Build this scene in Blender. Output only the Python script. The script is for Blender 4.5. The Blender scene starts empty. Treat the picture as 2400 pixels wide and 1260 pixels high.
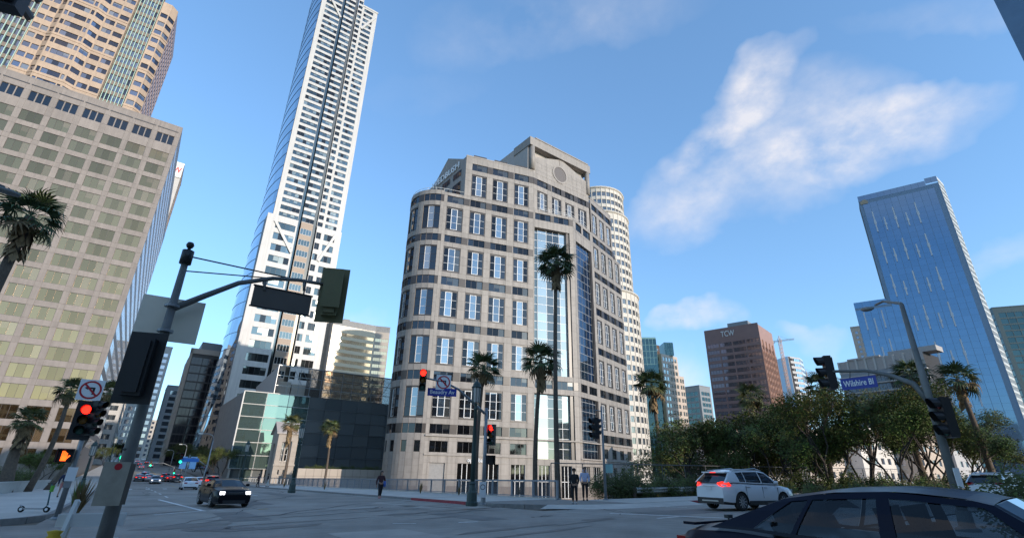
import bpy, bmesh, math, random
from math import sin, cos, pi, hypot
from mathutils import Vector, Matrix
R = math.radians
random.seed(7)
sc = bpy.context.scene
col = sc.collection

# ------------------------------------------------------------ camera, sky, sun, exposure
FOC, TH, RO, CZ = 1160.0, R(22.45), R(1.12), 1.5
cam_d = bpy.data.cameras.new('camera'); cam = bpy.data.objects.new('camera', cam_d); col.objects.link(cam)
cam_d.sensor_width = 36; cam_d.lens = FOC / 2400 * 36; cam_d.clip_start = .1; cam_d.clip_end = 6000
cam.matrix_world = Matrix.Translation((0, 0, CZ)) @ Matrix.Rotation(pi/2 + TH, 4, 'X') @ Matrix.Rotation(RO, 4, 'Z')
sc.camera = cam
SUN_AZ, SUN_EL = 128.0, 13.0
sun_d = bpy.data.lights.new('sun', 'SUN'); sun = bpy.data.objects.new('sun', sun_d); col.objects.link(sun)
sun_d.energy = 2.0; sun_d.angle = R(.55); sun_d.color = (1, .88, .75)
sv = Vector((sin(R(SUN_AZ))*cos(R(SUN_EL)), cos(R(SUN_AZ))*cos(R(SUN_EL)), sin(R(SUN_EL))))
sun.rotation_euler = sv.to_track_quat('Z', 'Y').to_euler(); sun.location = (0, 0, 300)
world = bpy.data.worlds.new('World'); sc.world = world; world.use_nodes = True
SKY_STRENGTH = .15
sc.view_settings.view_transform = 'Standard'; sc.view_settings.look = 'None'
sc.view_settings.exposure = 1.1; sc.view_settings.gamma = 1; sc.view_settings.use_curve_mapping = False
sc.cycles.max_bounces = 8; sc.cycles.transparent_max_bounces = 12

def ray(px, py):
    x, y = (px-1200)/FOC, (630-py)/FOC
    c, s = cos(RO), sin(RO)
    x, y = c*x - s*y, s*x + c*y
    return Vector((x, cos(TH) - sin(TH)*y, sin(TH) + cos(TH)*y))
def build_world():
    nt = world.node_tree; N = nt.nodes; L = nt.links; N.clear()
    out = N.new('ShaderNodeOutputWorld'); bg = N.new('ShaderNodeBackground'); L.new(bg.outputs[0], out.inputs[0])
    sky = N.new('ShaderNodeTexSky'); sky.sky_type = 'NISHITA'; sky.sun_disc = False
    sky.sun_elevation = R(SUN_EL); sky.sun_rotation = R(SUN_AZ); sky.altitude = 60; sky.air_density = 1.0; sky.dust_density = .35; sky.ozone_density = 1.2
    tc = N.new('ShaderNodeTexCoord')
    nrm = N.new('ShaderNodeVectorMath'); nrm.operation = 'NORMALIZE'; L.new(tc.outputs['Generated'], nrm.inputs[0])
    def math_(op, a, b=None, clamp=False):
        m = N.new('ShaderNodeMath'); m.operation = op; m.use_clamp = clamp
        for i, q in enumerate((a, b)):
            if q is None: continue
            if isinstance(q, (int, float)): m.inputs[i].default_value = q
            else: L.new(q, m.inputs[i])
        return m.outputs[0]
    def noise(scale, det=5, rough=.55, vec=None):
        n = N.new('ShaderNodeTexNoise'); n.inputs['Scale'].default_value = scale; n.inputs['Detail'].default_value = det; n.inputs['Roughness'].default_value = rough
        L.new(vec or nrm.outputs[0], n.inputs['Vector']); return n
    wn = noise(6, 4)
    wv = N.new('ShaderNodeVectorMath'); wv.operation = 'MULTIPLY_ADD'; L.new(wn.outputs['Color'], wv.inputs[0]); wv.inputs[1].default_value = (.16,)*3; L.new(nrm.outputs[0], wv.inputs[2])
    off = N.new('ShaderNodeVectorMath'); off.operation = 'SUBTRACT'; L.new(wv.outputs[0], off.inputs[0]); off.inputs[1].default_value = (.08,)*3
    total = None
    # cloud banks: centre direction, axis direction, half length, half width, thickness
    banks = [((1720, 265), (1850, 130), .135, .040, .95), ((1985, 330), (2270, 262), .145, .055, 1.15), ((1700, 425), (1900, 300), .17, .055, .58),
             ((1850, 345), (2000, 240), .13, .085, .62), ((1610, 748), (1690, 745), .065, .030, 1.1), ((1900, 795), (1960, 800), .045, .015, .45), ((1300, 45), (1450, 20), .20, .045, .22),
             ((850, 740), (900, 740), .05, .02, .35), ((2370, 600), (2400, 600), .045, .018, .32), ((2250, 10), (2400, 0), .10, .02, .18),
             ((1540, 900), (1600, 890), .07, .04, .45), ((1010, 200), (1060, 190), .10, .03, .06),
             ((1520, 490), (1600, 380), .10, .03, .36)]
    extra = [(-160, 25, .3, .08, .7), (160, 35, .25, .07, .8), (100, 30, .2, .06, .7), (-100, 40, .3, .07, .6), (-120, 15, .2, .04, .6), (75, 12, .2, .04, .6), (180, 60, .3, .1, .5)]
    items = []
    for c, a, hl, hw, th in banks:
        C = ray(*c).normalized(); A = ray(*a).normalized(); items.append((C, (A - C), hl, hw, th))
    for azz, el, hl, hw, th in extra:
        C = Vector((sin(R(azz))*cos(R(el)), cos(R(azz))*cos(R(el)), sin(R(el)))); items.append((C, Vector((cos(R(azz)), -sin(R(azz)), .2)), hl, hw, th))
    for C, A, hl, hw, th in items:
        U = (A - C*A.dot(C)).normalized(); V = C.cross(U).normalized()
        d = N.new('ShaderNodeVectorMath'); d.operation = 'SUBTRACT'; L.new(off.outputs[0], d.inputs[0]); d.inputs[1].default_value = C
        def dot(v):
            q = N.new('ShaderNodeVectorMath'); q.operation = 'DOT_PRODUCT'; L.new(d.outputs[0], q.inputs[0]); q.inputs[1].default_value = v; return q.outputs['Value']
        r2 = math_('ADD', math_('ADD', math_('POWER', math_('MULTIPLY', dot(U), 1/hl), 2), math_('POWER', math_('MULTIPLY', dot(V), 1/hw), 2)), math_('POWER', math_('MULTIPLY', dot(C), 2.5), 2))
        b = math_('MULTIPLY', math_('SUBTRACT', 1, math_('MULTIPLY', r2, .5), True), th)
        total = b if total is None else math_('MAXIMUM', total, b)
    st = N.new('ShaderNodeMapping'); st.inputs['Scale'].default_value = (1, 1, 1.5); L.new(nrm.outputs[0], st.inputs[0])
    det = noise(6.5, 8, .56, st.outputs[0])
    fac = math_('MULTIPLY', total, math_('MULTIPLY', math_('SUBTRACT', det.outputs['Fac'], .29), 2.6, True))
    fine = noise(24, 9, .62, st.outputs[0]); fac = math_('MULTIPLY', fac, math_('ADD', math_('MULTIPLY', fine.outputs['Fac'], 1.2), .36))
    fac = math_('MINIMUM', fac, .76)
    cc = N.new('ShaderNodeMix'); cc.data_type = 'RGBA'; L.new(fac, cc.inputs[0])
    ms = N.new('ShaderNodeMix'); ms.data_type = 'RGBA'; ms.blend_type = 'MULTIPLY'; ms.inputs[0].default_value = 1
    gm = N.new('ShaderNodeGamma'); gm.inputs[1].default_value = .72; L.new(sky.outputs[0], gm.inputs[0]); L.new(gm.outputs[0], ms.inputs[6]); ms.inputs[7].default_value = SKY_TINT
    L.new(ms.outputs[2], cc.inputs[6]); cc.inputs[7].default_value = CLOUD_COL
    L.new(cc.outputs[2], bg.inputs[0]); bg.inputs[1].default_value = SKY_STRENGTH
SKY_TINT = (.73, 1.08, 1.47, 1); CLOUD_COL = (3.15, 3.0, 3.0, 1)
build_world()

# ------------------------------------------------------------ coordinates
# X right, Y forward, Z up.  s runs along the avenue (azimuth -35.5), t across it (azimuth 54.5)
AE, AN = R(-35.5), R(54.5)
EX, EY, NX, NY = sin(AE), cos(AE), sin(AN), cos(AN)
def ST(s, t): return (EX*s + NX*t, EY*s + NY*t)
def toST(x, y): return (EX*x + EY*y, NX*x + NY*y)
def gz(x, y):
    s, t = toST(x, y)
    z = .019*max(-70, min(60, x)) - .0044*max(-40, min(90, y))
    if s > 125: z += (min(s, 700) - 125)*.022
    return z
def P(px, py, d):
    r = ray(px, py); h = hypot(r.x, r.y); return Vector((r.x/h*d, r.y/h*d, CZ + r.z/h*d))
def G(px, py, dz=0.0):
    r = ray(px, py); k = (dz - CZ)/(r.z - .019*r.x + .0044*r.y); return Vector((r.x*k, r.y*k, CZ + r.z*k))
def azm(px, py): r = ray(px, py); return math.degrees(math.atan2(r.x, r.y))

# ------------------------------------------------------------ materials
MATS = {}
def mat(name, c, rough=.6, metal=0., var=.12, scale=2., bump=0., bscale=30., emit=0., ecol=None, spec=.5, orand=.0, trans=0., coat=0., ior=1.5, dirt=0., streak=0.):
    if name in MATS: return MATS[name]
    m = bpy.data.materials.new(name); m.use_nodes = True; nt = m.node_tree; N = nt.nodes; L = nt.links
    b = N['Principled BSDF']; b.inputs['Roughness'].default_value = rough; b.inputs['Metallic'].default_value = metal
    b.inputs['Specular IOR Level'].default_value = spec; b.inputs['IOR'].default_value = ior; b.inputs['Transmission Weight'].default_value = trans
    b.inputs['Coat Weight'].default_value = coat; b.inputs['Coat Roughness'].default_value = .04
    c4 = (*c, 1)
    if var > 0 or orand > 0:
        geo = N.new('ShaderNodeNewGeometry')
        n = N.new('ShaderNodeTexNoise'); n.inputs['Scale'].default_value = scale; n.inputs['Detail'].default_value = 6; n.inputs['Roughness'].default_value = .6; L.new(geo.outputs['Position'], n.inputs['Vector'])
        mr = N.new('ShaderNodeMapRange'); mr.inputs[1].default_value = .25; mr.inputs[2].default_value = .75; mr.inputs[3].default_value = 1-var; mr.inputs[4].default_value = 1+var; L.new(n.outputs['Fac'], mr.inputs[0])
        f = mr.outputs[0]
        if orand > 0:
            oi = N.new('ShaderNodeObjectInfo'); m2 = N.new('ShaderNodeMapRange'); m2.inputs[3].default_value = 1-orand; m2.inputs[4].default_value = 1+orand; L.new(oi.outputs['Random'], m2.inputs[0])
            mm = N.new('ShaderNodeMath'); mm.operation = 'MULTIPLY'; L.new(f, mm.inputs[0]); L.new(m2.outputs[0], mm.inputs[1]); f = mm.outputs[0]
            mi_ = N.new('ShaderNodeMapRange'); mi_.inputs[3].default_value = 1-orand; mi_.inputs[4].default_value = 1+orand; L.new(geo.outputs['Random Per Island'], mi_.inputs[0])
            mm = N.new('ShaderNodeMath'); mm.operation = 'MULTIPLY'; L.new(f, mm.inputs[0]); L.new(mi_.outputs[0], mm.inputs[1]); f = mm.outputs[0]
        if streak > 0:
            mp = N.new('ShaderNodeMapping'); mp.inputs['Scale'].default_value = (1.3, 1.3, .07); L.new(geo.outputs['Position'], mp.inputs[0]); n4 = N.new('ShaderNodeTexNoise'); n4.inputs['Scale'].default_value = 1.0; n4.inputs['Detail'].default_value = 6; n4.inputs['Roughness'].default_value = .65; L.new(mp.outputs[0], n4.inputs['Vector'])
            m4 = N.new('ShaderNodeMapRange'); m4.inputs[1].default_value = .35; m4.inputs[2].default_value = .62; m4.inputs[3].default_value = 1-streak; m4.inputs[4].default_value = 1.03; L.new(n4.outputs['Fac'], m4.inputs[0])
            mm = N.new('ShaderNodeMath'); mm.operation = 'MULTIPLY'; L.new(f, mm.inputs[0]); L.new(m4.outputs[0], mm.inputs[1]); f = mm.outputs[0]
        if dirt > 0:
            n3 = N.new('ShaderNodeTexNoise'); n3.inputs['Scale'].default_value = scale*.13; n3.inputs['Detail'].default_value = 8; n3.inputs['Roughness'].default_value = .7; L.new(geo.outputs['Position'], n3.inputs['Vector'])
            m3 = N.new('ShaderNodeMapRange'); m3.inputs[1].default_value = .3; m3.inputs[2].default_value = .7; m3.inputs[3].default_value = 1-dirt; m3.inputs[4].default_value = 1+dirt*.6; L.new(n3.outputs['Fac'], m3.inputs[0])
            mm = N.new('ShaderNodeMath'); mm.operation = 'MULTIPLY'; L.new(f, mm.inputs[0]); L.new(m3.outputs[0], mm.inputs[1]); f = mm.outputs[0]
        mx = N.new('ShaderNodeVectorMath'); mx.operation = 'SCALE'; mx.inputs[0].default_value = c; L.new(f, mx.inputs['Scale']); L.new(mx.outputs[0], b.inputs['Base Color'])
    else: b.inputs['Base Color'].default_value = c4
    if bump > 0:
        g2 = N.new('ShaderNodeNewGeometry'); n2 = N.new('ShaderNodeTexNoise'); n2.inputs['Scale'].default_value = bscale; n2.inputs['Detail'].default_value = 4; L.new(g2.outputs['Position'], n2.inputs['Vector'])
        bp = N.new('ShaderNodeBump'); bp.inputs['Strength'].default_value = bump; bp.inputs['Distance'].default_value = .05; L.new(n2.outputs['Fac'], bp.inputs['Height']); L.new(bp.outputs[0], b.inputs['Normal'])
    if emit: b.inputs['Emission Color'].default_value = (*(ecol or c), 1); b.inputs['Emission Strength'].default_value = emit
    MATS[name] = m; return m
def glass(name, c, rough=.03, metal=.85, wav=.0, wscale=.25, orand=.15):
    m = mat(name, c, rough=rough, metal=metal, var=.0, orand=orand)
    if wav and not m.get('wav'):
        m['wav'] = 1; N = m.node_tree.nodes; L = m.node_tree.links; b = N['Principled BSDF']
        g2 = N.new('ShaderNodeNewGeometry'); n2 = N.new('ShaderNodeTexNoise'); n2.inputs['Scale'].default_value = wscale; n2.inputs['Detail'].default_value = 2; L.new(g2.outputs['Position'], n2.inputs['Vector'])
        bp = N.new('ShaderNodeBump'); bp.inputs['Strength'].default_value = wav; bp.inputs['Distance'].default_value = .1; L.new(n2.outputs['Fac'], bp.inputs['Height']); L.new(bp.outputs[0], b.inputs['Normal'])
    return m

# ------------------------------------------------------------ mesh builder
class MB:
    def __init__(s): s.v = []; s.f = []; s.m = []
    def poly(s, pts, mi=0):
        k = len(s.v); s.v += [tuple(p) for p in pts]; s.f.append(tuple(range(k, k+len(pts)))); s.m.append(mi)
    def box(s, x0, x1, y0, y1, z0, z1, mi=0, M=None):
        k = len(s.v); c = [(x, y, z) for z in (z0, z1) for y in (y0, y1) for x in (x0, x1)]
        if M is not None: c = [tuple(M @ Vector(p)) for p in c]
        s.v += c
        for q in ((0,2,3,1), (4,5,7,6), (0,1,5,4), (2,6,7,3), (0,4,6,2), (1,3,7,5)): s.f.append(tuple(k+i for i in q)); s.m.append(mi)
    def bar(s, a, b, w, h=None, mi=0):
        a, b = Vector(a), Vector(b); d = b-a; q = d.to_track_quat('X', 'Z').to_matrix().to_4x4(); h = h or w
        s.box(0, d.length, -w/2, w/2, -h/2, h/2, mi, Matrix.Translation(a) @ q)
    def tube(s, pts, rad, n=8, mi=0, cap=True):
        pts = [Vector(p) for p in pts]; rad = rad if isinstance(rad, (list, tuple)) else [rad]*len(pts); k0 = len(s.v); prev = None
        for i, p in enumerate(pts):
            d = (pts[min(i+1, len(pts)-1)] - pts[max(i-1, 0)]).normalized()
            if prev is None: a = d.orthogonal().normalized()
            else: a = (prev - d*prev.dot(d)).normalized()
            prev = a; b = d.cross(a)
            for j in range(n): t = 2*pi*j/n; s.v.append(tuple(p + (a*cos(t) + b*sin(t))*rad[i]))
        for i in range(len(pts)-1):
            for j in range(n): q = (j+1) % n; s.f.append((k0+i*n+j, k0+i*n+q, k0+(i+1)*n+q, k0+(i+1)*n+j)); s.m.append(mi)
        if cap:
            s.f.append(tuple(k0+j for j in reversed(range(n)))); s.m.append(mi); e = k0+(len(pts)-1)*n; s.f.append(tuple(e+j for j in range(n))); s.m.append(mi)
    def lathe(s, prof, n=12, c=(0, 0, 0), mi=0, M=None):
        k0 = len(s.v)
        for r, z in prof:
            for j in range(n):
                t = 2*pi*j/n; p = Vector((c[0]+r*cos(t), c[1]+r*sin(t), c[2]+z)); s.v.append(tuple(M @ p if M is not None else p))
        for i in range(len(prof)-1):
            for j in range(n): q = (j+1) % n; s.f.append((k0+i*n+j, k0+i*n+q, k0+(i+1)*n+q, k0+(i+1)*n+j)); s.m.append(mi)
        s.f.append(tuple(k0+j for j in reversed(range(n)))); s.m.append(mi); e = k0+(len(prof)-1)*n; s.f.append(tuple(e+j for j in range(n))); s.m.append(mi)
    def prism(s, poly, z0, z1, mi=0):
        n = len(poly)
        a = sum(poly[i][0]*poly[(i+1) % n][1] - poly[(i+1) % n][0]*poly[i][1] for i in range(n))
        if a < 0: poly = poly[::-1]
        f = (lambda v, i: v[i] if isinstance(v, (list, tuple)) else v)
        for i in range(n):
            a, b = poly[i], poly[(i+1) % n]; s.poly([(*a, z0), (*b, z0), (*b, z1), (*a, z1)], mi)
        s.poly([(*p, z1) for p in poly], mi); s.poly([(*p, z0) for p in reversed(poly)], mi)
    def add(s, me_v, me_f, M, mi=0):
        k = len(s.v); s.v += [tuple(M @ Vector(p)) for p in me_v]; s.f += [tuple(k+i for i in q) for q in me_f]; s.m += [mi]*len(me_f)
    def mesh(s, name, mats, smooth=False):
        me = bpy.data.meshes.new(name); me.from_pydata(s.v, [], s.f)
        for m in (mats if isinstance(mats, (list, tuple)) else [mats]): me.materials.append(m)
        if any(s.m): me.polygons.foreach_set('material_index', s.m)
        if smooth: me.polygons.foreach_set('use_smooth', [True]*len(s.f))
        me.update(); return me
    def build(s, name, mats, parent=None, loc=(0, 0, 0), rz=0., smooth=False, rel=None):
        # rel: the vertices are world coordinates; store them relative to this point
        if rel is not None: s.v = [(a-rel[0], b-rel[1], c-rel[2]) for a, b, c in s.v]
        return link(name, s.mesh(name, mats, smooth), parent, loc, rz)
def link(name, me, parent=None, loc=(0, 0, 0), rz=0., scale=None):
    o = bpy.data.objects.new(name, me); col.objects.link(o); o.location = loc; o.rotation_euler = (0, 0, rz)
    if scale: o.scale = scale
    if parent is not None: o.parent = parent
    return o
def tag(o, label=None, cat=None, group=None, kind=None):
    for k, v in (('label', label), ('category', cat), ('group', group), ('kind', kind)):
        if v: o[k] = v
    return o
def thing(name, label, cat, loc=(0, 0, 0), rz=0., group=None):
    o = bpy.data.objects.new(name, None); o.empty_display_size = .3; col.objects.link(o); o.location = loc; o.rotation_euler = (0, 0, rz)
    return tag(o, label, cat, group)
def copy_tree(o, parent=None):
    c = o.copy(); col.objects.link(c); c.parent = parent
    for ch in list(o.children): copy_tree(ch, c)
    return c
def text_mesh(body, size, mt, depth=.02, align='CENTER', shear=0., bold=0.):
    cu = bpy.data.curves.new('lettering', 'FONT'); cu.body = body; cu.size = size; cu.extrude = depth; cu.align_x = align; cu.shear = shear; cu.offset = bold
    cu.resolution_u = 3
    o = bpy.data.objects.new('tmp', cu); col.objects.link(o); dg = bpy.context.evaluated_depsgraph_get()
    me = bpy.data.meshes.new_from_object(o.evaluated_get(dg)); bpy.data.objects.remove(o); me.materials.clear(); me.materials.append(mt); me.name = 'lettering'; return me
def lettering(body, size, mt, parent, loc, rz, depth=.02, width=None, bold=0., shear=0., align='CENTER', name='lettering'):
    me = text_mesh(body, size, mt, depth, align, shear, bold)
    if width:
        xs = [v.co.x for v in me.vertices]; k = width/(max(xs)-min(xs))
        for v in me.vertices: v.co.x *= k
    o = link(name, me, parent, loc); o.rotation_euler = (pi/2, 0, rz); return o

# ------------------------------------------------------------ facade tools
class Fac:
    """vertical plane: u runs left to right as seen from outside, w outwards, z up"""
    def __init__(s, p, az):
        a = R(az); s.p = (p[0], p[1]); s.az = az; s.d = (sin(a), cos(a)); s.n = (cos(a), -sin(a)); s.rz = pi/2 - a
    def at(s, u, w=0., z=0.): return Vector((s.p[0]+s.d[0]*u+s.n[0]*w, s.p[1]+s.d[1]*u+s.n[1]*w, z))
    def xy(s, u, w=0.): q = s.at(u, w); return (q.x, q.y)
    def U(s, px, py):
        r = ray(px, py); a, b, c, d = r.x, -s.d[0], r.y, -s.d[1]; det = a*d - b*c
        t = (s.p[0]*d - b*s.p[1])/det; u = (a*s.p[1] - c*s.p[0])/det
        return u, CZ + r.z*t
    def quad(s, mb, u0, u1, z0, z1, w=0., mi=0): mb.poly([s.at(u0, w, z0), s.at(u1, w, z0), s.at(u1, w, z1), s.at(u0, w, z1)], mi)
    def box(s, mb, u0, u1, z0, z1, w0, w1, mi=0):
        M = Matrix.Translation(s.at(0, 0, 0)) @ Matrix.Rotation(s.rz, 4, 'Z'); mb.box(u0, u1, -w1, -w0, z0, z1, mi, M)
def cells(U0, U1, Z0, Z1, wins):
    us = sorted({round(x, 4) for x in [U0, U1] + [q for w in wins for q in w[:2]] if U0-1e-4 <= x <= U1+1e-4})
    zs = sorted({round(x, 4) for x in [Z0, Z1] + [q for w in wins for q in w[2:4]] if Z0-1e-4 <= x <= Z1+1e-4})
    hole = [[any(w[0]-1e-3 < (us[i]+us[i+1])/2 < w[1]+1e-3 and w[2]-1e-3 < (zs[j]+zs[j+1])/2 < w[3]+1e-3 for w in wins) for j in range(len(zs)-1)] for i in range(len(us)-1)]
    return us, zs, hole
def wall(mb, F, U0, U1, Z0, Z1, wins, depth=.3, mi=0, rmi=None):
    us, zs, hole = cells(U0, U1, Z0, Z1, wins); rmi = mi if rmi is None else rmi
    ni, nj = len(us)-1, len(zs)-1
    for j in range(nj):                       # merge runs of solid cells
        i = 0
        while i < ni:
            if hole[i][j]: i += 1; continue
            k = i
            while k < ni and not hole[k][j]: k += 1
            F.quad(mb, us[i], us[k], zs[j], zs[j+1], 0, mi); i = k
    for w in wins:
        u0, u1, z0, z1 = w[:4]
        mb.poly([F.at(u0, 0, z0), F.at(u1, 0, z0), F.at(u1, -depth, z0), F.at(u0, -depth, z0)], rmi)
        mb.poly([F.at(u0, 0, z1), F.at(u0, -depth, z1), F.at(u1, -depth, z1), F.at(u1, 0, z1)], rmi)
        mb.poly([F.at(u0, 0, z0), F.at(u0, -depth, z0), F.at(u0, -depth, z1), F.at(u0, 0, z1)], rmi)
        mb.poly([F.at(u1, 0, z0), F.at(u1, 0, z1), F.at(u1, -depth, z1), F.at(u1, -depth, z0)], rmi)
WC = {}
def winmesh(w, h, nx, ny, gm, fm, bar=.07, edge=.07, stick=.05, name='window', mix=None, seed=0):
    """one pane of glass behind a frame with nx by ny lights; X 0..w, Z 0..h, outwards is -Y"""
    key = (round(w, 2), round(h, 2), nx, ny, gm.name, fm.name, bar, edge, bool(mix), seed)
    if key in WC: return WC[key]
    mb = MB(); rw = random.Random(seed*31+nx)
    if not mix: mb.poly([(0, 0, 0), (w, 0, 0), (w, 0, h), (0, 0, h)], 0)
    else:
        for i in range(nx):
            q = rw.random(); mi = 0 if q < .5 else (2 if q < .75 else 3); zc = h*rw.choice((0, 0, .3, .5, .7)) if mi == 3 else 0
            x0, x1 = w*i/nx, w*(i+1)/nx; mb.poly([(x0, 0, zc), (x1, 0, zc), (x1, 0, h), (x0, 0, h)], mi)
            if zc: mb.poly([(x0, 0, 0), (x1, 0, 0), (x1, 0, zc), (x0, 0, zc)], 0)
    def strip(x0, x1, z0, z1):
        y = -stick; mb.poly([(x0, y, z0), (x1, y, z0), (x1, y, z1), (x0, y, z1)], 1)
        if x1-x0 < z1-z0:
            mb.poly([(x0, 0, z0), (x0, y, z0), (x0, y, z1), (x0, 0, z1)], 1); mb.poly([(x1, y, z0), (x1, 0, z0), (x1, 0, z1), (x1, y, z1)], 1)
        else:
            mb.poly([(x0, y, z0), (x0, 0, z0), (x1, 0, z0), (x1, y, z0)], 1); mb.poly([(x0, 0, z1), (x0, y, z1), (x1, y, z1), (x1, 0, z1)], 1)
    if edge:
        strip(0, edge, 0, h); strip(w-edge, w, 0, h); strip(edge, w-edge, 0, edge); strip(edge, w-edge, h-edge, h)
    for i in range(1, nx): x = w*i/nx; strip(x-bar/2, x+bar/2, edge, h-edge)
    for j in range(1, ny): z = h*j/ny; strip(edge, w-edge, z-bar/2, z+bar/2)
    me = mb.mesh(name, [gm, fm] + (list(mix) if mix else [])); WC[key] = me; return me
UNIT = MB(); UNIT.box(0, 1, -1, 0, 0, 1); UNIT_BOX = (UNIT.v, UNIT.f)
UB = {}
def unit_box(m):
    if m.name not in UB:
        q = MB(); q.box(0, 1, -1, 0, 0, 1); UB[m.name] = q.mesh('panel', m)
    return UB[m.name]
class Bldg:
    def __init__(s, name, label, cat, loc, group=None):
        s.loc = Vector((loc[0], loc[1], loc[2] if len(loc) > 2 else gz(loc[0], loc[1]))); s.root = thing(name, label, cat, s.loc, 0, group)
        s.w = []; s.p = []
    def part(s, mb, name, mats, label=None, smooth=False, parent=None, kind=None):
        o = mb.build(name, mats, parent or s.root, smooth=smooth, rel=s.loc)
        if label: o['label'] = label
        if kind: o['kind'] = kind
        return o
    def win(s, F, u, z, me, w=-.28, size=10., name='window', jit=.0, sub=None): s.w.append((size, F, u, z, me, w, name, jit, sub))
    def panels(s, F, U0, U1, Z0, Z1, wins, pm, pw=1.5, ph=2.4, proud=.04, gap=.03):
        us, zs, hole = cells(U0, U1, Z0, Z1, wins)
        for i in range(len(us)-1):
            for j in range(len(zs)-1):
                if hole[i][j]: continue
                a, b, c, d = us[i], us[i+1], zs[j], zs[j+1]; nu = max(1, math.ceil((b-a)/pw - .2)); nz = max(1, math.ceil((d-c)/ph - .2))
                for x in range(nu):
                    for y in range(nz):
                        s.p.append((F, a+(b-a)*x/nu, a+(b-a)*(x+1)/nu, c+(d-c)*y/nz, c+(d-c)*(y+1)/nz, proud, gap, pm))
    def finish(s, cap=300, restname='window_field'):
        s.w.sort(key=lambda q: -q[0]); rest = {}
        for k, (size, F, u, z, me, w, name, jit, sub) in enumerate(s.w):
            M = Matrix.Translation(F.at(u, w, z)) @ Matrix.Rotation(F.rz + random.uniform(-jit, jit), 4, 'Z') @ Matrix.Rotation(random.uniform(-jit, jit), 4, 'X')
            if k < cap:
                o = link(name, me, s.root); o.matrix_local = Matrix.Translation(-s.loc) @ M
                if sub:
                    for nm, sme, off in sub: link(nm, sme, o, off)
            else:
                key = tuple(m.name for m in me.materials); rest.setdefault(key, ([], [m for m in me.materials]))[0].append((me, M))
        for lst, mats in rest.values():
            mb = MB()
            for me, M in lst:
                b = len(mb.v); mb.v += [tuple(M @ v.co) for v in me.vertices]
                for p in me.polygons: mb.f.append(tuple(b+i for i in p.vertices)); mb.m.append(p.material_index)
            s.part(mb, restname, mats, kind='stuff')
        s.p.sort(key=lambda q: -((q[2]-q[1])*(q[4]-q[3])) - (.0 if q[3] > 12 else .3)); rest = {}
        for k, (F, a, b, c, d, pr, gp, pm) in enumerate(s.p):
            q = pr*random.uniform(.8, 1.2)
            if k < 300:
                link('panel', unit_box(pm), s.root, F.at(a+gp/2, 0, c+gp/2) - s.loc, F.rz, (b-a-gp, q, d-c-gp))
            else: rest.setdefault(pm.name, (pm, []))[1].append((F, a+gp/2, b-gp/2, c+gp/2, d-gp/2, q))
        for pm, lst in rest.values():
            mb = MB()
            for F, a, b, c, d, q in lst: F.box(mb, a, b, c, d, 0, q)
            s.part(mb, 'panel_field', pm, kind='stuff')
def lines(*pts): return list(zip(pts[:-1], pts[1:]))

STONE = mat('warm_granite', (.295, .265, .237), .55, var=.10, scale=1.2, bump=.08, bscale=18, orand=.07, streak=.16)
STONE_BACK = mat('stone_joint', (.20, .17, .15), .8)
BROWN = mat('brown_granite', (.05, .041, .036), .35, var=.15, orand=.1)
WHITE_FR = mat('white_frame', (.75, .74, .72), .45, var=.03)
DARK_FR = mat('dark_frame', (.05, .05, .055), .45, var=.05)
DARKIN = mat('dark_interior', (.03, .03, .035), .9, var=.1)
W_GLASS = glass('office_glass', (.075, .078, .085), .025, .92, wav=.05)
W_PALE = glass('pale_mirror_glass', (.36, .39, .41), .02, .95, wav=.03)
ROOFM = mat('roof_gravel', (.3, .29, .28), .9)

# ------------------------------------------------------------ ground, roads, pavements
ASPH = mat('asphalt', (.31, .285, .25), .85, var=.16, scale=.9, bump=.35, bscale=45, dirt=.38)
CONC = mat('pavement_concrete', (.50, .47, .42), .85, var=.12, scale=1.5, bump=.15, bscale=30, dirt=.2)
CURB = mat('kerb_concrete', (.22, .21, .20), .85, var=.2, scale=3)
REDC = mat('red_kerb_paint', (.28, .035, .045), .7, var=.3, scale=4)
PAINT = mat('road_paint', (.70, .69, .66), .8, var=.35, scale=5)
YPAINT = mat('yellow_paint', (.45, .27, .05), .8, var=.35, scale=5)
DIRT = mat('dry_earth', (.16, .13, .095), .95, var=.3, scale=.6, bump=.3, bscale=8)
def sheet(name, pts_st, dz, m, step=6.0, tess=True, kind='structure', parent=None):
    """flat polygon in (s,t), draped on the ground"""
    bm = bmesh.new(); vs = [bm.verts.new((s, t, 0)) for s, t in pts_st]; f = bm.faces.new(vs)
    if tess:
        ss = [p[0] for p in pts_st]; ts = [p[1] for p in pts_st]
        for lo, hi, ax in ((min(ss), max(ss), 0), (min(ts), max(ts), 1)):
            k = lo + step
            while k < hi - .01:
                bmesh.ops.bisect_plane(bm, geom=bm.verts[:] + bm.edges[:] + bm.faces[:], plane_co=(k, 0, 0) if ax == 0 else (0, k, 0), plane_no=(1, 0, 0) if ax == 0 else (0, 1, 0)); k += step
    for v in bm.verts:
        x, y = ST(v.co.x, v.co.y); v.co = (x, y, gz(x, y) + dz)
    bmesh.ops.recalc_face_normals(bm, faces=bm.faces)
    for f in bm.faces:
        if f.normal.z < 0: f.normal_flip()
    me = bpy.data.meshes.new(name); bm.to_mesh(me); bm.free(); me.materials.append(m); o = link(name, me, parent)
    if kind and parent is None: o['kind'] = kind
    return o
def arcst(cs, ct, r, a0, a1, n=10): return [(cs + r*cos(R(a0+(a1-a0)*i/n)), ct + r*sin(R(a0+(a1-a0)*i/n))) for i in range(n+1)]
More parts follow.
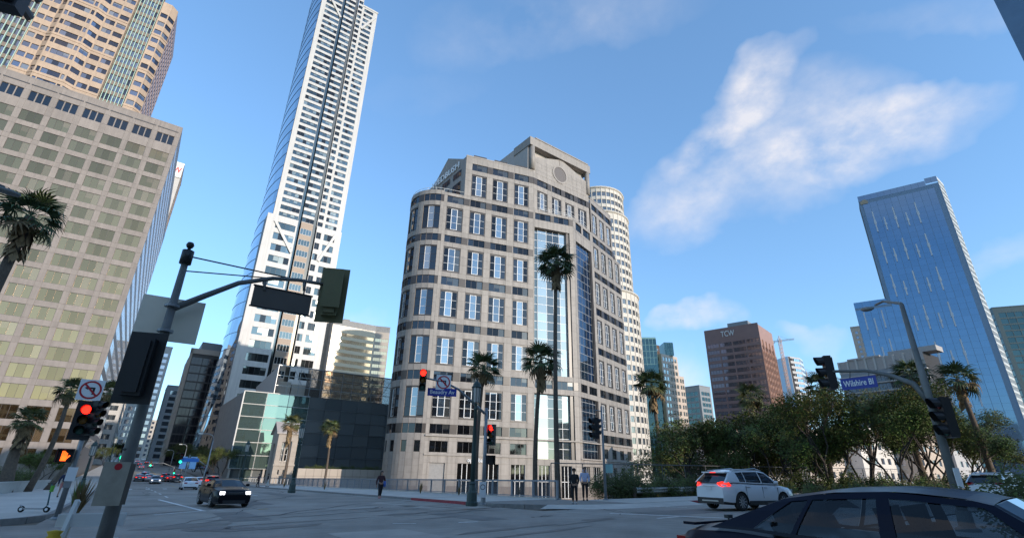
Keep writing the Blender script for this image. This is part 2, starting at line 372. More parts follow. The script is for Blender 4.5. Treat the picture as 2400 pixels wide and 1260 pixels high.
# terrain: drops behind the railing to the freeway cutting
def terrain_z(x, y):
    s, t = toST(x, y); z = gz(x, y) - .06
    drop = 0
    if t > 22.4 and s > 24.2: drop = 6.0*min(1, (t-22.4)/5.)*min(1, (s-24.2)/6.)
    if s > 24.2 and t > 26 : drop = max(drop*(1 if t < 60 else 1), 0) if s > 34 else drop*.45
    if s > 100 and t < 60: drop *= max(0, 1-(s-130)/40.) if s > 130 else 1
    return z - drop
def ground():
    bm = bmesh.new(); ax = sorted(set([-2500, -1600, -1000, -700, -500] + list(range(-400, -100, 25)) + list(range(-100, 130, 5)) + list(range(130, 420, 25)) + [500, 700, 1000, 1600, 2500]))
    ay = sorted(set([-1200, -700, -400, -200, -120] + list(range(-100, 0, 20)) + list(range(0, 180, 5)) + list(range(180, 520, 25)) + [600, 800, 1100, 1600, 2600, 3500]))
    g = [[bm.verts.new((x, y, terrain_z(x, y))) for x in ax] for y in ay]
    for j in range(len(ay)-1):
        for i in range(len(ax)-1): bm.faces.new((g[j][i], g[j][i+1], g[j+1][i+1], g[j+1][i]))
    me = bpy.data.meshes.new('ground'); bm.to_mesh(me); bm.free(); me.materials.append(DIRT); tag(link('ground', me), kind='structure')
ground()
TL, TRc = -2.0, 16.3
sheet('avenue_road', [(-90, TL+3), (8, TL+3), (24.5, TL), (760, TL), (760, TRc), (24, TRc), (-90, TRc)], 0, ASPH, 12)
sheet('side_street_road', [(8, TRc+.0), (8, 120), (20, 120), (20, TRc)], 0.004, ASPH, 12); sheet('side_street_road', [(8, -90), (8, TL+3), (24.5, TL), (24.5, -90)], 0.004, ASPH, 12)
def pavement(name, pts, dz=.15, kerb=None):
    """slab cut into flags with a kerb round the edges listed"""
    o = sheet(name, pts, dz, CONC, 1.5)
    return o
def kerb(pts, red=()):
    """kerb stones along a path in (s,t)"""
    par = bpy.data.objects.new('kerb', None); col.objects.link(par); tag(par, kind='structure'); k = 0; path = []
    for (a, b), i in zip(lines(*pts), range(99)):
        L = hypot(b[0]-a[0], b[1]-a[1]); n = max(1, round(L/1.8))
        for j in range(n): path.append((((a[0]+(b[0]-a[0])*j/n), (a[1]+(b[1]-a[1])*j/n)), ((a[0]+(b[0]-a[0])*(j+1)/n), (a[1]+(b[1]-a[1])*(j+1)/n)), i))
    for a, b, i in path:
        p, q = ST(*a), ST(*b); mb = MB(); d = Vector((q[0]-p[0], q[1]-p[1], 0)); L = d.length
        if L < .05 or k > 300: continue
        nrm = Vector((-d.y, d.x, 0)).normalized(); k += 1; za, zb_ = gz(*p), gz(*q); g_ = d.normalized()*.008
        A, B_ = Vector((*p, za)) + g_, Vector((*q, zb_)) - g_
        ps = []
        for P_ in (A, B_): ps += [P_ + nrm*.11 + Vector((0, 0, -.1)), P_ - nrm*.11 + Vector((0, 0, -.1)), P_ - nrm*.10 + Vector((0, 0, .158)), P_ + nrm*.10 + Vector((0, 0, .158))]
        mb.v = [tuple(v) for v in ps]; mb.f = [(0, 1, 2, 3), (7, 6, 5, 4), (0, 4, 5, 1), (1, 5, 6, 2), (2, 6, 7, 3), (3, 7, 4, 0)]; mb.m = [0]*6
        mb.build('kerb_stone', REDC if i in red else CURB, par)
# far corner
cor = arcst(26, TRc+6, 6, 270, 180, 8)
cor = [(s, t) for s, t in cor]
far_c = [(430, TRc), (120, TRc), (60, TRc), (40, TRc), (32, TRc)] + cor + [(20, 30), (20, 60), (20, 118)]
pavement('pavement', far_c + [(24.6, 118), (24.6, 22.7), (430, 22.7)])
kerb([(130, TRc), (60, TRc), (34, TRc)] + cor[:5], red=(2,)); kerb([(20, 27.5), (20, 48), (20, 110)], red=(0,)); 
def ramp():
    inner = cor[4:] + [(20, 24), (20, 27.5)]; outer = [(s - .0 - (1.1 if i > 1 else .5), t - (.9 if i < 4 else .2)) for i, (s, t) in enumerate(inner)]; mb = MB()
    for i in range(len(inner)-1):
        q = []
        for (s, t), z in ((outer[i], .006), (outer[i+1], .006), (inner[i+1], .152), (inner[i], .152)): x, y = ST(s, t); q.append((x, y, gz(x, y)+z))
        mb.poly(q)
    tag(mb.build('kerb_ramp', CONC), kind='structure')
ramp()
# left corner
lc = arcst(28.5, TL-4, 4, 90, 180, 6)
left_c = [(430, TL), (100, TL), (50, TL)] + lc + [(24.5, -14), (24.5, -60)]
pavement('pavement', left_c + [(40, -60), (40, -8.2), (430, -8.2)]); kerb([(120, TL), (60, TL), (28.5, TL)] + lc[1:] + [(24.5, -12), (24.5, -30)], red=(7, 8))
# near corners (out of frame below the picture)
pavement('pavement', [(8, -60), (8, -5)] + arcst(3, -4, 5, 0, 90, 6) + [(-60, 1), (-60, -60)])
pavement('pavement', [(7, 120), (7, TRc+4)] + arcst(3, TRc+4, 4, 0, -90, 6) + [(-60, TRc), (-60, 22.5), (0, 22.5), (0, 120)])
# painted markings
def stripe(a, b, w, m=PAINT, name='road_line', dz=.010):
    d = (b[0]-a[0], b[1]-a[1]); L = hypot(*d); n = (-d[1]/L*w/2, d[0]/L*w/2)
    return sheet(name, [(a[0]+n[0], a[1]+n[1]), (b[0]+n[0], b[1]+n[1]), (b[0]-n[0], b[1]-n[1]), (a[0]-n[0], a[1]-n[1])], dz, m, 6)
def gst(px, py): p = G(px, py); return toST(p.x, p.y)
stripe(gst(372, 1170), gst(478, 1197), .20); stripe(gst(360, 1206), gst(480, 1196), .18); stripe(gst(490, 1196.5), gst(560, 1193), .12); stripe(gst(0, 1210), gst(60, 1207), .15); stripe(gst(190, 1211), gst(290, 1205), .14)
stripe(gst(1075, 1224), gst(1120, 1222), .16); stripe(gst(1430, 1202), gst(1760, 1216), .22); stripe(gst(1500, 1186), gst(1545, 1187), .16); stripe(gst(1560, 1187), gst(1610, 1188), .16); stripe(gst(1540, 1214), gst(1590, 1210), .14)
stripe(gst(920, 1226), gst(975, 1226), .12); stripe(gst(605, 1193), gst(628, 1191), .18, YPAINT); stripe(gst(2230, 1225), gst(2300, 1222), .5, YPAINT)
for i in range(6):
    s = 50 + 9*i; stripe((s, 3.2), (s+3.5, 3.2), .14)
    stripe((s, 9.6), (s+3.5, 9.6), .14)
for k in range(9): stripe((84, TL+1.2+k*1.9), (87, TL+1.2+k*1.9), .45)
stripe((98, 7.2), (320, 7.2), .15, YPAINT)
# patched tar marks and manhole
TAR = mat('tar_patch', (.17, .16, .145), .75, var=.25, scale=3)
rr = random.Random(5)
for px, py, w, l in ((430, 1232, 1.0, 2.6), (560, 1215, .7, 2.4), (640, 1235, .6, 3.0), (950, 1203, .5, 2.6), (1180, 1240, .22, 5.0), (1280, 1245, .2, 4.2), (1400, 1216, .3, 2.0), (1030, 1212, .16, 3), (700, 1222, .18, 5), (1380, 1222, .15, 3.5), (350, 1185, .8, 3)):
    s, t = gst(px, py); n = 14; pts = []
    for i in range(n): a = 2*pi*i/n; k = rr.uniform(.7, 1.25); pts.append((s + cos(a)*w*k*.9 + sin(a)*l*.1*k, t + sin(a)*l*.5*k))
    sheet('tar_patch', pts, .007, TAR, tess=False)
s, t = gst(497, 1238); sheet('manhole_surround', arcst(s, t, .85, 0, 345, 23), .006, TAR, tess=False); mh = sheet('manhole_cover', arcst(s, t, .55, 0, 345, 23), .012, mat('cast_iron', (.13, .13, .13), .6, var=.3, scale=8, bump=.5, bscale=25), tess=False, kind=None); tag(mh, 'round cast iron manhole cover in the roadway', 'manhole')
s, t = gst(560, 1236); mh = sheet('manhole_cover', arcst(s, t, .45, 0, 345, 23), .012, MATS['cast_iron'], tess=False, kind=None); tag(mh, 'smaller manhole cover beside a tar patch', 'manhole')
# pavement flags on the far corner: joints shown as separate slabs near the kerb

# cracks sealed with tar and skid streaks
CRK = mat('crack_sealant', (.075, .072, .07), .8, var=.2)
rr = random.Random(11)
def crack(s, t, ds, dt, n, w):
    L_, R_ = [], []
    for i in range(n):
        k = hypot(ds, dt) or 1; wv = w*rr.uniform(.5, 1.3); L_.append((s - dt/k*wv, t + ds/k*wv)); R_.append((s + dt/k*wv, t - ds/k*wv)); s += ds + rr.uniform(-.35, .35); t += dt + rr.uniform(-.35, .35)
    mb = MB()
    for i in range(n-1):
        q = []
        for a in (L_[i], L_[i+1], R_[i+1], R_[i]): x, y = ST(*a); q.append((x, y, gz(x, y) + .009))
        mb.poly(q[::-1])
    tag(mb.build('tar_crack', CRK), kind='structure')
for i in range(26): crack(rr.uniform(12, 40), rr.uniform(-1, 18), rr.choice((.9, .1, .6)), rr.choice((.15, .9, .5)), rr.randint(6, 16), rr.uniform(.03, .07))
for i in range(8): crack(rr.uniform(45, 90), rr.uniform(0, 15), 1.2, .1, 14, .05)

# paving slabs set on the far corner pavement, and a concrete gutter
fp = bpy.data.objects['pavement']; fp.data.materials[0] = mat('paving_joint', (.24, .225, .20), .9, var=.2)
SLAB = mat('paving_slab_concrete', (.50, .47, .42), .85, var=.10, scale=1.5, bump=.15, bscale=30, dirt=.22, orand=.05)
def slab(s0, s1, t0, t1):
    mb = MB(); top = []; bot = []
    for s, t in ((s0, t0), (s1, t0), (s1, t1), (s0, t1)): x, y = ST(s, t); z = gz(x, y) + .15; top.append((x, y, z+.008)); bot.append((x, y, z-.01))
    mb.v = top + bot; mb.f = [(3, 2, 1, 0), (0, 1, 5, 4), (1, 2, 6, 5), (2, 3, 7, 6), (3, 0, 4, 7)]; mb.m = [0]*5; mb.build('paving_slab', SLAB, fp)
k = 26.6
while k < 92:
    w = 1.5 if k < 50 else 3.0
    for j in range(4): slab(k, k+w-.025, TRc+.22+1.42*j, TRc+.22+1.42*j+1.395)
    k += w
for i in range(24):
    for j in range(3): slab(20.2+1.42*j, 20.2+1.42*j+1.395, 23.0+1.6*i, 23.0+1.6*i+1.575)
GUT = mat('gutter_concrete', (.38, .36, .325), .85, var=.2, scale=2, dirt=.3)
sheet('gutter', [(27, TRc-.55), (130, TRc-.55), (130, TRc-.1), (27, TRc-.1)], .012, GUT, 6); sheet('gutter', [(19.4, 27.5), (19.9, 27.5), (19.9, 110), (19.4, 110)], .012, GUT, 6)

PATCH = mat('asphalt_patch', (.20, .19, .175), .85, var=.2, scale=1.2, bump=.3, bscale=45, dirt=.3); PATCH2 = mat('pale_patch', (.38, .35, .31), .85, var=.15, scale=1.2, dirt=.25)
for s0, t0, ls, lt, m in ((22, 3.5, 6, 1.4, PATCH), (27, 8.5, 1.6, 5, PATCH2), (17, 11, 5, 1.2, PATCH), (24, 12.6, 9, 1.0, PATCH2), (34, 6.2, 10, 1.3, PATCH), (14.5, 18.5, 2.2, 6, PATCH), (13, 5, 3, 2.4, PATCH2), (46, 11, 14, 1.6, PATCH)):
    sheet('asphalt_patch', [(s0, t0), (s0+ls, t0+.1), (s0+ls-.1, t0+lt), (s0+.05, t0+lt+.05)], .005, m, 6)

# ------------------------------------------------------------ tan office block on the left
TAN = mat('tan_concrete', (.265, .228, .205), .75, var=.08, scale=.8, bump=.06, orand=.06, streak=.14)
TANJ = mat('tan_joint', (.20, .17, .15), .85)
TAN_GL = glass('glow_tinted_glass', (.42, .26, .13), .03, .95, wav=.06, wscale=.5)  # yellow glow of the reflected low-sun sky is put into the tint
RIB_GL = glass('ribbon_blue_glass', (.40, .47, .56), .03, .95)
def build_tan():
    c = P(425, 300, 140); F = Fac(c, 54.5); B = Bldg('office_block', 'broad tan concrete office block with a grid of square windows above palms', 'building', ST(139.7+15, -35))
    H = 84.8; zb = gz(c.x, c.y) - 1.5; wins = []; rows = []
    z = 76.4
    while z > 3: rows.append((z-2.75, z)); z -= 4.0
    colsu = [(-4.55-4.92*i, -.75-4.92*i) for i in range(10)]
    for a, b in colsu:
        for c0, c1 in rows: wins.append((a, b, c0, c1))
        wins.append((a, b, 79.0, 81.7))
    U0 = colsu[-1][0] - .8
    mb = MB(); wall(mb, F, U0, .35, zb, H, wins, .22, 0, 1); B.part(mb, 'wall', [TANJ, TAN])
    B.panels(F, U0, .35, 1.0, H, wins, TAN, 5.0, 3.0, .05, .035)
    mes = [winmesh(3.8, 2.75, 3, 1, TAN_GL, DARK_FR, .05, .05, mix=(glass('glow_tint_dark', (.36, .225, .115), .03, .95, wav=.06), glass('glow_tint_blind', (.45, .29, .16), .10, .85)), seed=k) for k in range(7)]  # pane variants carry the same painted reflection tint
    me2 = winmesh(3.8, 2.7, 3, 1, W_GLASS, TAN, .22, .05, .12)
    for a, b in colsu:
        for c0, c1 in rows: B.win(F, a, c0, random.choice(mes), -.10, 10 if a > -40 else 5, jit=.004)
        B.win(F, a, 79.0, me2, -.21, 11)
        q = MB(); F.box(q, a-.3, b+.5, 83.1, 83.35, .05, .12); B.part(q, 'coping_slot', DARK_FR)
    # street side: ribbons of blue glass
    SW = Fac(F.xy(.35), -35.5); rib = []; z = 80.0
    while z > 5: rib.append((z-2.3, z)); z -= 4.0
    mb = MB()
    wins2 = [(1.0+5.0*i, 5.6+5.0*i, a, b) for i in range(16) for a, b in rib]
    wall(mb, SW, 0, 82, zb, H, wins2, .03, 0); B.part(mb, 'side_wall', mat('grey_spandrel', (.17, .165, .17), .5))
    me3 = winmesh(4.6, 2.3, 4, 1, RIB_GL, MATS['grey_spandrel'], .10, .0, .015)
    for i in range(16):
        for a, b in rib: B.win(SW, 1.0+5.0*i, a, me3, -.012, 4-i*.05)
    mb = MB()
    poly = [F.xy(U0+.5, -.6), F.xy(-.35, -.6), F.xy(-.35, -81), F.xy(U0+.5, -81)]
    mb.prism(poly, zb, H-.6); B.part(mb, 'core', DARKIN)
    mb = MB(); F.box(mb, U0, .33, H, H+.35, -.5, .04); F.box(mb, U0, U0+.4, zb, H, -81.6, -.01); F.box(mb, U0, .3, zb, H, -82.1, -81.7); B.part(mb, 'parapet', TAN)
    B.finish()
build_tan()

# ------------------------------------------------------------ peach stone tower with green mullions
PEACH = mat('peach_granite', (.44, .32, .23), .6, var=.08, scale=.5, orand=.05, streak=.12)
GREEN_FR = mat('mint_mullion', (.42, .58, .50), .4, var=.05)
PGL = glass('dusk_window_glass', (.26, .27, .32), .04, .9, wav=.04)
def build_peach():
    K = 240/230.; F0 = Fac(P(380, 100, 240), 54.5)
    B = Bldg('granite_tower', 'peach granite tower with ribbon windows and mint green mullion bays', 'building', F0.xy(-28, -25))
    H = 262; fl = 5.15; zb = 95
    pl = [(-62, 0), (-50, 0), (-50, -2.2), (-39.5, -2.2), (-39.5, 0), (-34.4, 0), (-32.6, 1.7), (-23.4, 1.7), (-20.6, 0), (-13, 0), (-13, -2.2), (-4.6, -2.2), (-4.6, 0), (-1.2, 0), (1.2, -2.6)]
    pts = [F0.xy(u*K, w*K) for u, w in pl]; kinds = ['cols3', '', 'green', '', 'cols2', 'one', 'ribbon', 'one', 'cols2', '', 'green', '', 'cols1', 'one']
    hh = [H, H, H-6, H, H, H, H, H, H, H, H, 210, 207, 207]
    for k, ((a, b), kd) in enumerate(zip(lines(*pts), kinds)):
        L = hypot(b[0]-a[0], b[1]-a[1]); az = math.degrees(math.atan2(b[0]-a[0], b[1]-a[1])); F = Fac(a, az); wins = []; H1 = hh[k]
        mb = MB(); zs = []
        z = 100.0
        while z + 4 < H1: zs.append(z); z += fl
        if kd == 'cols2': us = [(L*.06, L*.47), (L*.55, L*.96)]
        elif kd == 'cols3': us = [(L*(.05+.32*i), L*(.3+.32*i)) for i in range(3)]
        elif kd == 'cols1': us = [(L*.15, L*.9)]
        elif kd == 'one': us = [(.12, L-.12)]
        elif kd == 'ribbon': us = [(.5, L*.16), (L*.20, L*.80), (L*.84, L-.5)]
        elif kd == 'green': us = [(.1, L-.1)]
        else: us = []
        wh = 2.5 if kd != 'green' else 3.2
        wins = [(u0, u1, q, q+wh) for q in zs for u0, u1 in us]
        wall(mb, F, 0, L, zb, H1, wins, .35, 0); B.part(mb, 'wall', PEACH if kd != 'green' else mat('dusky_spandrel', (.20, .155, .13), .6, var=.1))
        for q in zs:
            for u0, u1 in us:
                me = winmesh(u1-u0, wh, max(1, round((u1-u0)/1.9)), 1, PGL, DARK_FR, .08, .06, mix=(glass('peach_dark', (.10, .10, .12), .04, .85), glass('peach_blind', (.34, .33, .33), .15, .7)), seed=random.randrange(5))
                B.win(F, u0, q, me, -.3, (10 if kd not in ('cols3',) else 3) - abs(q-165)*.01 - (4 if q > 205 else 0), jit=.002)
        if kd == 'green':
            for i in range(7):
                u = L*(i+.5)/7; q = MB(); F.box(q, u-.11, u+.11, 96, H1-2, .0, .9 if i % 2 else .6); B.part(q, 'mullion', GREEN_FR)
        elif kd:
            q = MB()
            for i, z in enumerate(zs):
                if i % 4 == 1: F.box(q, -.1, L+.1, z-1.2, z-.5, 0, .18)
            B.part(q, 'ledge', PEACH)
    # right flank, going back from the street
    a = pts[-1]; SW = Fac(a, -35.5)
    wins = [(1+3.3*i, 3.4+3.3*i, 100+fl*j, 102.6+fl*j) for i in range(10) for j in range(20)]
    mb = MB(); wall(mb, SW, 0, 34, zb, 206, wins, .3); B.part(mb, 'side_wall', mat('mauve_granite', (.36, .27, .27), .6))
    me = winmesh(2.4, 2.6, 1, 1, PGL, DARK_FR, .06, .06)
    for w in wins: B.win(SW, w[0], w[2], me, -.25, 2)
    mb = MB(); mb.prism([F0.xy(-61*K, -3.2*K), F0.xy(-1.5*K, -3.2*K), F0.xy(-1.5*K, -34), F0.xy(-61*K, -34)], zb, 205)
    mb.prism([F0.xy(-61*K, -3.2*K), F0.xy(-13*K, -3.2*K), F0.xy(-13*K, -34), F0.xy(-61*K, -34)], 204, H-1)
    mb.prism([F0.xy(-60*K, -4*K), F0.xy(-2*K, -4*K), F0.xy(-2*K, -33), F0.xy(-60*K, -33)], gz(*F0.xy(-28, -25))-1, zb+.5)
    B.part(mb, 'core', mat('dark_core', (.10, .09, .085), .8))
    B.finish()
build_peach()

# ------------------------------------------------------------ very tall white tower with braces and a glass sail side
WGW = mat('white_metal_cladding', (.50, .485, .465), .45, var=.04, scale=.3, streak=.12)
WG_GL = glass('grey_green_glass', (.17, .20, .20), .03, .9, wav=.04, orand=.35)
WG_DK = glass('seam_glass', (.17, .20, .20), .08, .8)
SAIL = glass('sail_blue_glass', (.42, .52, .62), .03, .95, wav=.02)
WGM = (glass('wg_dark', (.05, .055, .06), .04, .8), glass('wg_blind', (.30, .33, .31), .15, .7))
def build_wg():
    D = 250; Q = P(640, 505, D); F = Fac(Q, 54.5); B = Bldg('braced_tower', 'very tall slim white tower with diagonal braces and blue sail-shaped glass side', 'building', F.xy(17, -20))
    u = lambda x, y=254: F.U(x, y)[0]
    zt_r = F.U(888, 35)[1]; zbase = Q.z
    e = [0.0, u(709), u(752), u(760), u(786), u(795), u(806), u(812), u(837), u(848)]
    zlow = gz(*F.xy(0)) - 1
    fl = 4.15; zs = [zbase + .8 + fl*i for i in range(80)]; ztop = 296
    bays = [(e[1], e[2], 0, 5), (e[3], e[4], .9, 3), (e[5], e[6], .5, 2), (e[7], e[8], 0, 4)]
    # floors above the setback
    segs = [(-.2, e[2]+.1, 0), (e[3], e[4], .9), (e[5]-.2, e[6]+.3, .5), (e[6]+.3, e[9], 0)]
    for k, ((a, b, w), (b0, b1, bw, n)) in enumerate(zip(segs, bays)):
        Fk = Fac(F.xy(0, w), 54.5); top = ztop if k < 2 else (zt_r + (8 if k == 2 else 0)); wins = [(b0, b1, z, z+2.45) for z in zs if z+3 < top]
        mb = MB(); wall(mb, Fk, a, b, zbase-.2, top, wins, .3); B.part(mb, 'wall', WGW)
        mes = [winmesh(b1-b0, 2.45, n, 1, WG_GL, DARK_FR, .09, .05, mix=WGM, seed=q) for q in range(8)]
        for w_ in wins: B.win(Fk, b0, w_[2], random.choice(mes), -.25, 12 - (3 if w_[2] > 265 else 0), jit=.004)
    # recessed seams
    mb = MB(); F.box(mb, e[2]+.1, e[3], zlow, ztop, -1.6, -.9); B.part(mb, 'seam_glazing', WG_DK)
    mb = MB(); F.box(mb, e[4], e[5]-.2, zlow, ztop, -1.4, -.7); B.part(mb, 'seam_glazing', glass('bronze_seam', (.25, .22, .18), .1, .7))
    # lower part, one metre proud and taller floors
    W = Fac(F.xy(0, 1.0), 54.5); ul = lambda x, y: W.U(x, y)[0]
    L0 = ul(627, 505); zl = [(W.U(0, 0)[1])]; fl2 = 6.0; zz = [zbase - 6.4 - fl2*i for i in range(15)]
    b2 = [(e[1]-.6, e[2]-.5, 4), (e[5]+.2, e[6], 2), (e[7]+.2, e[8]-.3, 3)]
    for a, b, (b0, b1, n) in ((L0, e[2]+.3, b2[0]), (e[5], e[6]+.4, b2[1]), (e[6]+.4, e[9]+.2, b2[2])):
        wins = [(b0, b1, z, z+3.5) for z in zz if z > 8]; mb = MB(); wall(mb, W, a, b, zlow, zbase+.6, wins, .4); B.part(mb, 'wall', WGW)
        mes = [winmesh(b1-b0, 3.5, n, 1, WG_GL, DARK_FR, .08, .05, mix=WGM, seed=q) for q in range(6)]
        for w_ in wins: B.win(W, b0, w_[2], random.choice(mes), -.3, 20, jit=.006)
    C = Fac(F.xy(0, 1.3), 54.5); wins = [(e[3]+.2, e[4]-.2, z, z+3.2) for z in zz if z > 8]; mb = MB(); wall(mb, C, e[3], e[4], zlow, zbase+.4, wins, .3)
    B.part(mb, 'center_bay', mat('brown_spandrel', (.30, .22, .16), .5))
    me = winmesh(e[4]-e[3]-.4, 3.2, 4, 1, WG_GL, WHITE_FR, .08, .08)
    for w_ in wins: B.win(C, w_[0], w_[2], me, -.1, 20, jit=.006)
    # braces
    def brace(Fk, p, q, w=.25):
        mb = MB(); a = Fk.at(*[Fk.U(*p)[0], w, Fk.U(*p)[1]]); b = Fk.at(*[Fk.U(*q)[0], w, Fk.U(*q)[1]]); mb.bar(a, b, .6, 1.3); B.part(mb, 'brace', WGW)
    brace(W, (645, 516), (682, 592)); brace(W, (787, 550), (745, 612)); brace(F, (778, 0), (798, 42)); brace(F, (880, 42), (846, 68))
    # sail side: curved glass going back
    mb = MB(); nz = 40; nu = 12; grid = []
    for j in range(nz+1):
        z = zlow + (ztop+2-zlow)*j/nz; row = []
        bul = 2.0 + 6.5*max(0, 1-z/150.)**1.3
        for i in range(nu+1):
            f = i/nu; p = F.at(-.25 - bul*sin(pi*min(1, f*1.05))**.8 - 1.0*f, -1.0 - 42*f, z); row.append(p)
        grid.append(row)
    for j in range(nz):
        for i in range(nu): mb.poly([grid[j][i+1], grid[j][i], grid[j+1][i], grid[j+1][i+1]])
    B.part(mb, 'sail_glazing', SAIL)
    for j in range(2, nz, 1):
        q = MB(); q.tube([p + Vector((-.05, -.05, 0)) for p in grid[j]], .09, 4); B.part(q, 'glazing_rail', mat('rail_dark', (.10, .14, .2), .5))
    mb = MB(); mb.prism([W.xy(L0+.1, -.1), W.xy(L0+.1, -9), W.xy(L0+2.5, -9), W.xy(L0+2.5, -.1)], zlow, zbase+.3); B.part(mb, 'side_pier', mat('grey_louvre', (.22, .22, .22), .6, var=.3, scale=1.5))
    # cornice and mast
    mb = MB(); F.box(mb, e[6]+.2, e[9]+.3, zt_r, zt_r+1.2, -3, .3); F.box(mb, -.4, e[6]+.3, ztop, ztop+1.5, -3, 1.1); B.part(mb, 'cornice', WGW)
    mb = MB(); mb.prism([F.xy(.6, -1.7), F.xy(e[9]-.3, -1.7), F.xy(e[9]-.3, -42), F.xy(.6, -42)], zlow, zt_r-.5); mb.prism([F.xy(.6, -2.3), F.xy(e[5], -2.3), F.xy(e[5], -42), F.xy(.6, -42)], zt_r-.6, ztop); B.part(mb, 'core', DARKIN)
    mb = MB(); F.box(mb, e[9]-.25, e[9], zlow, zt_r, -42, -.02); B.part(mb, 'side_wall', glass('side_glass', (.4, .46, .5), .05, .9))
    B.finish()
build_wg()

# ------------------------------------------------------------ granite office building with rounded corner and gable
def build_wedbush():
    P0 = P(1250, 530, 115); A = Fac(P0, 70); KU = 11.6; Kp = A.xy(KU); C = Fac(Kp, 36); D = Fac(P0, 53)
    B = Bldg('rounded_office_building', 'grey-pink granite office building with rounded corner, gable with disc and rooftop lettering', 'building', A.xy(0, -20))
    zb = -7.0
    big = [(66.3, 72.8), (55.6, 62.1), (44.8, 51.3), (33.8, 40.4), (23.0, 29.4), (11.9, 18.4)]
    band = [(74.0, 76.0), (63.3, 65.2), (52.5, 54.3), (41.6, 43.6), (30.8, 32.6), (19.8, 21.7), (8.9, 10.8)]
    colsA = [(-23.1, -18.9), (-17.2, -13.1), (-11.5, -7.3), (-5.5, -1.4)]
    def pane(w, h, ny, gm):
        return winmesh(w, h, 1, ny, gm, WHITE_FR, .06, .03, .03, 'pane')
    def bigwin(F, a, b, z0, z1, size=30.):
        w, h = b-a, z1-z0; key = ('bw', round(w, 2), round(h, 2), random.randrange(6))
        if key not in WC:
            mb = MB(); t = .42
            for q in ((0, w, 0, t), (0, w, h-t, h), (0, .2, t, h-t), (w-.2, w, t, h-t)): mb.box(q[0], q[1], -.16, 0, q[2], q[3], 0)
            x0, x1 = w*.33, w*.65
            for q in ((x0-.12, x0, t, h-t), (x1, x1+.12, t, h-t), (x0, x1, t, t+.1), (x0, x1, h-t-.1, h-t)): mb.box(q[0], q[1], -.14, 0, q[2], q[3], 1)
            WC[key] = (mb.mesh('window', [BROWN, WHITE_FR]), [('pane', pane(x0-.32, h-2*t, 3, random.choice(GV)), (.2, -.02, t)), ('pane', pane(x1-x0, h-2*t-.2, 3, random.choice(GP)), (x0, -.05, t+.1)), ('pane', pane(w-x1-.32, h-2*t, 3, random.choice(GV)), (x1+.12, -.02, t))])
        me, sub = WC[key]; B.win(F, a, z0, me, -.22, size, 'window', .003, sub)
    def bandwin(F, a, b, z0, z1, size=20., n=3):
        me = winmesh(b-a, z1-z0, n, 1, W_GLASS, DARK_FR, .06, .05, .03, 'band_window', mix=(GV[3], GV[4]), seed=random.randrange(5)); B.win(F, a, z0, me, -.18, size, 'band_window', .004)
    def pier_block(F, a, b, z0, z1): 
        q = MB(); F.box(q, a, b, z0+.02, z1-.02, .0, .10); B.part(q, 'brown_block', BROWN)
    GV = [W_GLASS, W_GLASS, W_GLASS, glass('office_glass_dark', (.035, .037, .042), .03, .9, wav=.06), glass('office_glass_blind', (.12, .12, .115), .12, .75)]; GP = [W_PALE, W_PALE, glass('pale_mirror_dim', (.22, .24, .26), .02, .95, wav=.05)]
    wm = MB()
    # --- front, long left part (azimuth 70)
    wins = []
    for a, b in colsA:
        for z0, z1 in big:
            if z0 > 66 and a < -20: continue
            wins.append((a, b, z0, z1)); bigwin(A, a, b, z0, z1)
        for z0, z1 in band:
            if z0 > 70 and a < -20: continue
            wins.append((a, b, z0, z1)); bandwin(A, a, b, z0, z1)
            pier_block(A, b+.02, b+1.58 if b < -2 else -.02, z0, z1)
    for a, b in colsA:                                    # base
        c = (a+b)/2
        wins.append((c-1.9, c+1.9, 5.3, 7.5)); bandwin(A, c-1.9, c+1.9, 5.3, 7.5)
        wins.append((c-1.6, c+1.6, -3.2, 3.3)); bigb = winmesh(3.2, 6.5, 3, 2, W_GLASS, WHITE_FR, .12, .05); B.win(A, c-1.6, -3.2, bigb, -.35, 25)
    lo = [w for w in wins if w[3] < 66]; hi = [w for w in wins if w[2] >= 66]
    wall(wm, A, -23.9, 0, zb, 66.0, lo, .35); wall(wm, A, -18.9, 0, 66.0, 77.9, hi, .35)
    B.panels(A, -23.9, 0, -1, 66.0, lo, STONE, 1.5, 2.3); B.panels(A, -18.9, 0, 66.0, 77.9, hi, STONE, 1.5, 2.3)
    # --- entrance bay with the tall glazing
    ent = [(.3, 10.4, 22.9, 61.0), (.3, 10.4, 4.6, 18.6)]; eb = []
    for a, b in ((.5, 4.9), (5.9, 10.3)):
        for z0, z1 in ((63.3, 65.2), (19.8, 21.7)): eb.append((a, b, z0, z1)); bandwin(A, a, b, z0, z1)
        eb.append(((a+b)/2-1.3, (a+b)/2+1.3, -3.2, 3.3)); B.win(A, (a+b)/2-1.3, -3.2, winmesh(2.6, 6.5, 3, 2, W_GLASS, WHITE_FR, .12, .05), -.35, 25)
    for z0, z1 in ((63.3, 65.2), (19.8, 21.7)): pier_block(A, 4.92, 5.88, z0, z1); pier_block(A, 10.4, KU-.05, z0, z1)
    wall(wm, A, 0, KU, zb, 66.0, ent + eb, 1.1); B.panels(A, 0, KU, -1, 66.0, ent + eb, STONE, 1.4, 2.3)
    EM = glass('entrance_mirror', (.52, .50, .46), .03, .95, wav=.05)
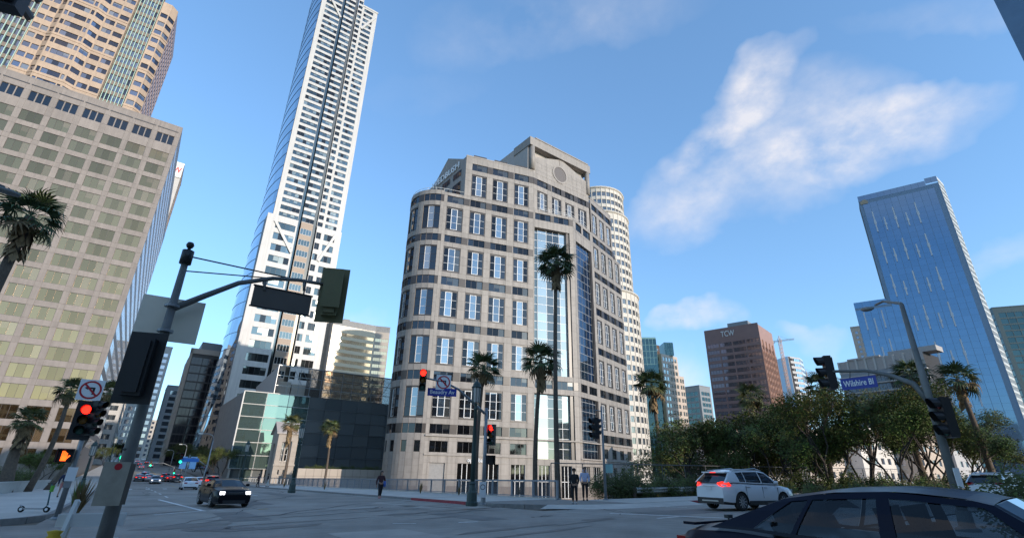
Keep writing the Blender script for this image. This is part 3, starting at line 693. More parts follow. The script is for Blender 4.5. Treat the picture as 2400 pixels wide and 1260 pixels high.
    for u0, u1, z0, z1 in ent:
        for a, b, gm, nx in ((.3, 1.5, WG_DK, 1), (1.5, 4.0, EM, 1), (4.0, 7.7, glass('entrance_grey', (.16, .165, .165), .03, .93, wav=.05), 2), (7.7, 9.5, EM, 1)):
            z = z0
            while z < z1 - .5:
                h = min(2.18, z1-z); B.win(A, a, z, winmesh(b-a, h, nx, 1, gm, WHITE_FR, .06, .05, .04, 'pane'), -.9 if a > .4 else -1.05, 14, 'curtain_wall_pane', .003); z += 2.18
        q = MB(); A.box(q, 9.5, 10.4, z0, z1, -1.0, -.25); B.part(q, 'brown_jamb', BROWN)
    # --- right facade (azimuth 36)
    cR = [(11.6, 14.8), (16.4, 19.6), (21.2, 24.2), (25.9, 28.8)]; LR, LT = 29.8, 25.0; winR = []
    for i, (a, b) in enumerate(cR):
        for z0, z1 in big:
            if z0 > 64 and i == 3: continue
            winR.append((a, b, z0, z1)); bigwin(C, a, b, z0, z1, 12)
        for z0, z1 in band:
            if z0 > 62.5 and i == 3: continue
            winR.append((a, b, z0, z1)); bandwin(C, a, b, z0, z1, 10); pier_block(C, b+.02, b+1.5 if b < 28 else LR-.05, z0, z1)
        c = (a+b)/2; winR.append((c-1.2, c+1.2, 5.3, 7.5)); bandwin(C, c-1.2, c+1.2, 5.3, 7.5, 8)
        winR.append((c-1, c+1, -1, 3.3)); B.win(C, c-1, -1, winmesh(2, 4.3, 2, 1, W_GLASS, WHITE_FR, .1, .05), -.35, 8)
    gb = [(1.2, 10.2, 22.9, 59.5), (1.2, 10.2, 4.6, 18.6)]
    for a, b in ((1.4, 4.6), (5.6, 9.8)):
        for z0, z1 in ((62.9, 65.2), (19.8, 21.7)): gb.append((a, b, z0, z1)); bandwin(C, a, b, z0, z1, 9)
        gb.append((a+.4, b-.4, -1, 3.3)); B.win(C, a+.4, -1, winmesh(b-a-.8, 4.3, 3, 1, W_GLASS, WHITE_FR, .1, .05), -.35, 8)
    for u0, u1, z0, z1 in gb[:2]:
        for a, b, nx in ((1.2, 2.6, 1), (2.6, 8.0, 3), (8.0, 9.6, 1)):
            z = z0
            while z < z1 - .5:
                h = min(2.18, z1-z); B.win(C, a, z, winmesh(b-a, h, nx, 1, glass('deep_blue_glass', (.11, .14, .19), .03, .95), mat('mid_frame', (.30, .31, .32), .5), .05, .05, .04, 'pane'), -.5, 9, 'curtain_wall_pane', .003); z += 2.18
        q = MB(); C.box(q, 9.6, 10.2, z0, z1, -.8, -.15); B.part(q, 'brown_jamb', BROWN)
    allR = winR + gb; lo = [w for w in allR if w[3] < 66]; hi = [w for w in winR if w[2] >= 66 and w[0] > 11]
    wall(wm, C, 0, LR, zb, 62.6, [w for w in lo if w[3] < 62.6], .5); wall(wm, C, 0, LT, 62.6, 66.0, [w for w in lo if w[2] >= 62.6], .35); wall(wm, C, 10.9, LT, 66.0, 77.5, hi, .35)
    B.panels(C, 0, LR, -1, 62.6, [w for w in lo if w[3] < 62.6], STONE, 1.6, 2.3); B.panels(C, 0, LT, 62.6, 66, [w for w in lo if w[2] >= 62.6], STONE, 1.6, 2.3); B.panels(C, 10.9, LT, 66, 77.5, hi, STONE, 1.6, 2.3)
    # --- upper diagonal face with gable (azimuth 53)
    LD = 21.2; cD = [(1.3, 5.0), (6.6, 10.1), (11.6, 15.1), (16.6, 20.0)]; wd = []
    for a, b in cD:
        wd.append((a, b, 66.7, 72.5)); bigwin(D, a, b, 66.7, 72.5, 22); wd.append((a, b, 74, 76)); bandwin(D, a, b, 74, 76); pier_block(D, b+.02, b+1.4, 74, 76)
    pier_block(D, .03, 1.28, 74, 76)
    wall(wm, D, 0, LD, 66, 77.5, wd, .35); B.panels(D, 0, LD, 66, 77.5, wd, STONE, 1.5, 2.3)
    B.part(wm, 'wall', STONE_BACK)
    g = MB(); pts = [(0, 77.5), (LD, 77.5), (LD, 82.6), (LD/2+.5, 86.0), (LD/2-.5, 86.0), (0, 82.6)]
    g.poly([D.at(u, .03, z) for u, z in pts]); 
    for (a, za), (b, zb_) in lines(*(pts + pts[:1])): g.poly([D.at(a, .03, za), D.at(a, -1.6, za), D.at(b, -1.6, zb_), D.at(b, .03, zb_)])
    B.part(g, 'gable_wall', STONE); B.panels(Fac(D.xy(0, .035), 53), .8, LD-.8, 77.6, 82.5, [], STONE, 2.0, 1.25, .035, .03)
    g = MB(); D.box(g, .4, LD-.4, 77.5, 88.3, -7, -1.5); D.box(g, -1.4, -.1, 66, 88.3, -14, -.75); B.part(g, 'gable_back', mat('grey_stone_side', (.40, .36, .33), .6))
    g = MB(); D.box(g, -1.6, LD+.7, 86.0, 88.6, -7, .55); D.box(g, .2, LD-.2, 88.6, 88.95, -6, .7); B.part(g, 'gable_beam', STONE)
    for u in (-.35, LD-.1):
        g = MB(); q = D.at(u, -.15, 0); g.lathe([(.75, 78.5), (.75, 86.0)], 14, (q.x, q.y, 0)); B.part(g, 'corner_column', STONE, smooth=True)
    # disc
    cu, cz = D.U(1312, 410); g = MB(); ring = MB()
    th = [2*pi*i/36 for i in range(36)]
    g.poly([D.at(cu+2.35*cos(t), .10, cz+2.35*sin(t)) for t in th]); B.part(g, 'disc', mat('louvred_disc', (.12, .105, .10), .6, var=.2, scale=6))
    for i in range(36):
        a, b = th[i], th[(i+1) % 36]
        ring.poly([D.at(cu+r*cos(t), .22, cz+r*sin(t)) for r, t in ((2.35, a), (2.35, b), (2.85, b), (2.85, a))][::-1]); ring.poly([D.at(cu+2.85*cos(t), w, cz+2.85*sin(t)) for t, w in ((a, 0), (a, .22), (b, .22), (b, 0))])
        ring.poly([D.at(cu+2.35*cos(t), w, cz+2.35*sin(t)) for t, w in ((a, 0), (b, 0), (b, .22), (a, .22))])
    B.part(ring, 'disc_rim', STONE)
    g = MB()
    for q in ((cu-.12, cu+.12, cz+2.85, 86), (cu-.12, cu+.12, 77.6, cz-2.85)): D.box(g, *q, .03, .06)
    B.part(g, 'gable_joint', STONE_BACK)
    # terrace rail over the entrance
    g = MB()
    for zz in (66.6, 67.1): g.tube([A.at(.3, -.3, zz), A.at(KU-.4, -.3, zz), C.at(10, -.4, zz)], .04, 5)
    for i in range(8): g.tube([A.at(.3+1.5*i, -.3, 66), A.at(.3+1.5*i, -.3, 67.1)], .035, 5)
    B.part(g, 'terrace_rail', WHITE_FR)
    # --- rounded corner
    S = A.at(-23.9); Rr = 7.0; ctr = A.at(-23.9, -Rr)
    nb = 3; bay = R(47.5); cm = MB(); cap = []
    def facet(t0, t1):                        # t measured from the front facade round to the left; u runs left to right
        def pt(t): a = R(160) + t; return (ctr.x + Rr*sin(a), ctr.y + Rr*cos(a))
        a, b = pt(t1), pt(t0); return Fac(a, math.degrees(math.atan2(b[0]-a[0], b[1]-a[1]))), hypot(b[0]-a[0], b[1]-a[1])
    for k in range(nb):
        t = k*bay; hp = R(6.5)
        for t0, t1 in ((t, t+hp), (t+bay-hp, t+bay)):
            F, L = facet(t0, t1); wall(cm, F, 0, L, zb, 66.4, [], .3); B.panels(F, 0, L, -1, 66.4, [(0, L, z0, z1) for z0, z1 in band], STONE, 1.6, 2.3)
            for z0, z1 in band[1:]: pier_block(F, .0, L, z0, z1)
        wj = (bay-2*hp)/3
        for i in range(3):
            F, L = facet(t+hp+i*wj, t+hp+(i+1)*wj); ww = []
            for z0, z1 in big[1:]:
                ww.append((0, L, z0, z1)); q = MB(); F.box(q, 0, L, z0, z0+.32, -.2, -.04); F.box(q, 0, L, z1-.32, z1, -.2, -.04); B.part(q, 'brown_frame', BROWN)
                B.win(F, .02, z0+.32, winmesh(L-.04, z1-z0-.64, 1, 3, W_PALE if i == 1 else W_GLASS, WHITE_FR if i == 1 else DARK_FR, .06, .10 if i == 1 else .03), -.2, 24, 'window', .002)
            for z0, z1 in band[1:]: ww.append((0, L, z0, z1)); B.win(F, .02, z0, winmesh(L-.04, z1-z0, 1, 1, W_GLASS, DARK_FR, .05, .04, .03, 'band_window'), -.15, 18, 'band_window', .002)
            if i != 1:
                ww.append((.1, L-.1, 5.3, 7.5)); B.win(F, .1, 5.3, winmesh(L-.2, 2.2, 1, 1, W_GLASS, DARK_FR, .05, .05), -.2, 15)
            wall(cm, F, 0, L, zb, 66.4, ww, .3); B.panels(F, 0, L, -1, 66.4, ww, STONE, 1.6, 1.3)
    B.part(cm, 'rounded_wall', STONE_BACK)
    g = MB(); arc = [(ctr.x + (Rr-.25)*sin(R(160)+bay*nb*i/24), ctr.y + (Rr-.25)*cos(R(160)+bay*nb*i/24)) for i in range(25)]
    g.prism(arc + [A.xy(-18.9, -14)] + [A.xy(-18.9, -.25)], zb, 66.2); B.part(g, 'rounded_core', ROOFM)
    g = MB(); g.tube([(x*1, y, 67.1) for x, y in arc] , .05, 5); g.tube([A.at(-18.9, -.25, 67.1), A.at(-23.9, -.25, 67.1)], .05, 5)
    for q in arc[::3]: g.tube([(q[0], q[1], 66.2), (q[0], q[1], 67.1)], .035, 5)
    B.part(g, 'roof_rail', WHITE_FR)
    # --- upper left flank carrying the letters: runs back at azimuth -37
    E_ = Fac(A.xy(-18.9), -37); Lb = 20.0; N_ = Fac(E_.xy(Lb), 143.0)   # outward to the left
    gm = MB(); zg = lambda u: 77.6 if u < 4 else 77.6
    pr = [(0, 66), (Lb, 66), (Lb, 77.3), (Lb-3, 77.6), (Lb/2, 82.6), (1.6, 77.9), (0, 77.9)]
    q = [N_.at(Lb-u, 0, z) for u, z in pr]; gm.poly(q[::-1])
    back = [p + Vector((cos(R(37))*4, sin(R(37))*4, 0)) for p in q]
    for i in range(len(q)): j = (i+1) % len(q); gm.poly([q[i], q[j], back[j], back[i]])
    B.part(gm, 'flank_wall', STONE)
    for u in (2.2, 8.0, 13.8):
        for z0, z1, mm in ((66.6, 71.5, 3), (73.2, 75.0, 1)): B.win(N_, Lb-u-4.0, z0, winmesh(4.0, z1-z0, 3, mm, W_GLASS, DARK_FR, .1, .1), .04, 22)
    lettering('WEDBUSH', 2.7, mat('sign_white', (.8, .8, .8), .4, var=0), B.root, N_.at(Lb/2-.5, .2, 76.1) - B.loc, N_.rz, .10, 14.6, .03)
    # small bank sign over the ground floor
    lettering('open bank', 1.1, MATS['sign_white'], B.root, A.at(A.U(1118, 1077)[0], .2, A.U(1118, 1082)[1]) - B.loc, A.rz, .08, 4.3, .015)
    # ledges of the base
    for Fl, q in ((A, (-23.9, .2, 8.35, 8.65, 0, .35)), (A, (.2, KU+.3, 8.35, 8.65, 0, .28)), (C, (0, LR, 8.35, 8.65, 0, .31)), (A, (-23.9, .2, 4.7, 5.0, 0, .25)), (C, (0, LR, 4.7, 5.0, 0, .22)), (A, (-18.9, 0, 77.9, 78.3, -.4, .1)), (C, (10.9, LT, 77.5, 77.9, -.4, .1)), (C, (LT, LR, 62.6, 63.0, -2, .1))):
        g = MB(); Fl.box(g, *q); B.part(g, 'ledge', STONE)
    # parapet upstands between bays, dark gaps at the front
    for a, b in colsA[1:]:
        q = MB(); A.box(q, a+.3, b-.3, 78.3, 78.75, -.3, -.02); B.part(q, 'parapet_strip', BROWN)
    g = MB(); pts = [A.xy(-23.5, -1.3), A.xy(KU-1.0, -1.3), C.xy(LR-.3, -1.2), C.xy(LR-.3, -30), A.xy(-10, -38), A.xy(-24, -24)]
    g.prism(pts, zb, 65.9)
    g.prism([A.xy(-18.3, -.9), D.xy(.2, -.9), D.xy(LD-.6, -.9), C.xy(LT-.4, -.9), C.xy(LT-.4, -24), A.xy(-9, -30), E_.xy(Lb-.5, 1)], 65.8, 77.4); B.part(g, 'core', DARKIN)
    B.finish(480)
build_wedbush()

# ------------------------------------------------------------ the other buildings
def seg(B, F, L, z0, H, fl, bay, ww, wh, gm, fm, wm, nx=1, ny=1, size=5., zfirst=None, top=1.2, depth=.25, margin=.6, bar=.1, edge=.06, panel=None, jit=.003, wname='window'):
    n = max(1, int((L-2*margin)/bay + .01)); off = (L - n*bay)/2 + (bay-ww)/2
    z = zfirst if zfirst is not None else z0 + 3; wins = []
    while z + wh < H - top: wins += [(off+bay*i, off+bay*i+ww, z, z+wh) for i in range(n)]; z += fl
    mb = MB(); wall(mb, F, 0, L, z0, H, wins, depth); B.part(mb, 'wall', wm)
    me = winmesh(ww, wh, nx, ny, gm, fm, bar, edge)
    for w in wins: B.win(F, w[0], w[2], me, -depth*.8, size, wname, jit)
    return wins
def fseg(a, b): L = hypot(b[0]-a[0], b[1]-a[1]); return Fac(a, math.degrees(math.atan2(b[0]-a[0], b[1]-a[1]))), L
def core(B, poly, z0, z1, m=None, name='core'): mb = MB(); mb.prism(poly, z0, z1); return B.part(mb, name, m or DARKIN)
def inset_box(F, L, dep, m=.4): return [F.xy(m, -m), F.xy(L-m, -m), F.xy(L-m, -dep+m), F.xy(m, -dep+m)]
def plain(B, F, L, z0, H, m, name='side_wall', cols=None): mb = MB(); F.quad(mb, 0, L, z0, H); return B.part(mb, name, m)
def block(name, label, px, d, az, L, dep, fl, bay, ww, wh, gm, fm, wm, side=None, nx=1, ny=1, flip=False, size=5., base=None, dz=0, anchor='r', cap=300, sfl=None):
    """box building; px is the pixel of the top front corner (anchor r = right end of the front)"""
    c = P(px[0], px[1], d); F = Fac(c, az)
    if anchor == 'r': F = Fac(F.xy(-L), az)
    H = c.z; ctr = F.xy(L/2, -dep/2); z0 = (gz(*ctr) if base is None else base) - 1.5
    B = Bldg(name, label, 'building', (ctr[0], ctr[1], z0+1.5))
    seg(B, F, L, z0, H, fl, bay, ww, wh, gm, fm, wm, nx, ny, size+1)
    rs = Fac(F.xy(L), az-90); ls = Fac(F.xy(0, -dep), az+90)
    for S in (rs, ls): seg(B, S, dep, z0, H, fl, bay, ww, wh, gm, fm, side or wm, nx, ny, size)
    bk = Fac(F.xy(L, -dep), az+180); plain(B, bk, L, z0, H, wm, 'rear_wall')
    core(B, inset_box(F, L, dep), z0, H-.4)
    mb = MB(); F.box(mb, -.15, L+.15, H-.05, H+.6, -.5, .15); rs.box(mb, .5, dep, H-.05, H+.6, -.5, .12); ls.box(mb, 0, dep-.5, H-.05, H+.6, -.5, .12); B.part(mb, 'parapet', wm)
    B.finish(cap); return B, F, H

WHITEC = mat('white_concrete', (.50, .48, .46), .7, var=.06, scale=.3)
BEIGE = mat('beige_stone', (.42, .37, .32), .7, var=.08, scale=.3)
BLACKGL = glass('black_glass', (.02, .022, .03), .06, .4)
GREYGL = glass('grey_blue_glass', (.20, .24, .28), .05, .85)
TEAL = glass('teal_glass', (.075, .115, .115), .05, .85)
PALEB = glass('pale_blue_glass', (.45, .60, .75), .05, .9)
def signpanel():
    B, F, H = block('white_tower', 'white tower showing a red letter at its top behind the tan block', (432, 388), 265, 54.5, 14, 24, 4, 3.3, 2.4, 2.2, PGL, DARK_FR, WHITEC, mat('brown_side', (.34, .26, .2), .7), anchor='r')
    q = MB(); F.box(q, 10.2, 14, H-7.5, H+.7, .0, .5); B.part(q, 'sign_panel', WHITE_FR)
    lettering('W', 4.2, mat('sign_red', (.6, .02, .03), .4, var=0), B.root, F.at(11.9, .55, H-5) - B.loc, F.rz, .1, 3.4, .05)
signpanel()
block('striped_office_block', 'white office block with dark striped windows beside the tan block', (345, 765), 300, 54.5, 16, 55, 4.2, 4.6, 3.9, 2.2, GREYGL, DARK_FR, WHITEC, nx=2)
block('white_frame_tower', 'far white tower with a grid of square windows down the avenue', (405, 815), 420, 54.5, 20, 40, 4.1, 3.6, 2.5, 2.5, PGL, DARK_FR, WHITEC, nx=1)
block('beige_far_block', 'small beige block at the far end of the avenue', (368, 985), 620, 54.5, 16, 20, 4.2, 3.6, 2, 2.2, PGL, DARK_FR, BEIGE)
block('grey_glass_block', 'grey glass block left of the black tower', (393, 903), 430, 54.5, 18, 30, 4.2, 4.4, 4.0, 2.6, GREYGL, DARK_FR, mat('slate_panel', (.22, .24, .26), .6), anchor='l')
def black_tower():
    c = P(452, 815, 300); F = Fac(c, 54.5); L = 26; dep = 40; H = c.z; z0 = gz(*F.xy(13, -20)) - 1.5
    B = Bldg('black_glass_tower', 'black glass tower with pale stone edges on the avenue', 'building', F.xy(13, -20))
    seg(B, F, L, z0, H-2.5, 4.2, 4.9, 4.7, 3.6, BLACKGL, mat('black_metal', (.03, .03, .035), .5), mat('black_metal', (.03, .03, .035), .5), 3, 1, 6, margin=.5, top=.2)
    S = Fac(F.xy(0, -dep), 144.5); seg(B, S, dep, z0, H-2.5, 4.2, 3.2, 1.9, 2.4, BLACKGL, DARK_FR, BEIGE, size=4)
    R_ = Fac(F.xy(L), -35.5); plain(B, R_, dep, z0, H, BEIGE)
    mb = MB(); F.box(mb, -.6, .5, z0, H, -.5, .5); F.box(mb, -.6, L+.3, H-2.6, H, -.6, .5); F.box(mb, L-.6, L+.3, z0, H-2.6, -.5, .5); B.part(mb, 'stone_edge', BEIGE)
    mb = MB(); F.box(mb, 4, L-2, H, H+5, -dep+6, -6); B.part(mb, 'penthouse', mat('slate_panel', (.22, .24, .26), .6)); core(B, inset_box(F, L, dep), z0, H-.3); B.finish()
black_tower()
block('cream_office_tower', 'cream tower with small windows squeezed between black tower and glass sail', (534, 822), 330, 54.5, 12, 20, 4, 3.3, 1.8, 2.2, PGL, DARK_FR, BEIGE, anchor='r')
block('slim_stone_tower', 'slim pale stone tower with narrow windows behind the blank sign', (792, 748), 340, 54.5, 12, 14, 4.6, 4.6, 1.6, 2.6, PGL, DARK_FR, BEIGE, anchor='r')
def gold():
    d = 330; F = Fac(P(783, 745, d), 54.5); u1 = F.U(882, 762)[0]; H = F.U(783, 745)[1]; dep = 30
    B = Bldg('mirror_banded_block', 'banded mirror-glass office block glaring in the low sun', 'building', F.xy(u1/2, -dep/2)); z0 = B.loc.z - 1.5
    gg = glass('glare_tinted_mirror', (.95, .58, .33), .07, .95, wav=.03)  # golden low-sun glare is put into the mirror tint
    wm = mat('cream_spandrel', (.56, .46, .33), .35, spec=.6)
    seg(B, F, u1, z0, H-4, 4.3, u1/6-.2, u1/6-.3, 2.2, gg, wm, wm, 6, 1, 8, margin=.4, jit=.006, bar=.15, top=.4)
    mb = MB(); F.box(mb, 0, u1, H-4, H, -.6, 0); B.part(mb, 'top_screen', mat('grey_louvre', (.22, .22, .22), .6))
    G_ = Fac(F.xy(u1), 54.5+18); seg(B, G_, 9.5, z0, H-4, 4.3, 4.4, 4.2, 2.2, gg, wm, BEIGE, 3, 1, 7, margin=.3); mb = MB(); G_.box(mb, 0, 9.5, H-4, H, -.6, -.05); B.part(mb, 'top_screen', MATS['grey_louvre'])
    core(B, [F.xy(.4, -.5), F.xy(u1, -.7), G_.xy(9, -.6), F.xy(u1+8, -dep), F.xy(.4, -dep)], z0, H-.5, BEIGE)
    mb = MB(); F.box(mb, 8, 12, H-.5, H+2.2, -9, -5); B.part(mb, 'rooftop_unit', DARK_FR); B.finish()
gold()

# low glass building with a mesh screen on its roof
def low_glass():
    d = 150; F = Fac(P(575, 915, d), 54.5); B = Bldg('glass_podium', 'low green and dark glass podium with steel mesh roof screen', 'building', F.xy(18, -14)); z0 = -7.5
    us = F.U(728, 925)[0]; ue = 44.0; H = F.U(575, 915)[1]; steel = mat('white_steel', (.5, .49, .47), .4, var=.03)
    gl = glass('green_vision_glass', (.20, .28, .25), .03, .75, wav=.08, wscale=.4); dk = glass('dark_vision_glass', (.24, .255, .255), .05, .55, wav=.06, wscale=.4)
    dks = [dk, dk, glass('dark_vision_dim', (.21, .225, .225), .05, .55), glass('dark_vision_pale', (.27, .28, .275), .06, .55)]
    fl = 3.15; rows = [H - fl*(i+1) for i in range(6)]
    n1 = 3; w1 = us/n1
    for j, z in enumerate(rows):
        for i in range(n1): B.win(F, w1*i+.02, z, winmesh(w1-.04, fl-.06, 1, 1, gl, steel, .05, .05, .06), 0, 12, 'glass_panel', .006)
        nn = 6; w2 = (ue-us)/nn
        for i in range(nn): B.win(F, us + w2*i+.02, z+.1, winmesh(w2-.04, fl-.06, 1, 1, random.choice(dks), DARK_FR, .05, .04, .04), -.15, 12, 'glass_panel', .005)
        mb = MB(); F.box(mb, -.1, us, z-.03, z+.07, .02, .18); B.part(mb, 'floor_rail', steel); mb = MB(); F.box(mb, us, ue, z-.0, z+.08, -.13, .02); B.part(mb, 'floor_rail', mat('grey_steel', (.3, .31, .32), .4, metal=.6))
    mb = MB(); F.box(mb, -.25, 0, rows[-1], H+.1, -.1, .25); F.box(mb, -.25, us, H-.08, H+.12, -.1, .25); B.part(mb, 'corner_post', steel)
    # entrance floor under the green part
    for i in range(6):
        u = .2 + i*us/6; B.win(F, u, rows[-1]-4.4, winmesh(us/6-.1, 4.3, 1, 2, gl if i % 2 else dk, steel, .08, .08, .06), -1.2, 14, 'lobby_panel', .004)
    mb = MB()
    for u in (.3, us*.5, us-.3): F.box(mb, u-.25, u+.25, z0, rows[-1], -.6, -.1)
    B.part(mb, 'lobby_column', BEIGE)
    S = Fac(F.xy(0, -45), 144.5); mb = MB(); S.quad(mb, 0, 45, z0, H); S.quad(mb, 0, 45, H, H); B.part(mb, 'side_wall', mat('grey_render', (.26, .25, .24), .7, var=.15, scale=.6, bump=.1))
    core(B, [F.xy(.1, -1.6), F.xy(ue, -1.6), F.xy(ue, -45), F.xy(.1, -45)], z0, H-.25, mat('grey_render', (.26, .25, .24), .7))
    # screen
    T = Fac(P(655, 855, 153), 54.5); ua, ub = 0, T.U(920, 868)[0]; zt = T.U(655, 855)[1]; zbm = H - .2
    mb = MB()
    for i in range(12): u = ua + (ub-ua)*i/11; T.box(mb, u-.07, u+.07, zbm, zt, -.07, .07)
    for k in range(4): z = zbm + (zt-zbm)*k/3; T.box(mb, ua, ub, z-.08, z+.08, -.07, .07)
    B.part(mb, 'screen_frame', mat('grey_steel', (.3, .31, .32), .4, metal=.6))
    mb = MB(); mm = mat('mesh_metal', (.07, .055, .045), .6, metal=.2); z = zbm + .15
    while z < zt: T.box(mb, ua+8, ub, z, z+.12, -.2, -.16); z += .155
    B.part(mb, 'screen_slats', mm, kind='stuff')
    mb = MB()
    for i in range(11):
        u = ua + 7 + (ub-ua-8)*i/11; mb.bar(T.at(u, -3.5, zbm), T.at(u+4.5, -3.0, zt-.3), .14); mb.bar(T.at(u+3, -3.5, zbm), T.at(u-2, -3.0, zt-.3), .12)
    B.part(mb, 'screen_truss', mat('grey_steel', (.3, .31, .32), .4, metal=.6))
    for i in range(3): mb = MB(); T.box(mb, ua+.5+4.2*i, ua+4.4+4.2*i, zbm+.2, zbm+4.2-.4*i, -5, -2); B.part(mb, 'rooftop_unit', mat('tan_render', (.42, .36, .30), .7))
    L_ = Fac(T.xy(0), -35.5); mb = MB(); q = [T.at(0, 0, zbm), T.at(0, -30, zbm), T.at(0, -30, zt-2.5), T.at(0, 0, zt)]; mb.poly(q); mb.poly([p + Vector((.3*NX, .3*NY, 0)) for p in reversed(q)]); mb.poly([q[2], q[3], q[3]+Vector((.3*NX, .3*NY, 0)), q[2]+Vector((.3*NX, .3*NY, 0))]); B.part(mb, 'screen_side', mat('pale_render', (.45, .43, .41), .7))
    mb = MB(); T.box(mb, ua-.1, ub, zt-.1, zt+.15, -.2, .2); B.part(mb, 'screen_cap', mat('grey_steel', (.3, .31, .32), .4, metal=.6))
    B.finish()
low_glass()
def pavilion():
    d = 128; c = P(655, 1012, d); F = Fac(c, 54.5); L = F.U(702, 1012)[0]; dep = 6.0; H = c.z; z0 = -7.5
    B = Bldg('stone_pavilion', 'small gabled stone pavilion with arched side opening beside palm', 'pavilion', F.xy(L/2, -dep/2)); m = mat('buff_stone', (.38, .33, .28), .7, var=.1, scale=1.0, bump=.08, orand=.05)
    wins = [(L*.25, L*.38, 3.2, 7.2), (L*.45, L*.72, 3.2, 7.4), (L*.25, L*.32, .4, 1.4), (L*.5, L*.57, .4, 1.4)]; mb = MB(); wall(mb, F, 0, L, z0, H, wins, .5); B.part(mb, 'wall', m)
    B.panels(F, 0, L, -2, H, wins, m, 1.6, 1.0, .05, .04)
    for w in wins: B.win(F, w[0], w[2], winmesh(w[1]-w[0], w[3]-w[2], 1 if w[3] < 2 else 2, 1 if w[3] < 2 else 3, W_GLASS, WHITE_FR, .06, .06), -.4, 9)
    # gable side facing the avenue, with arch
    S = Fac(F.xy(0, -dep), 144.5); mb = MB(); arch = []; ac, aw, az0, ah = dep/2, 1.3, 3.0, 5.6
    for i in range(13): t = pi*i/12; arch.append((ac - aw*cos(t), ah + aw*sin(t)))
    gp = [(0, z0), (ac-aw, z0), (ac-aw, ah)] + arch[1:-1] + [(ac+aw, ah), (ac+aw, z0), (dep, z0), (dep, H), (dep/2, H+2.1), (0, H)]
    k = 6
    left = [(0, z0), (ac-aw, z0), (ac-aw, ah)] + arch[1:7] + [(dep/2, H+2.1), (0, H)]; right = [(dep-u, z) for u, z in left]
    mb.poly([S.at(u, 0, z) for u, z in left]); mb.poly([S.at(u, 0, z) for u, z in reversed(right)])
    for (a, za), (b, zb_) in lines(*([(ac-aw, z0), (ac-aw, ah)] + arch[1:-1] + [(ac+aw, ah), (ac+aw, z0)])): mb.poly([S.at(a, 0, za), S.at(b, 0, zb_), S.at(b, -1.2, zb_), S.at(a, -1.2, za)])
    S.box(mb, ac-aw, ac+aw, z0, 1.6, -1.0, -.6); B.part(mb, 'gable_wall', m)
    core(B, [F.xy(1.3, -.6), F.xy(L, -.6), F.xy(L, -dep), F.xy(1.3, -dep)], z0, H-.2, mat('tan_render', (.42, .36, .30), .7))
    mb = MB()
    for sgn in (0, 1):
        e0 = S.at(-.4 if sgn == 0 else dep+.4, .5, H-.3); r0 = S.at(dep/2, .5, H+2.25); dv = Vector((NX, NY, 0))*(L+.9); up = Vector((0, 0, .25))
        q = [e0, r0, r0+dv, e0+dv]; mb.poly(q); mb.poly([p+up for p in reversed(q)])
        for i in range(4): j = (i+1) % 4; mb.poly([q[i], q[j], q[j]+up, q[i]+up])
    B.part(mb, 'roof', mat('grey_stone_side', (.40, .36, .33), .6))
    mb = MB(); F.box(mb, -.15, L+.1, 2.2, 2.6, 0, .25); B.part(mb, 'string_course', m); B.finish()
pavilion()
def low_wall():
    d = 122; F = Fac(P(698, 1100, d), 62); L = F.U(962, 1100)[0]; zt = F.U(830, 1099)[1]; z0 = -7.5
    B = Bldg('retaining_wall', 'long pale panelled retaining wall behind the bridge railing', 'wall', F.xy(L/2)); m = mat('pale_wall_panel', (.42, .36, .30), .7, var=.06, scale=1.0, orand=.05)
    n = 15; mb = MB(); F.box(mb, 0, L, z0, zt, -.4, 0); B.part(mb, 'wall_backing', STONE_BACK)
    for i in range(n):
        for j in range(3): q = MB(); F.box(q, L*i/n+.03, L*(i+1)/n-.03, zt-1.5*(j+1)+.03, zt-1.5*j-.02, 0, .06); B.part(q, 'wall_panel', m)
    return F, L, zt
LW = low_wall()

# round white tower
def round_tower():
    d = 215; a0 = 10.9; cx, cy = sin(R(a0))*d, cos(R(a0))*d; B = Bldg('round_white_tower', 'round white stepped tower with small square windows behind the granite building', 'building', (cx, cy))
    wm = mat('white_tower_stone', (.58, .53, .46), .6, var=.05, scale=.3); gm = glass('tower_glass', (.28, .27, .26), .06, .85)
    h = lambda t: CZ + t*(d-8); tiers = [(-4, h(.350), 15.9), (h(.350), h(.535), 14.1), (h(.535), h(.600), 12.6)]
    n = 36; me = winmesh(1.75, 2.25, 2, 1, gm, DARK_FR, .1, .06)
    for z0, z1, r in tiers:
        mb = MB()
        for k in range(n):
            t0 = 2*pi*k/n; t1 = 2*pi*(k+1)/n; a = (cx+r*sin(-t0), cy+r*cos(-t0)); b = (cx+r*sin(-t1), cy+r*cos(-t1)); F, L = fseg(a, b)
            facing = (F.n[0]*-cx + F.n[1]*-cy)/d; rt = F.n[0]*cos(R(a0)) - F.n[1]*sin(R(a0)); zz = z0 + .9; wins = []
            while zz + 2.6 < z1: wins.append(((L-1.75)/2, (L+1.75)/2, zz, zz+2.25)); zz += 3.95
            wall(mb, F, 0, L, z0, z1, wins, .3)
            F.box(mb, -.12, .12, z0, z1, -.1, .15)
            for w in wins: B.win(F, w[0], w[2], me, -.22, 10 if facing > -.15 and rt > .1 else 1, jit=.003)
        top = [(cx+(r)*sin(-2*pi*k/n), cy+(r)*cos(-2*pi*k/n)) for k in range(n)]; mb.poly([(x, y, z1) for x, y in reversed(top)][::-1]); B.part(mb, 'tier', wm)
        mb = MB(); pts = [(cx+(r+.1)*sin(-2*pi*k/n), cy+(r+.1)*cos(-2*pi*k/n), z1) for k in range(n+1)]; mb.tube(pts, .5, 6); B.part(mb, 'tier_cornice', wm)
        core(B, [(cx+(r-.5)*sin(-2*pi*k/n), cy+(r-.5)*cos(-2*pi*k/n)) for k in range(n)], z0, z1-.3)
    B.finish()
round_tower()
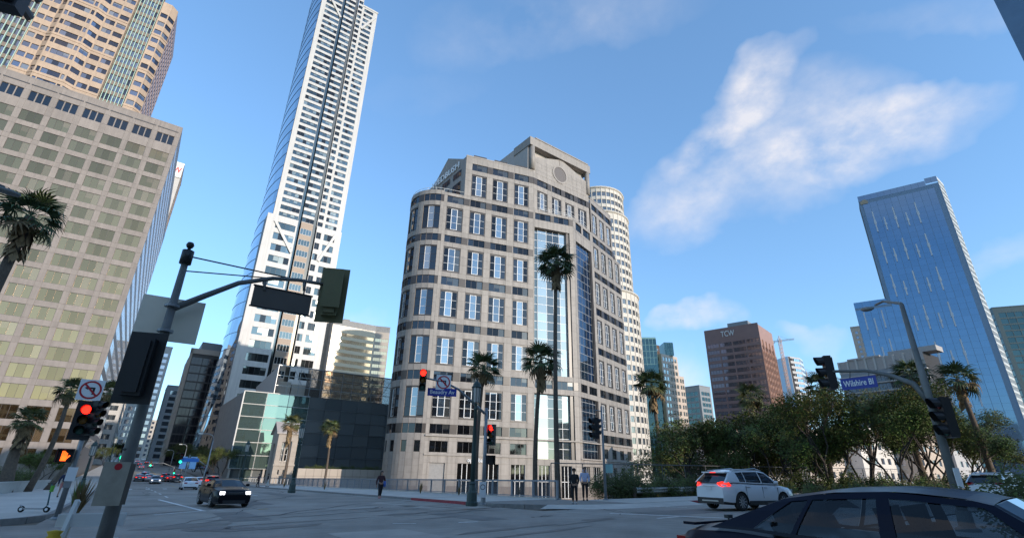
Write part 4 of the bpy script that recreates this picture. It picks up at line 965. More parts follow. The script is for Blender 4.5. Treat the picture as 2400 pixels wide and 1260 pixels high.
def bank():
    d = 350; c = P(1549, 828, d); F = Fac(c, 54.5); H = c.z; L = 21; dep = 22; B = Bldg('stepped_bank_tower', 'beige bank tower with dark teal glass fins and an orange sign block', 'building', F.xy(10, -10)); z0 = B.loc.z - 1.5
    wm = mat('pinkish_stone', (.50, .41, .34), .6, var=.06); gm = glass('pale_window', (.42, .46, .44), .05, .85)
    seg(B, F, F.U(1587, 837)[0], z0, H, 4.4, 3.1, 2.3, 2.6, gm, DARK_FR, wm, size=6, margin=.2)
    F2 = Fac(F.xy(F.U(1587, 837)[0]), 54.5); seg(B, F2, 5, z0, F.U(1590, 880)[1], 4.4, 2.4, 1.7, 2.6, gm, DARK_FR, wm, size=6, margin=.1)
    S = Fac(F.xy(0, -dep), 144.5); seg(B, S, dep, z0, H, 4.4, 3.6, 3.0, 2.6, BLACKGL, DARK_FR, mat('brown_side', (.34, .26, .2), .7), size=4)  # shadow on this face is put into a browner wall and black glass
    core(B, inset_box(F, F.U(1587, 837)[0], dep), z0, H-.3); core(B, inset_box(F2, 5, dep), z0, F.U(1590, 880)[1]-.3)
    zt = P(1505, 790, d-8).z; T1 = P(1503, 790, d-10); T = Fac(T1, 54.5+35); mt = mat('teal_mullion', (.18, .34, .34), .4)
    for (x0, x1, y0, dd, base) in ((1503, 1537, 789, d-8, z0), (1556, 1577, 801, d+6, H)):
        a, b = P(x0, y0, dd), P(x1, y0+3, dd+2); Fq, Lq = fseg(a, b); n = 4; wl = Lq/n
        z = base
        mb = MB(); mb.prism([Fq.xy(.1, -.2), Fq.xy(Lq-.1, -.2), Fq.xy(Lq-.1, -12), Fq.xy(.1, -12)], base, a.z-.1); B.part(mb, 'teal_fin', mt)
        while z < a.z - 2:
            for i in range(n): B.win(Fq, wl*i, z, winmesh(wl, 4.3, 1, 1, TEAL, mt, .1, .12), .0, 7, 'glass_panel', .003)
            z += 4.35
    q = MB(); a, b = F.U(1537, 812), F.U(1558, 828); zsg = P(1540, 808, d+4).z
    Fo = Fac(F.xy(-5.4, -4), 54.5); ol = MB(); Fo.box(ol, 0, 9.5, H, zsg, -5, 0); B.part(ol, 'orange_sign_block', mat('orange_panel', (.62, .24, .12), .6, var=.05))
    lettering('E BANK', 2.6, MATS['sign_white'], B.root, Fo.at(4.4, .15, zsg-4.4) - B.loc, Fo.rz, .08, 7.6, .04)
    B.finish()
bank()
block('small_teal_block', 'small teal glass block between bank tower and red granite tower', (1664, 908), 420, 54.5, 14, 18, 4.2, 3.6, 3.3, 2.8, TEAL, WHITE_FR, mat('slate_panel', (.22, .24, .26), .6), BEIGE)
def tcw():
    d = 300; c = P(1775, 755, d); Lf = Fac(P(1650, 778, 308), 0); A, L = fseg(P(1650, 778, 308.5), c); B = Bldg('red_granite_tower', 'dark red granite tower with slanted top and white lettering', 'building', A.xy(L/2, -14)); z0 = B.loc.z - 1.5; H = c.z
    wm = mat('red_granite', (.20, .115, .105), .35, var=.1, scale=.3, spec=.6); w2 = mat('red_granite_sunlit', (.36, .20, .14), .4, var=.1, scale=.3); gm = glass('maroon_glass', (.16, .12, .13), .05, .8)  # lighter granite copy paints low sunlight onto the right-hand face
    seg(B, A, L, z0, H-7, 3.8, L/4-.2, L/4-.9, 2.2, gm, DARK_FR, wm, 4, 1, 8, margin=.3, top=.4); mb = MB(); A.quad(mb, 0, L, H-7, H); B.part(mb, 'top_wall', wm)
    Rr = Fac(c, 42); LR = 26; seg(B, Rr, LR, z0, H-9, 3.8, 3.0, 1.7, 2.2, gm, DARK_FR, w2, size=5, margin=.5); mb = MB(); Rr.quad(mb, 0, LR, H-9, H-1); B.part(mb, 'top_wall', w2)
    core(B, [A.xy(.4, -.4), A.xy(L-.3, -.4), Rr.xy(LR-.5, -.5), A.xy(2, -26)], z0, H-1.2)
    for i in range(9): q = MB(); Rr.box(q, .7+3*i, 1.3+3*i, z0, H-9-(0 if i % 2 else 6), 0, .35); B.part(q, 'pier', w2)
    mb = MB(); A.box(mb, L*.42, L*.8, H-.2, H+3.2, -14, -4); B.part(mb, 'penthouse', mat('slate_panel', (.22, .24, .26), .6))
    lettering('TCW', 4.6, mat('sign_grey', (.62, .62, .62), .5, var=0), B.root, A.at(L*.44, .2, H-5.2) - B.loc, A.rz, .1, 7.5, .03); B.finish()
tcw()
def pale_tower():
    d = 500; A, L = fseg(P(1817, 840, d), P(1846, 834, d-12)); c = A.xy(L); H = P(1846, 834, d-12).z; B = Bldg('pale_blue_tower', 'pale blue glass tower behind the construction crane', 'building', A.xy(L/2, -8)); z0 = B.loc.z-1.5
    wm = mat('pale_blue_panel', (.50, .62, .74), .5, var=.05); plain(B, A, L, z0, H, wm, 'side_wall')
    F = Fac(c, 66); L2 = 15; seg(B, F, L2, z0, H, 4.4, 4.8, 4.5, 2.3, PALEB, WHITE_FR, WHITEC, 2, 1, 5, margin=.2); F3 = Fac(F.xy(L2), 40); seg(B, F3, 12, z0, H, 4.4, 3.9, 3.6, 2.3, PALEB, WHITE_FR, wm, 2, 1, 5, margin=.1)
    core(B, [A.xy(.4, -.4), A.xy(L, -.4), F.xy(L2-.2, -.5), F3.xy(11, -.4), F3.xy(11, -12)], z0, H-.3); B.finish()
pale_tower()
def beige_sliver():
    block('beige_apartment_block', 'beige apartment block peeking out beside the blue glass tower', (2040, 762), 420, 125.5, 12, 14, 3.4, 3, 1.6, 1.8, PGL, DARK_FR, BEIGE, anchor='r')
beige_sliver()
def striped():
    d = 250; A, L = fseg(P(1963, 850, d+4), P(2165, 836, d-6)); H = P(1963, 850, d+4).z; B = Bldg('balcony_slab_block', 'wide apartment block with white horizontal slabs below the blue tower', 'building', A.xy(L/2, -9)); z0 = B.loc.z - 1.5
    wm = mat('white_slab', (.42, .40, .375), .6); seg(B, A, L, z0, H-5, 3.3, L/7-.05, L/7-.3, 2.3, glass('dusky_glass', (.24, .27, .30), .06, .85), DARK_FR, mat('slate_panel', (.22, .24, .26), .6), 3, 1, 6, margin=.1, top=.2)
    z = z0 + 2.2
    while z < H - 4: q = MB(); A.box(q, -.5, L+.3, z, z+.35, -.2, 1.3); B.part(q, 'balcony_slab', wm); z += 3.3
    mb = MB(); A.quad(mb, 0, L, H-5, H); B.part(mb, 'upper_wall', mat('greige_panel', (.36, .33, .31), .7))
    for i in range(9): q = MB(); A.box(q, L*i/9, L*i/9+.7, H-5, H, 0, .5); B.part(q, 'fin', wm)
    mb = MB(); A.box(mb, 4, 16, H, H+.7, -8, .4); A.box(mb, 18, 34, H, H+2, -10, -3); B.part(mb, 'roof_canopy', MATS['greige_panel']); core(B, inset_box(A, L, 18), z0, H-.2)
    S = Fac(A.xy(0, -18), A.az+90); seg(B, S, 18, z0, H, 3.3, 4, 3, 2.2, PGL, DARK_FR, wm, size=3); B.finish()
striped()
BLUEG = glass('azure_curtain_glass', (.16, .25, .36), .05, .9, wav=.03, wscale=.6, orand=.03)
def blue_tower():
    d = 330; c = P(2195, 415, d); A0 = Fac(c, 125.5); uL = A0.U(2008, 460)[0]; uW = A0.U(2000, 710)[0]; F = Fac(A0.xy(uW), 125.5); L = -uW; a = uL - uW; H = c.z; Hw = A0.U(2000, 710)[1]
    B = Bldg('blue_glass_tower', 'tall blue glass tower with thin white vertical streaks and a lower wing', 'building', F.xy(L/2, -7)); z0 = B.loc.z - 1.5
    fm = mat('blue_mullion', (.13, .205, .30), .35); panel = winmesh(3.15, 3.25, 1, 1, BLUEG, fm, .05, .0, .02, 'glass_panel')
    z = z0 + .5
    while z + 3.3 < H - 3.4:
        n = 0; u = .2
        while u + 3.1 < L:
            if u > a - .3 or z + 3.3 < Hw - 3: B.win(F, u, z, panel, 0, 5 + z*.001 + random.random()*.01, 'glass_panel', .0022)
            u += 3.3
        z += 3.3
    mb = MB(); F.quad(mb, 0, a, z0, Hw-.2, -.03); F.quad(mb, a, L, z0, H-3.3, -.03); B.part(mb, 'curtain_wall', fm)
    m = mat('streak_pale', (.42, .47, .52), .5); rr = random.Random(3)
    for col_, u in enumerate((a+5.0, a+9.5, a+14.5, a+19.5, a+24.5)):
        z = H - 12 - (col_ % 2)*5
        while z > 15:
            l = 13 if col_ % 2 == 0 else 8; q = MB(); F.box(q, u-.3, u+.3, z-l, z, .04, .4); F.box(q, u-.55, u+.55, z-l*.62, z-l*.45, .04, .32); B.part(q, 'white_streak', m); z -= 19.5
    for col_, u in enumerate((3.5, 7.5, 11.5)):
        z = Hw - 6 - (col_ % 2)*4
        while z > 15: l = 10; q = MB(); F.box(q, u-.3, u+.3, z-l, z, .04, .4); B.part(q, 'white_streak', m); z -= 16
    # crown glazing
    for u0, u1, zt in ((.1, a, Hw), (a+.1, L-5.5, H-.6), (L-5.4, L-.1, H+.8)):
        n = max(2, int((u1-u0)/3)); w = (u1-u0)/n
        for i in range(n): B.win(F, u0+w*i, zt-3.3, winmesh(w, 3.3, 1, 1, BLUEG, fm, .06, .06), -.02, 9, 'crown_pane')
    S = Fac(F.xy(L), 53); LS = 12.5; seg(B, S, LS, z0, H+.5, 3.3, 2.0, 1.5, 2.2, glass('pale_side_glass', (.55, .60, .62), .06, .85), WHITE_FR, mat('pale_side_panel', (.52, .53, .52), .5), size=3, margin=.2)
    core(B, [F.xy(a+.2, -.3), F.xy(L-.4, -.3), S.xy(LS-.2, -.4), F.xy(a+.2, -LS)], z0, H-3.4); core(B, [F.xy(.2, -.3), F.xy(a+.5, -.3), F.xy(a+.5, -LS), F.xy(.2, -LS)], z0, Hw-3.4)
    q = MB(); cu, cz = F.U(2025, 475); F.box(q, cu-1.8, cu+1.8, cz-1.0, cz+1.0, .02, .3); F.box(q, cu-.8, cu+1.1, cz+1.0, cz+1.8, .02, .3); B.part(q, 'bronze_emblem', mat('bronze', (.30, .25, .18), .5, metal=.4))
    B.finish()
blue_tower()
block('dark_teal_tower', 'dark teal glass tower at the right behind the blue tower', (2325, 722), 430, 112, 60, 30, 4, 4, 3.7, 3.2, TEAL, DARK_FR, mat('dark_teal_panel', (.06, .10, .11), .5), anchor='l')

# tower on the near right corner, its edge cutting the upper right of the view; and the block behind
def near_tower():
    c = ST(.35, 22); F = Fac(c, 54.5); L = 28; dep = 44; H = 38
    B = Bldg('corner_glass_tower', 'blue glass tower on the near corner, only its edge overhead', 'building', F.xy(L/2, -dep/2)); z0 = B.loc.z - 1
    # street face looks towards the avenue ahead (outward azimuth -35.5): runs right to left
    Fq = Fac(F.xy(L), 54.5+180); fm = mat('blue_mullion', (.13, .205, .30), .35)
    gm = glass('corner_glass', (.20, .30, .42), .04, .85)
    seg(B, Fq, L, z0, H, 4, 3.4, 3.2, 3.0, gm, fm, fm, size=6, margin=.1, top=.3); Lf = Fac(ST(.35-dep, 22), -35.5)
    Lf = Fac(ST(.35, 22), -35.5+180); seg(B, Lf, dep, z0, H, 4, 3.4, 3.2, 3.0, gm, fm, fm, size=7, margin=.1, top=.3)
    core(B, [ST(0, 22.4), ST(0, 22+L-.4), ST(-dep, 22+L-.4), ST(-dep, 22.4)], z0, H-.4, fm); B.finish(260)
near_tower()
def shade_block():  # out of view; added to cast shade over the junction
    ctr = ST(-52, -22); B = Bldg('shade_caster_block', 'unseen concrete block added behind the viewpoint to shade the junction', 'building', ctr); z0 = B.loc.z - 1; H = 28
    F = Fac(ST(-34, 18), 54.5+180); L = 84; seg(B, F, L, z0, H, 4, 4, 3, 2.4, W_GLASS, DARK_FR, BEIGE, size=5)
    core(B, [ST(-34.4, 17.6), ST(-34.4, -65.6), ST(-66, -65.6), ST(-66, 17.6)], z0, H-.3, BEIGE); B.finish()
shade_block()
for lab, s_, t_, w_, dp, H_, mm in (('unseen grey tower added behind the near corner tower for dark reflections', -62, 44, 18, 24, 50, 'slate_panel'), ('unseen broad slab added beyond the near corner tower for dark reflections', -200, 130, 80, 20, 40, 'slate_panel'), ('unseen tall tower added far behind the viewpoint for dark reflections', -190, 40, 40, 30, 60, 'slate_panel')):  # out of view; added so the facing windows mirror something dark
    B = Bldg('reflection_tower', lab, 'building', ST(s_-dp/2, t_+w_/2)); z0 = B.loc.z-1; F = Fac(ST(s_, t_+w_), 234.5); seg(B, F, w_, z0, H_, 4, 3.4, 2.8, 2.3, W_GLASS, DARK_FR, MATS[mm], size=2)
    core(B, [ST(s_-.4, t_+.4), ST(s_-.4, t_+w_-.4), ST(s_-dp, t_+w_-.4), ST(s_-dp, t_+.4)], z0, H_-.3, MATS[mm]); B.finish(200)
# low pale buildings glimpsed behind the trees
for i, (px, py, d, L, lab, c) in enumerate(((1655, 1005, 122, 11, 'low pink stucco building glimpsed behind the trees near the bushes', (.55, .40, .33)), (1740, 1025, 130, 13, 'low white building glimpsed through the middle trees', (.62, .58, .53)), (1880, 1010, 141, 16, 'low cream building glimpsed through the leaning trees', (.60, .50, .42)),
        (2005, 1005, 154, 19, 'low white stucco building behind twisted tree trunks', (.66, .60, .54)), (2130, 1012, 168, 16, 'low tan building behind the trees near the lamp pole', (.50, .40, .32)), (2225, 1030, 184, 16, 'low grey building behind the rightmost trees', (.45, .43, .42)))):
    block('low_building', lab, (px, py), d, 60, L, 10, 3.4, 3.2, 1.6, 1.5, PGL, WHITE_FR, mat('stucco_%d' % i, c, .8), anchor='l', base=-3)
# cranes
def crane(px, py, d, arm0, arm1, lab):
    top = P(px, py, d); cm = mat('crane_orange', (.62, .34, .20), .5); b = thing('tower_crane', lab, 'crane', (top.x, top.y, gz(top.x, top.y))); mb = MB(); z0 = 0; zt = top.z - b.location.z; w = .9
    for sx in (-w, w):
        for sy in (-w, w): mb.bar((sx, sy, z0), (sx, sy, zt), .28)
    z = 0
    while z < zt - 3:
        for sgn in (-1, 1): mb.bar((-w, sgn*w, z), (w, sgn*w, z+3), .16); mb.bar((sgn*w, -w, z), (sgn*w, w, z+3), .16)
        z += 3
    mb.build('mast', cm, b)
    a, c = P(*arm0, d) - top, P(*arm1, d) - top; zj = zt - 3; a = Vector((a.x, a.y, zj)); c = Vector((c.x, c.y, zj+.6)); mb = MB()
    for o in (Vector((0, 0, 0)), Vector((0, 0, 1.5))): mb.bar(a + o*.6, c + o*.6, .3)
    for i in range(16): p = a.lerp(c, i/16); q = a.lerp(c, (i+1)/16); mb.bar(p, q + Vector((0, 0, .9)), .16)
    mb.build('jib', mat('crane_grey', (.4, .42, .44), .5), b); mb = MB(); mb.bar((0, 0, zt+2), c.lerp(a, .25)+Vector((0, 0, .8)), .12); mb.bar((0, 0, zt-3), (0, 0, zt+2), .7); mb.build('tie_bar', MATS['crane_grey'], b)
    mb = MB(); mb.box(-1.2, 1.2, -1.2, 1.2, -1, 1.2, M=Matrix.Translation(a)); mb.build('counterweight', MATS['crane_grey'], b)
crane(1826, 792, 470, (1810, 799), (1862, 797), 'tall construction crane in front of the pale blue tower')
crane(1886, 868, 520, (1878, 873), (1918, 872), 'shorter far construction crane near the shaggy palm crown')

# ------------------------------------------------------------ street furniture
GALV = mat('galvanised_steel', (.27, .28, .29), .5, metal=.55, var=.12, scale=3, bump=.05)
POLEG = mat('painted_pole', (.17, .17, .16), .55, var=.18, scale=4, dirt=.3, streak=.25)
BLACKP = mat('black_plastic', (.012, .012, .013), .45, var=.1)
OLIVE = mat('olive_housing', (.13, .12, .05), .5, var=.1)
SIGNBACK = mat('sunlit_sign_back', (.78, .70, .56), .55, metal=.0, var=.06)  # cream base brightened to stand for sunlight that misses the sign
SIGNW = mat('sign_face_white', (.75, .75, .75), .5, var=.03)
SIGNBLUE = mat('sign_face_blue', (.012, .03, .28), .4, var=.05)
SIGNRED = mat('sign_ring_red', (.45, .01, .02), .5, var=.05)
GREENI = mat('green_lamp_iron', (.03, .052, .046), .5, var=.15, scale=5)
LAMPGL = mat('lantern_glass', (.55, .52, .48), .35, var=.05, trans=.3)
LENS = {'red': mat('red_light', (.9, .02, .01), .4, emit=3, ecol=(1, .012, .006), var=0), 'green': mat('green_light', (.02, .8, .4), .4, emit=1.6, ecol=(.02, 1, .5), var=0), 'hand': mat('hand_light', (1, .15, .01), .4, emit=1.5, ecol=(1, .10, .01), var=0),
        'roff': mat('red_lens_off', (.10, .015, .012), .25, var=0), 'yoff': mat('amber_lens_off', (.20, .09, .01), .25, var=0), 'goff': mat('green_lens_off', (.02, .07, .05), .25, var=0)}
def disc(mb, c, r, n=20, mi=0):
    mb.poly([(c[0]+r*cos(2*pi*i/n), c[1], c[2]+r*sin(2*pi*i/n)) for i in range(n)], mi)
def visor_mesh():
    mb = MB(); n = 12; r = .165; L = .26
    for i in range(n):
        a, b = R(-35 + 250*i/n), R(-35 + 250*(i+1)/n)
        for rr_, fl in ((r, 0), (r-.012, 1)):
            q = [(rr_*cos(a), 0, rr_*sin(a)), (rr_*cos(b), 0, rr_*sin(b)), (rr_*cos(b), -L*(.75+.25*sin(b)), rr_*sin(b)), (rr_*cos(a), -L*(.75+.25*sin(a)), rr_*sin(a))]
            mb.poly(q if fl else q[::-1])
    return mb.mesh('visor', BLACKP)
VIS = visor_mesh()
def signal_head(par, loc, rz, lit=None, n=3, housing=BLACKP, plate=False, dims=1.0):
    """front faces -Y; loc is the centre; returns the housing part"""
    h = .36*n; mb = MB(); mb.box(-.17, .17, -.02, .19, -h/2, h/2); mb.box(-.12, .12, .19, .24, -h/2+.05, h/2-.05)
    if plate: 
        for q in ((-.32, -.17, -h/2-.14, h/2+.14), (.17, .32, -h/2-.14, h/2+.14), (-.17, .17, -h/2-.14, -h/2), (-.17, .17, h/2, h/2+.14)): mb.box(q[0], q[1], .02, .035, q[2], q[3])
    o = mb.build('signal_head', housing, par, loc, rz)
    if dims != 1: o.scale = (dims,)*3
    for i in range(n):
        z = h/2 - .18 - .36*i; nm = 'red' if i == 0 else ('yellow' if i == 1 else 'green'); k = 'roff' if i == 0 else ('yoff' if i == 1 else 'goff')
        if lit == i: k = 'red' if i == 0 else 'green'
        m2 = MB(); m2.lathe([(.15, 0), (.12, .03), (.001, .045)], 18, M=Matrix.Rotation(pi/2, 4, 'X')); l = m2.build('lens', LENS[k], o, (0, -.022, z), smooth=True)
        v = link('visor', VIS, o, (0, -.02, z))
    return o
def ped_head(par, loc, rz, lit=True):
    mb = MB(); mb.box(-.21, .21, -.05, .17, -.22, .22); mb.box(-.24, .24, -.20, -.05, .20, .23); mb.box(-.24, -.21, -.20, -.05, -.22, .2); mb.box(.21, .24, -.20, -.05, -.22, .2); o = mb.build('walk_signal', BLACKP, par, loc, rz)
    if lit:
        h = MB(); h.box(-.09, .07, -.06, -.05, -.17, .0); [h.box(-.09+.043*i, -.058+.043*i, -.06, -.05, .0, .12+.04*sin(1+i)) for i in range(4)]; h.poly([(.07, -.06, -.12), (.16, -.06, .0), (.13, -.06, .03), (.07, -.06, -.05)]); h.build('hand_symbol', LENS['hand'], o)
    return o
def sign_plate(par, loc, rz, w, h, m, name='sign_plate', rot=0., back=None):
    mb = MB(); mb.box(-w/2, w/2, -.008, .008, -h/2, h/2); o = mb.build(name, m, par, loc, rz); o.rotation_euler = (0, rot, rz); return o
def no_left(par, loc, rz, w=.76):
    o = sign_plate(par, loc, rz, w, w, SIGNW, 'no_left_turn_sign'); y = -.012; r0, r1 = w*.36, w*.44; n = 32; mb = MB()
    for i in range(n):
        a, b = 2*pi*i/n, 2*pi*(i+1)/n; mb.poly([(r*cos(t), y-.004, r*sin(t)) for r, t in ((r1, a), (r1, b), (r0, b), (r0, a))][::-1])
    c = cos(pi/4); mb.poly([(-.36*w*c-.03*w, y-.005, .36*w*c-.03*w), (.36*w*c-.03*w, y-.005, -.36*w*c-.03*w), (.36*w*c+.03*w, y-.005, -.36*w*c+.03*w), (-.36*w*c+.03*w, y-.005, .36*w*c+.03*w)]); mb.build('prohibition_ring', SIGNRED, o)
    ar = MB(); k = w; ar.poly([(.08*k, y, -.22*k), (.17*k, y, -.22*k), (.17*k, y, .13*k), (.08*k, y, .13*k)]); ar.poly([(-.1*k, y, .05*k), (.08*k, y, .05*k), (.08*k, y, .13*k), (-.1*k, y, .13*k)]); ar.poly([(-.26*k, y, .09*k), (-.1*k, y, 0), (-.1*k, y, .19*k)]); ar.build('turn_arrow', BLACKP, o); return o
def street_sign(par, loc, rz, body, w=1.75, h=.42):
    o = sign_plate(par, loc, rz, w, h, SIGNBLUE, 'street_name_sign'); mb = MB(); y = -.012
    t = .012
    for q in ((-w/2, w/2, -h/2, -h/2+t), (-w/2, w/2, h/2-t, h/2)): mb.box(q[0], q[1], y, y+.004, q[2], q[3])
    mb.build('sign_border', SIGNBLUE, o); lettering(body, h*.72, SIGNW, o, (0, -.014, -h*.22), 0, .002, w*.84, .004); return o
def pole_tube(par, pts, r, m, name='pole', n=12): mb = MB(); mb.tube(pts, r, n); return mb.build(name, m, par, smooth=True)

# signal on the far corner
def far_signal():
    b = G(1132, 1182, .15); F = Fac(b, 54.5); o = thing('traffic_signal', 'traffic signal with curved arm, red lights and the Beaudry Av street sign', 'traffic light', b); V = lambda px, py, w=0: F.at(F.U(px, py)[0], w, F.U(px, py)[1]) - b
    zt = V(1137, 955).z; pole_tube(o, [(0, 0, 0), (0, 0, zt)], [.11, .085], GALV)
    mb = MB(); mb.lathe([(.2, 0), (.2, .05), (.13, .08), (.12, .35)], 14); mb.build('base_plate', GALV, o)
    pole_tube(o, [V(1136, 968), V(1105, 940), V(1075, 912), V(1040, 894), V(1000, 886)], [.075, .07, .06, .05, .045], GALV, 'mast_arm')
    rz = R(20); signal_head(o, V(991, 890), R(6), 0, housing=mat('brown_housing', (.06, .05, .04), .5)); no_left(o, V(1037, 896, .12), R(10), .78); street_sign(o, V(1034, 919, .10), R(8), 'Beaudry Av', 1.5, .40)
    signal_head(o, V(1152, 1018), R(-30), 0); pole_tube(o, [V(1136, 1003), V(1150, 1003)], .025, GALV, 'bracket'); pole_tube(o, [V(1136, 1035), V(1150, 1035)], .025, GALV, 'bracket')
    ped_head(o, V(1148, 1077), R(25), False)
    s = sign_plate(o, V(1128, 1146, .13), R(8), .34, .75, SIGNW, 'crossing_notice'); mb = MB(); n = 20
    for i in range(n): a, c = 2*pi*i/n, 2*pi*(i+1)/n; mb.poly([(r*cos(t), -.012, .12+r*sin(t)) for r, t in ((.13, a), (.13, c), (.10, c), (.10, a))][::-1])
    mb.build('notice_ring', BLACKP, s)
far_signal()
# small signal pole to its right
def mid_signal():
    b = G(1420, 1171, .15); F = Fac(b, 54.5); o = thing('traffic_signal', 'plain signal pole with dark side-facing head at the bush edge', 'traffic light', b); V = lambda px, py, w=0: F.at(F.U(px, py)[0], w, F.U(px, py)[1]) - b
    pole_tube(o, [(0, 0, 0), (0, 0, V(1400, 950).z)], [.09, .06], GALV); signal_head(o, V(1392, 1003), R(-70), None, dims=1.2); signal_head(o, V(1399, 1000), R(110), None, dims=1.0); mb = MB(); mb.lathe([(.18, 0), (.18, .05), (.11, .09)], 12); mb.build('base_plate', GALV, o)
    pole_tube(o, [V(1392, 960), (0, 0, V(1402, 962).z)], .03, GALV, 'bracket'); sign_plate(o, V(1425, 1097, .1), R(-40), .5, .5, mat('pale_teal', (.25, .45, .45), .5), 'round_notice')
mid_signal()
# near right: lamp and signal pole
def right_signal():
    b = P(2247, 1165, 19.0); b.z = gz(b.x, b.y) + .15; F = Fac(b, 144.5); o = thing('signal_lamp_pole', 'grey pole with street lamp, signal arm and the Wilshire Bl street sign', 'traffic light', b); V = lambda px, py, w=0: F.at(F.U(px, py)[0], w, F.U(px, py)[1]) - b
    zt = (P(2118, 712, 19.0).z - b.z); pole_tube(o, [(0, 0, 0), (0, 0, zt*.6), (0, 0, zt)], [.125, .095, .06], POLEG)
    mb = MB(); mb.lathe([(.28, 0), (.28, .06), (.18, .12), (.17, .5)], 14); mb.build('base_plate', POLEG, o)
    a = V(2154, 905); pole_tube(o, [(0, 0, V(2170, 930).z-.2), V(2140, 898), V(2085, 878), V(2030, 868), V(1942, 870)], [.085, .075, .06, .05, .045], POLEG, 'mast_arm')
    signal_head(o, V(1936, 873), R(253), None, dims=1.02); signal_head(o, V(2222, 978, .12)+Vector((-.1, 0, 0)), R(256), None); street_sign(o, V(2014, 897, .05), F.rz, 'Wilshire Bl', 1.02, .36)
    for px in (1992, 2036): pole_tube(o, [V(px, 886), V(px, 870)], .015, POLEG, 'hanger')
    L = Fac(b, 144.5); tip = P(2032, 724, 21.5) - b; el = P(2112, 712, 19.1) - b
    pole_tube(o, [(0, 0, zt), el + Vector((0, 0, .02)), el.lerp(tip, .45) + Vector((0, 0, .18)), tip.lerp(el, .3)+Vector((0, 0, .1))], [.05, .045, .04, .035], POLEG, 'lamp_arm')
    mb = MB(); d = (tip - el).normalized(); M = Matrix.Translation(tip) @ d.to_track_quat('X', 'Z').to_matrix().to_4x4(); mb.lathe([(.001, -.5), (.07, -.45), (.13, -.2), (.15, .1), (.10, .32), (.001, .38)], 12, M=M @ Matrix.Rotation(pi/2, 4, 'Y') @ Matrix.Diagonal((.6, 1, 1, 1))); mb.build('lamp_head', POLEG, o, smooth=True)
    mb = MB(); mb.box(-.08, .08, -.19, -.17, 1.05, 1.55); mb.build('notice_sticker', SIGNW, o)
right_signal()
# near left: pole with arm, backs of signs
def near_signal():
    d = 10.5; b = P(245, 1258, d); b = Vector((b.x, b.y, gz(b.x, b.y)+.15)); F = Fac(b, 54.5); o = thing('traffic_signal', 'near grey signal pole with long arm and blank sign backs', 'traffic light', b); V = lambda px, py, w=0: F.at(F.U(px, py)[0], w, F.U(px, py)[1]) - b
    zt = P(452, 588, d).z - b.z; pole_tube(o, [(0, 0, 0), (0, 0, 2.4), (0, 0, zt-.1)], [.115, .088, .055], POLEG, n=16)
    mb = MB(); mb.lathe([(.24, 0), (.24, .05), (.15, .09), (.14, .16)], 16); mb.build('base_plate', POLEG, o)
    mb = MB(); mb.lathe([(.10, -.28), (.10, -.02), (.03, 0), (.03, .05)], 14, (0, 0, zt)); mb.lathe([(.001, -.07), (.05, -.05), (.07, 0), (.05, .05), (.001, .07)], 12, (0, 0, zt+.1)); mb.build('pole_cap', BLACKP, o, smooth=True)
    q = V(408, 725); pole_tube(o, [(0, 0, q.z), V(480, 693), V(560, 663), V(640, 652), V(700, 656), V(770, 668)], [.06, .055, .048, .042, .038, .034], POLEG, 'mast_arm')
    pole_tube(o, [(0, 0, zt-.12), V(755, 668, .0)], .014, BLACKP, 'guy_rod', 6); pole_tube(o, [(0, 0, zt-.42), V(640, 652, 0)], .012, BLACKP, 'guy_rod', 6)
    # street-name sign seen from behind
    a, c = V(592, 690), V(726, 722); mid = (a+c)/2; w = (c-a).length; z = V(660, 704).z; sg = sign_plate(o, (mid.x, mid.y, z), F.rz, w, .42, mat('sign_back_dark', (.10, .085, .07), .6), 'street_name_sign')
    mb = MB(); mb.box(-w/2-.02, w/2+.02, -.02, .02, .2, .225); mb.box(-w/2-.02, w/2+.02, -.02, .02, -.225, -.2); mb.build('sign_border', BLACKP, sg)
    for px in (620, 713): pole_tube(o, [V(px, 657), V(px, 681)], .03, POLEG, 'hanger')
    signal_head(o, V(780, 692), F.rz + pi - R(25), None, 3, OLIVE, True, .9)
    mb = MB(); mb.box(-.19, .19, .25, .28, -.36, .5); mb.build('olive_plate', OLIVE, o, V(782, 690), F.rz+pi-R(25))
    signal_head(o, V(330, 866, .25), F.rz + pi - R(20), None, 3, BLACKP, True, .86)
    w = sign_plate(o, V(400, 741, -.25), F.rz-R(4), .98, .80, SIGNBACK, 'square_sign', 0)
    for z in (V(398, 716).z, V(384, 775).z): mb = MB(); mb.lathe([(.125, -.02), (.125, .02)], 16, (0, 0, z)); mb.build('clamp', GALV, o)
    for px, py, m, w_, h_, ww in ((262, 1132, mat('weathered_plate', (.36, .32, .25), .7, var=.2, scale=5), .34, .62, .16), (297, 1133, mat('sign_back_dark', (.10, .085, .07), .6), .10, .58, .16)):
        pt = P(px, py, d-.2) - b; s = sign_plate(o, pt, R(35), w_, h_, m, 'button_notice')
        if px == 262: mb = MB(); disc(mb, (0.02, -.012, .24), .05); mb.build('red_dot', SIGNRED, s)
    for z in (1.2, 1.75): mb = MB(); mb.lathe([(.02, -.001), (.02, .02)], 8, M=Matrix.Translation((0.02, -.14, z)) @ Matrix.Rotation(pi/2, 4, 'X')); mb.build('bolt', BLACKP, o)
near_signal()
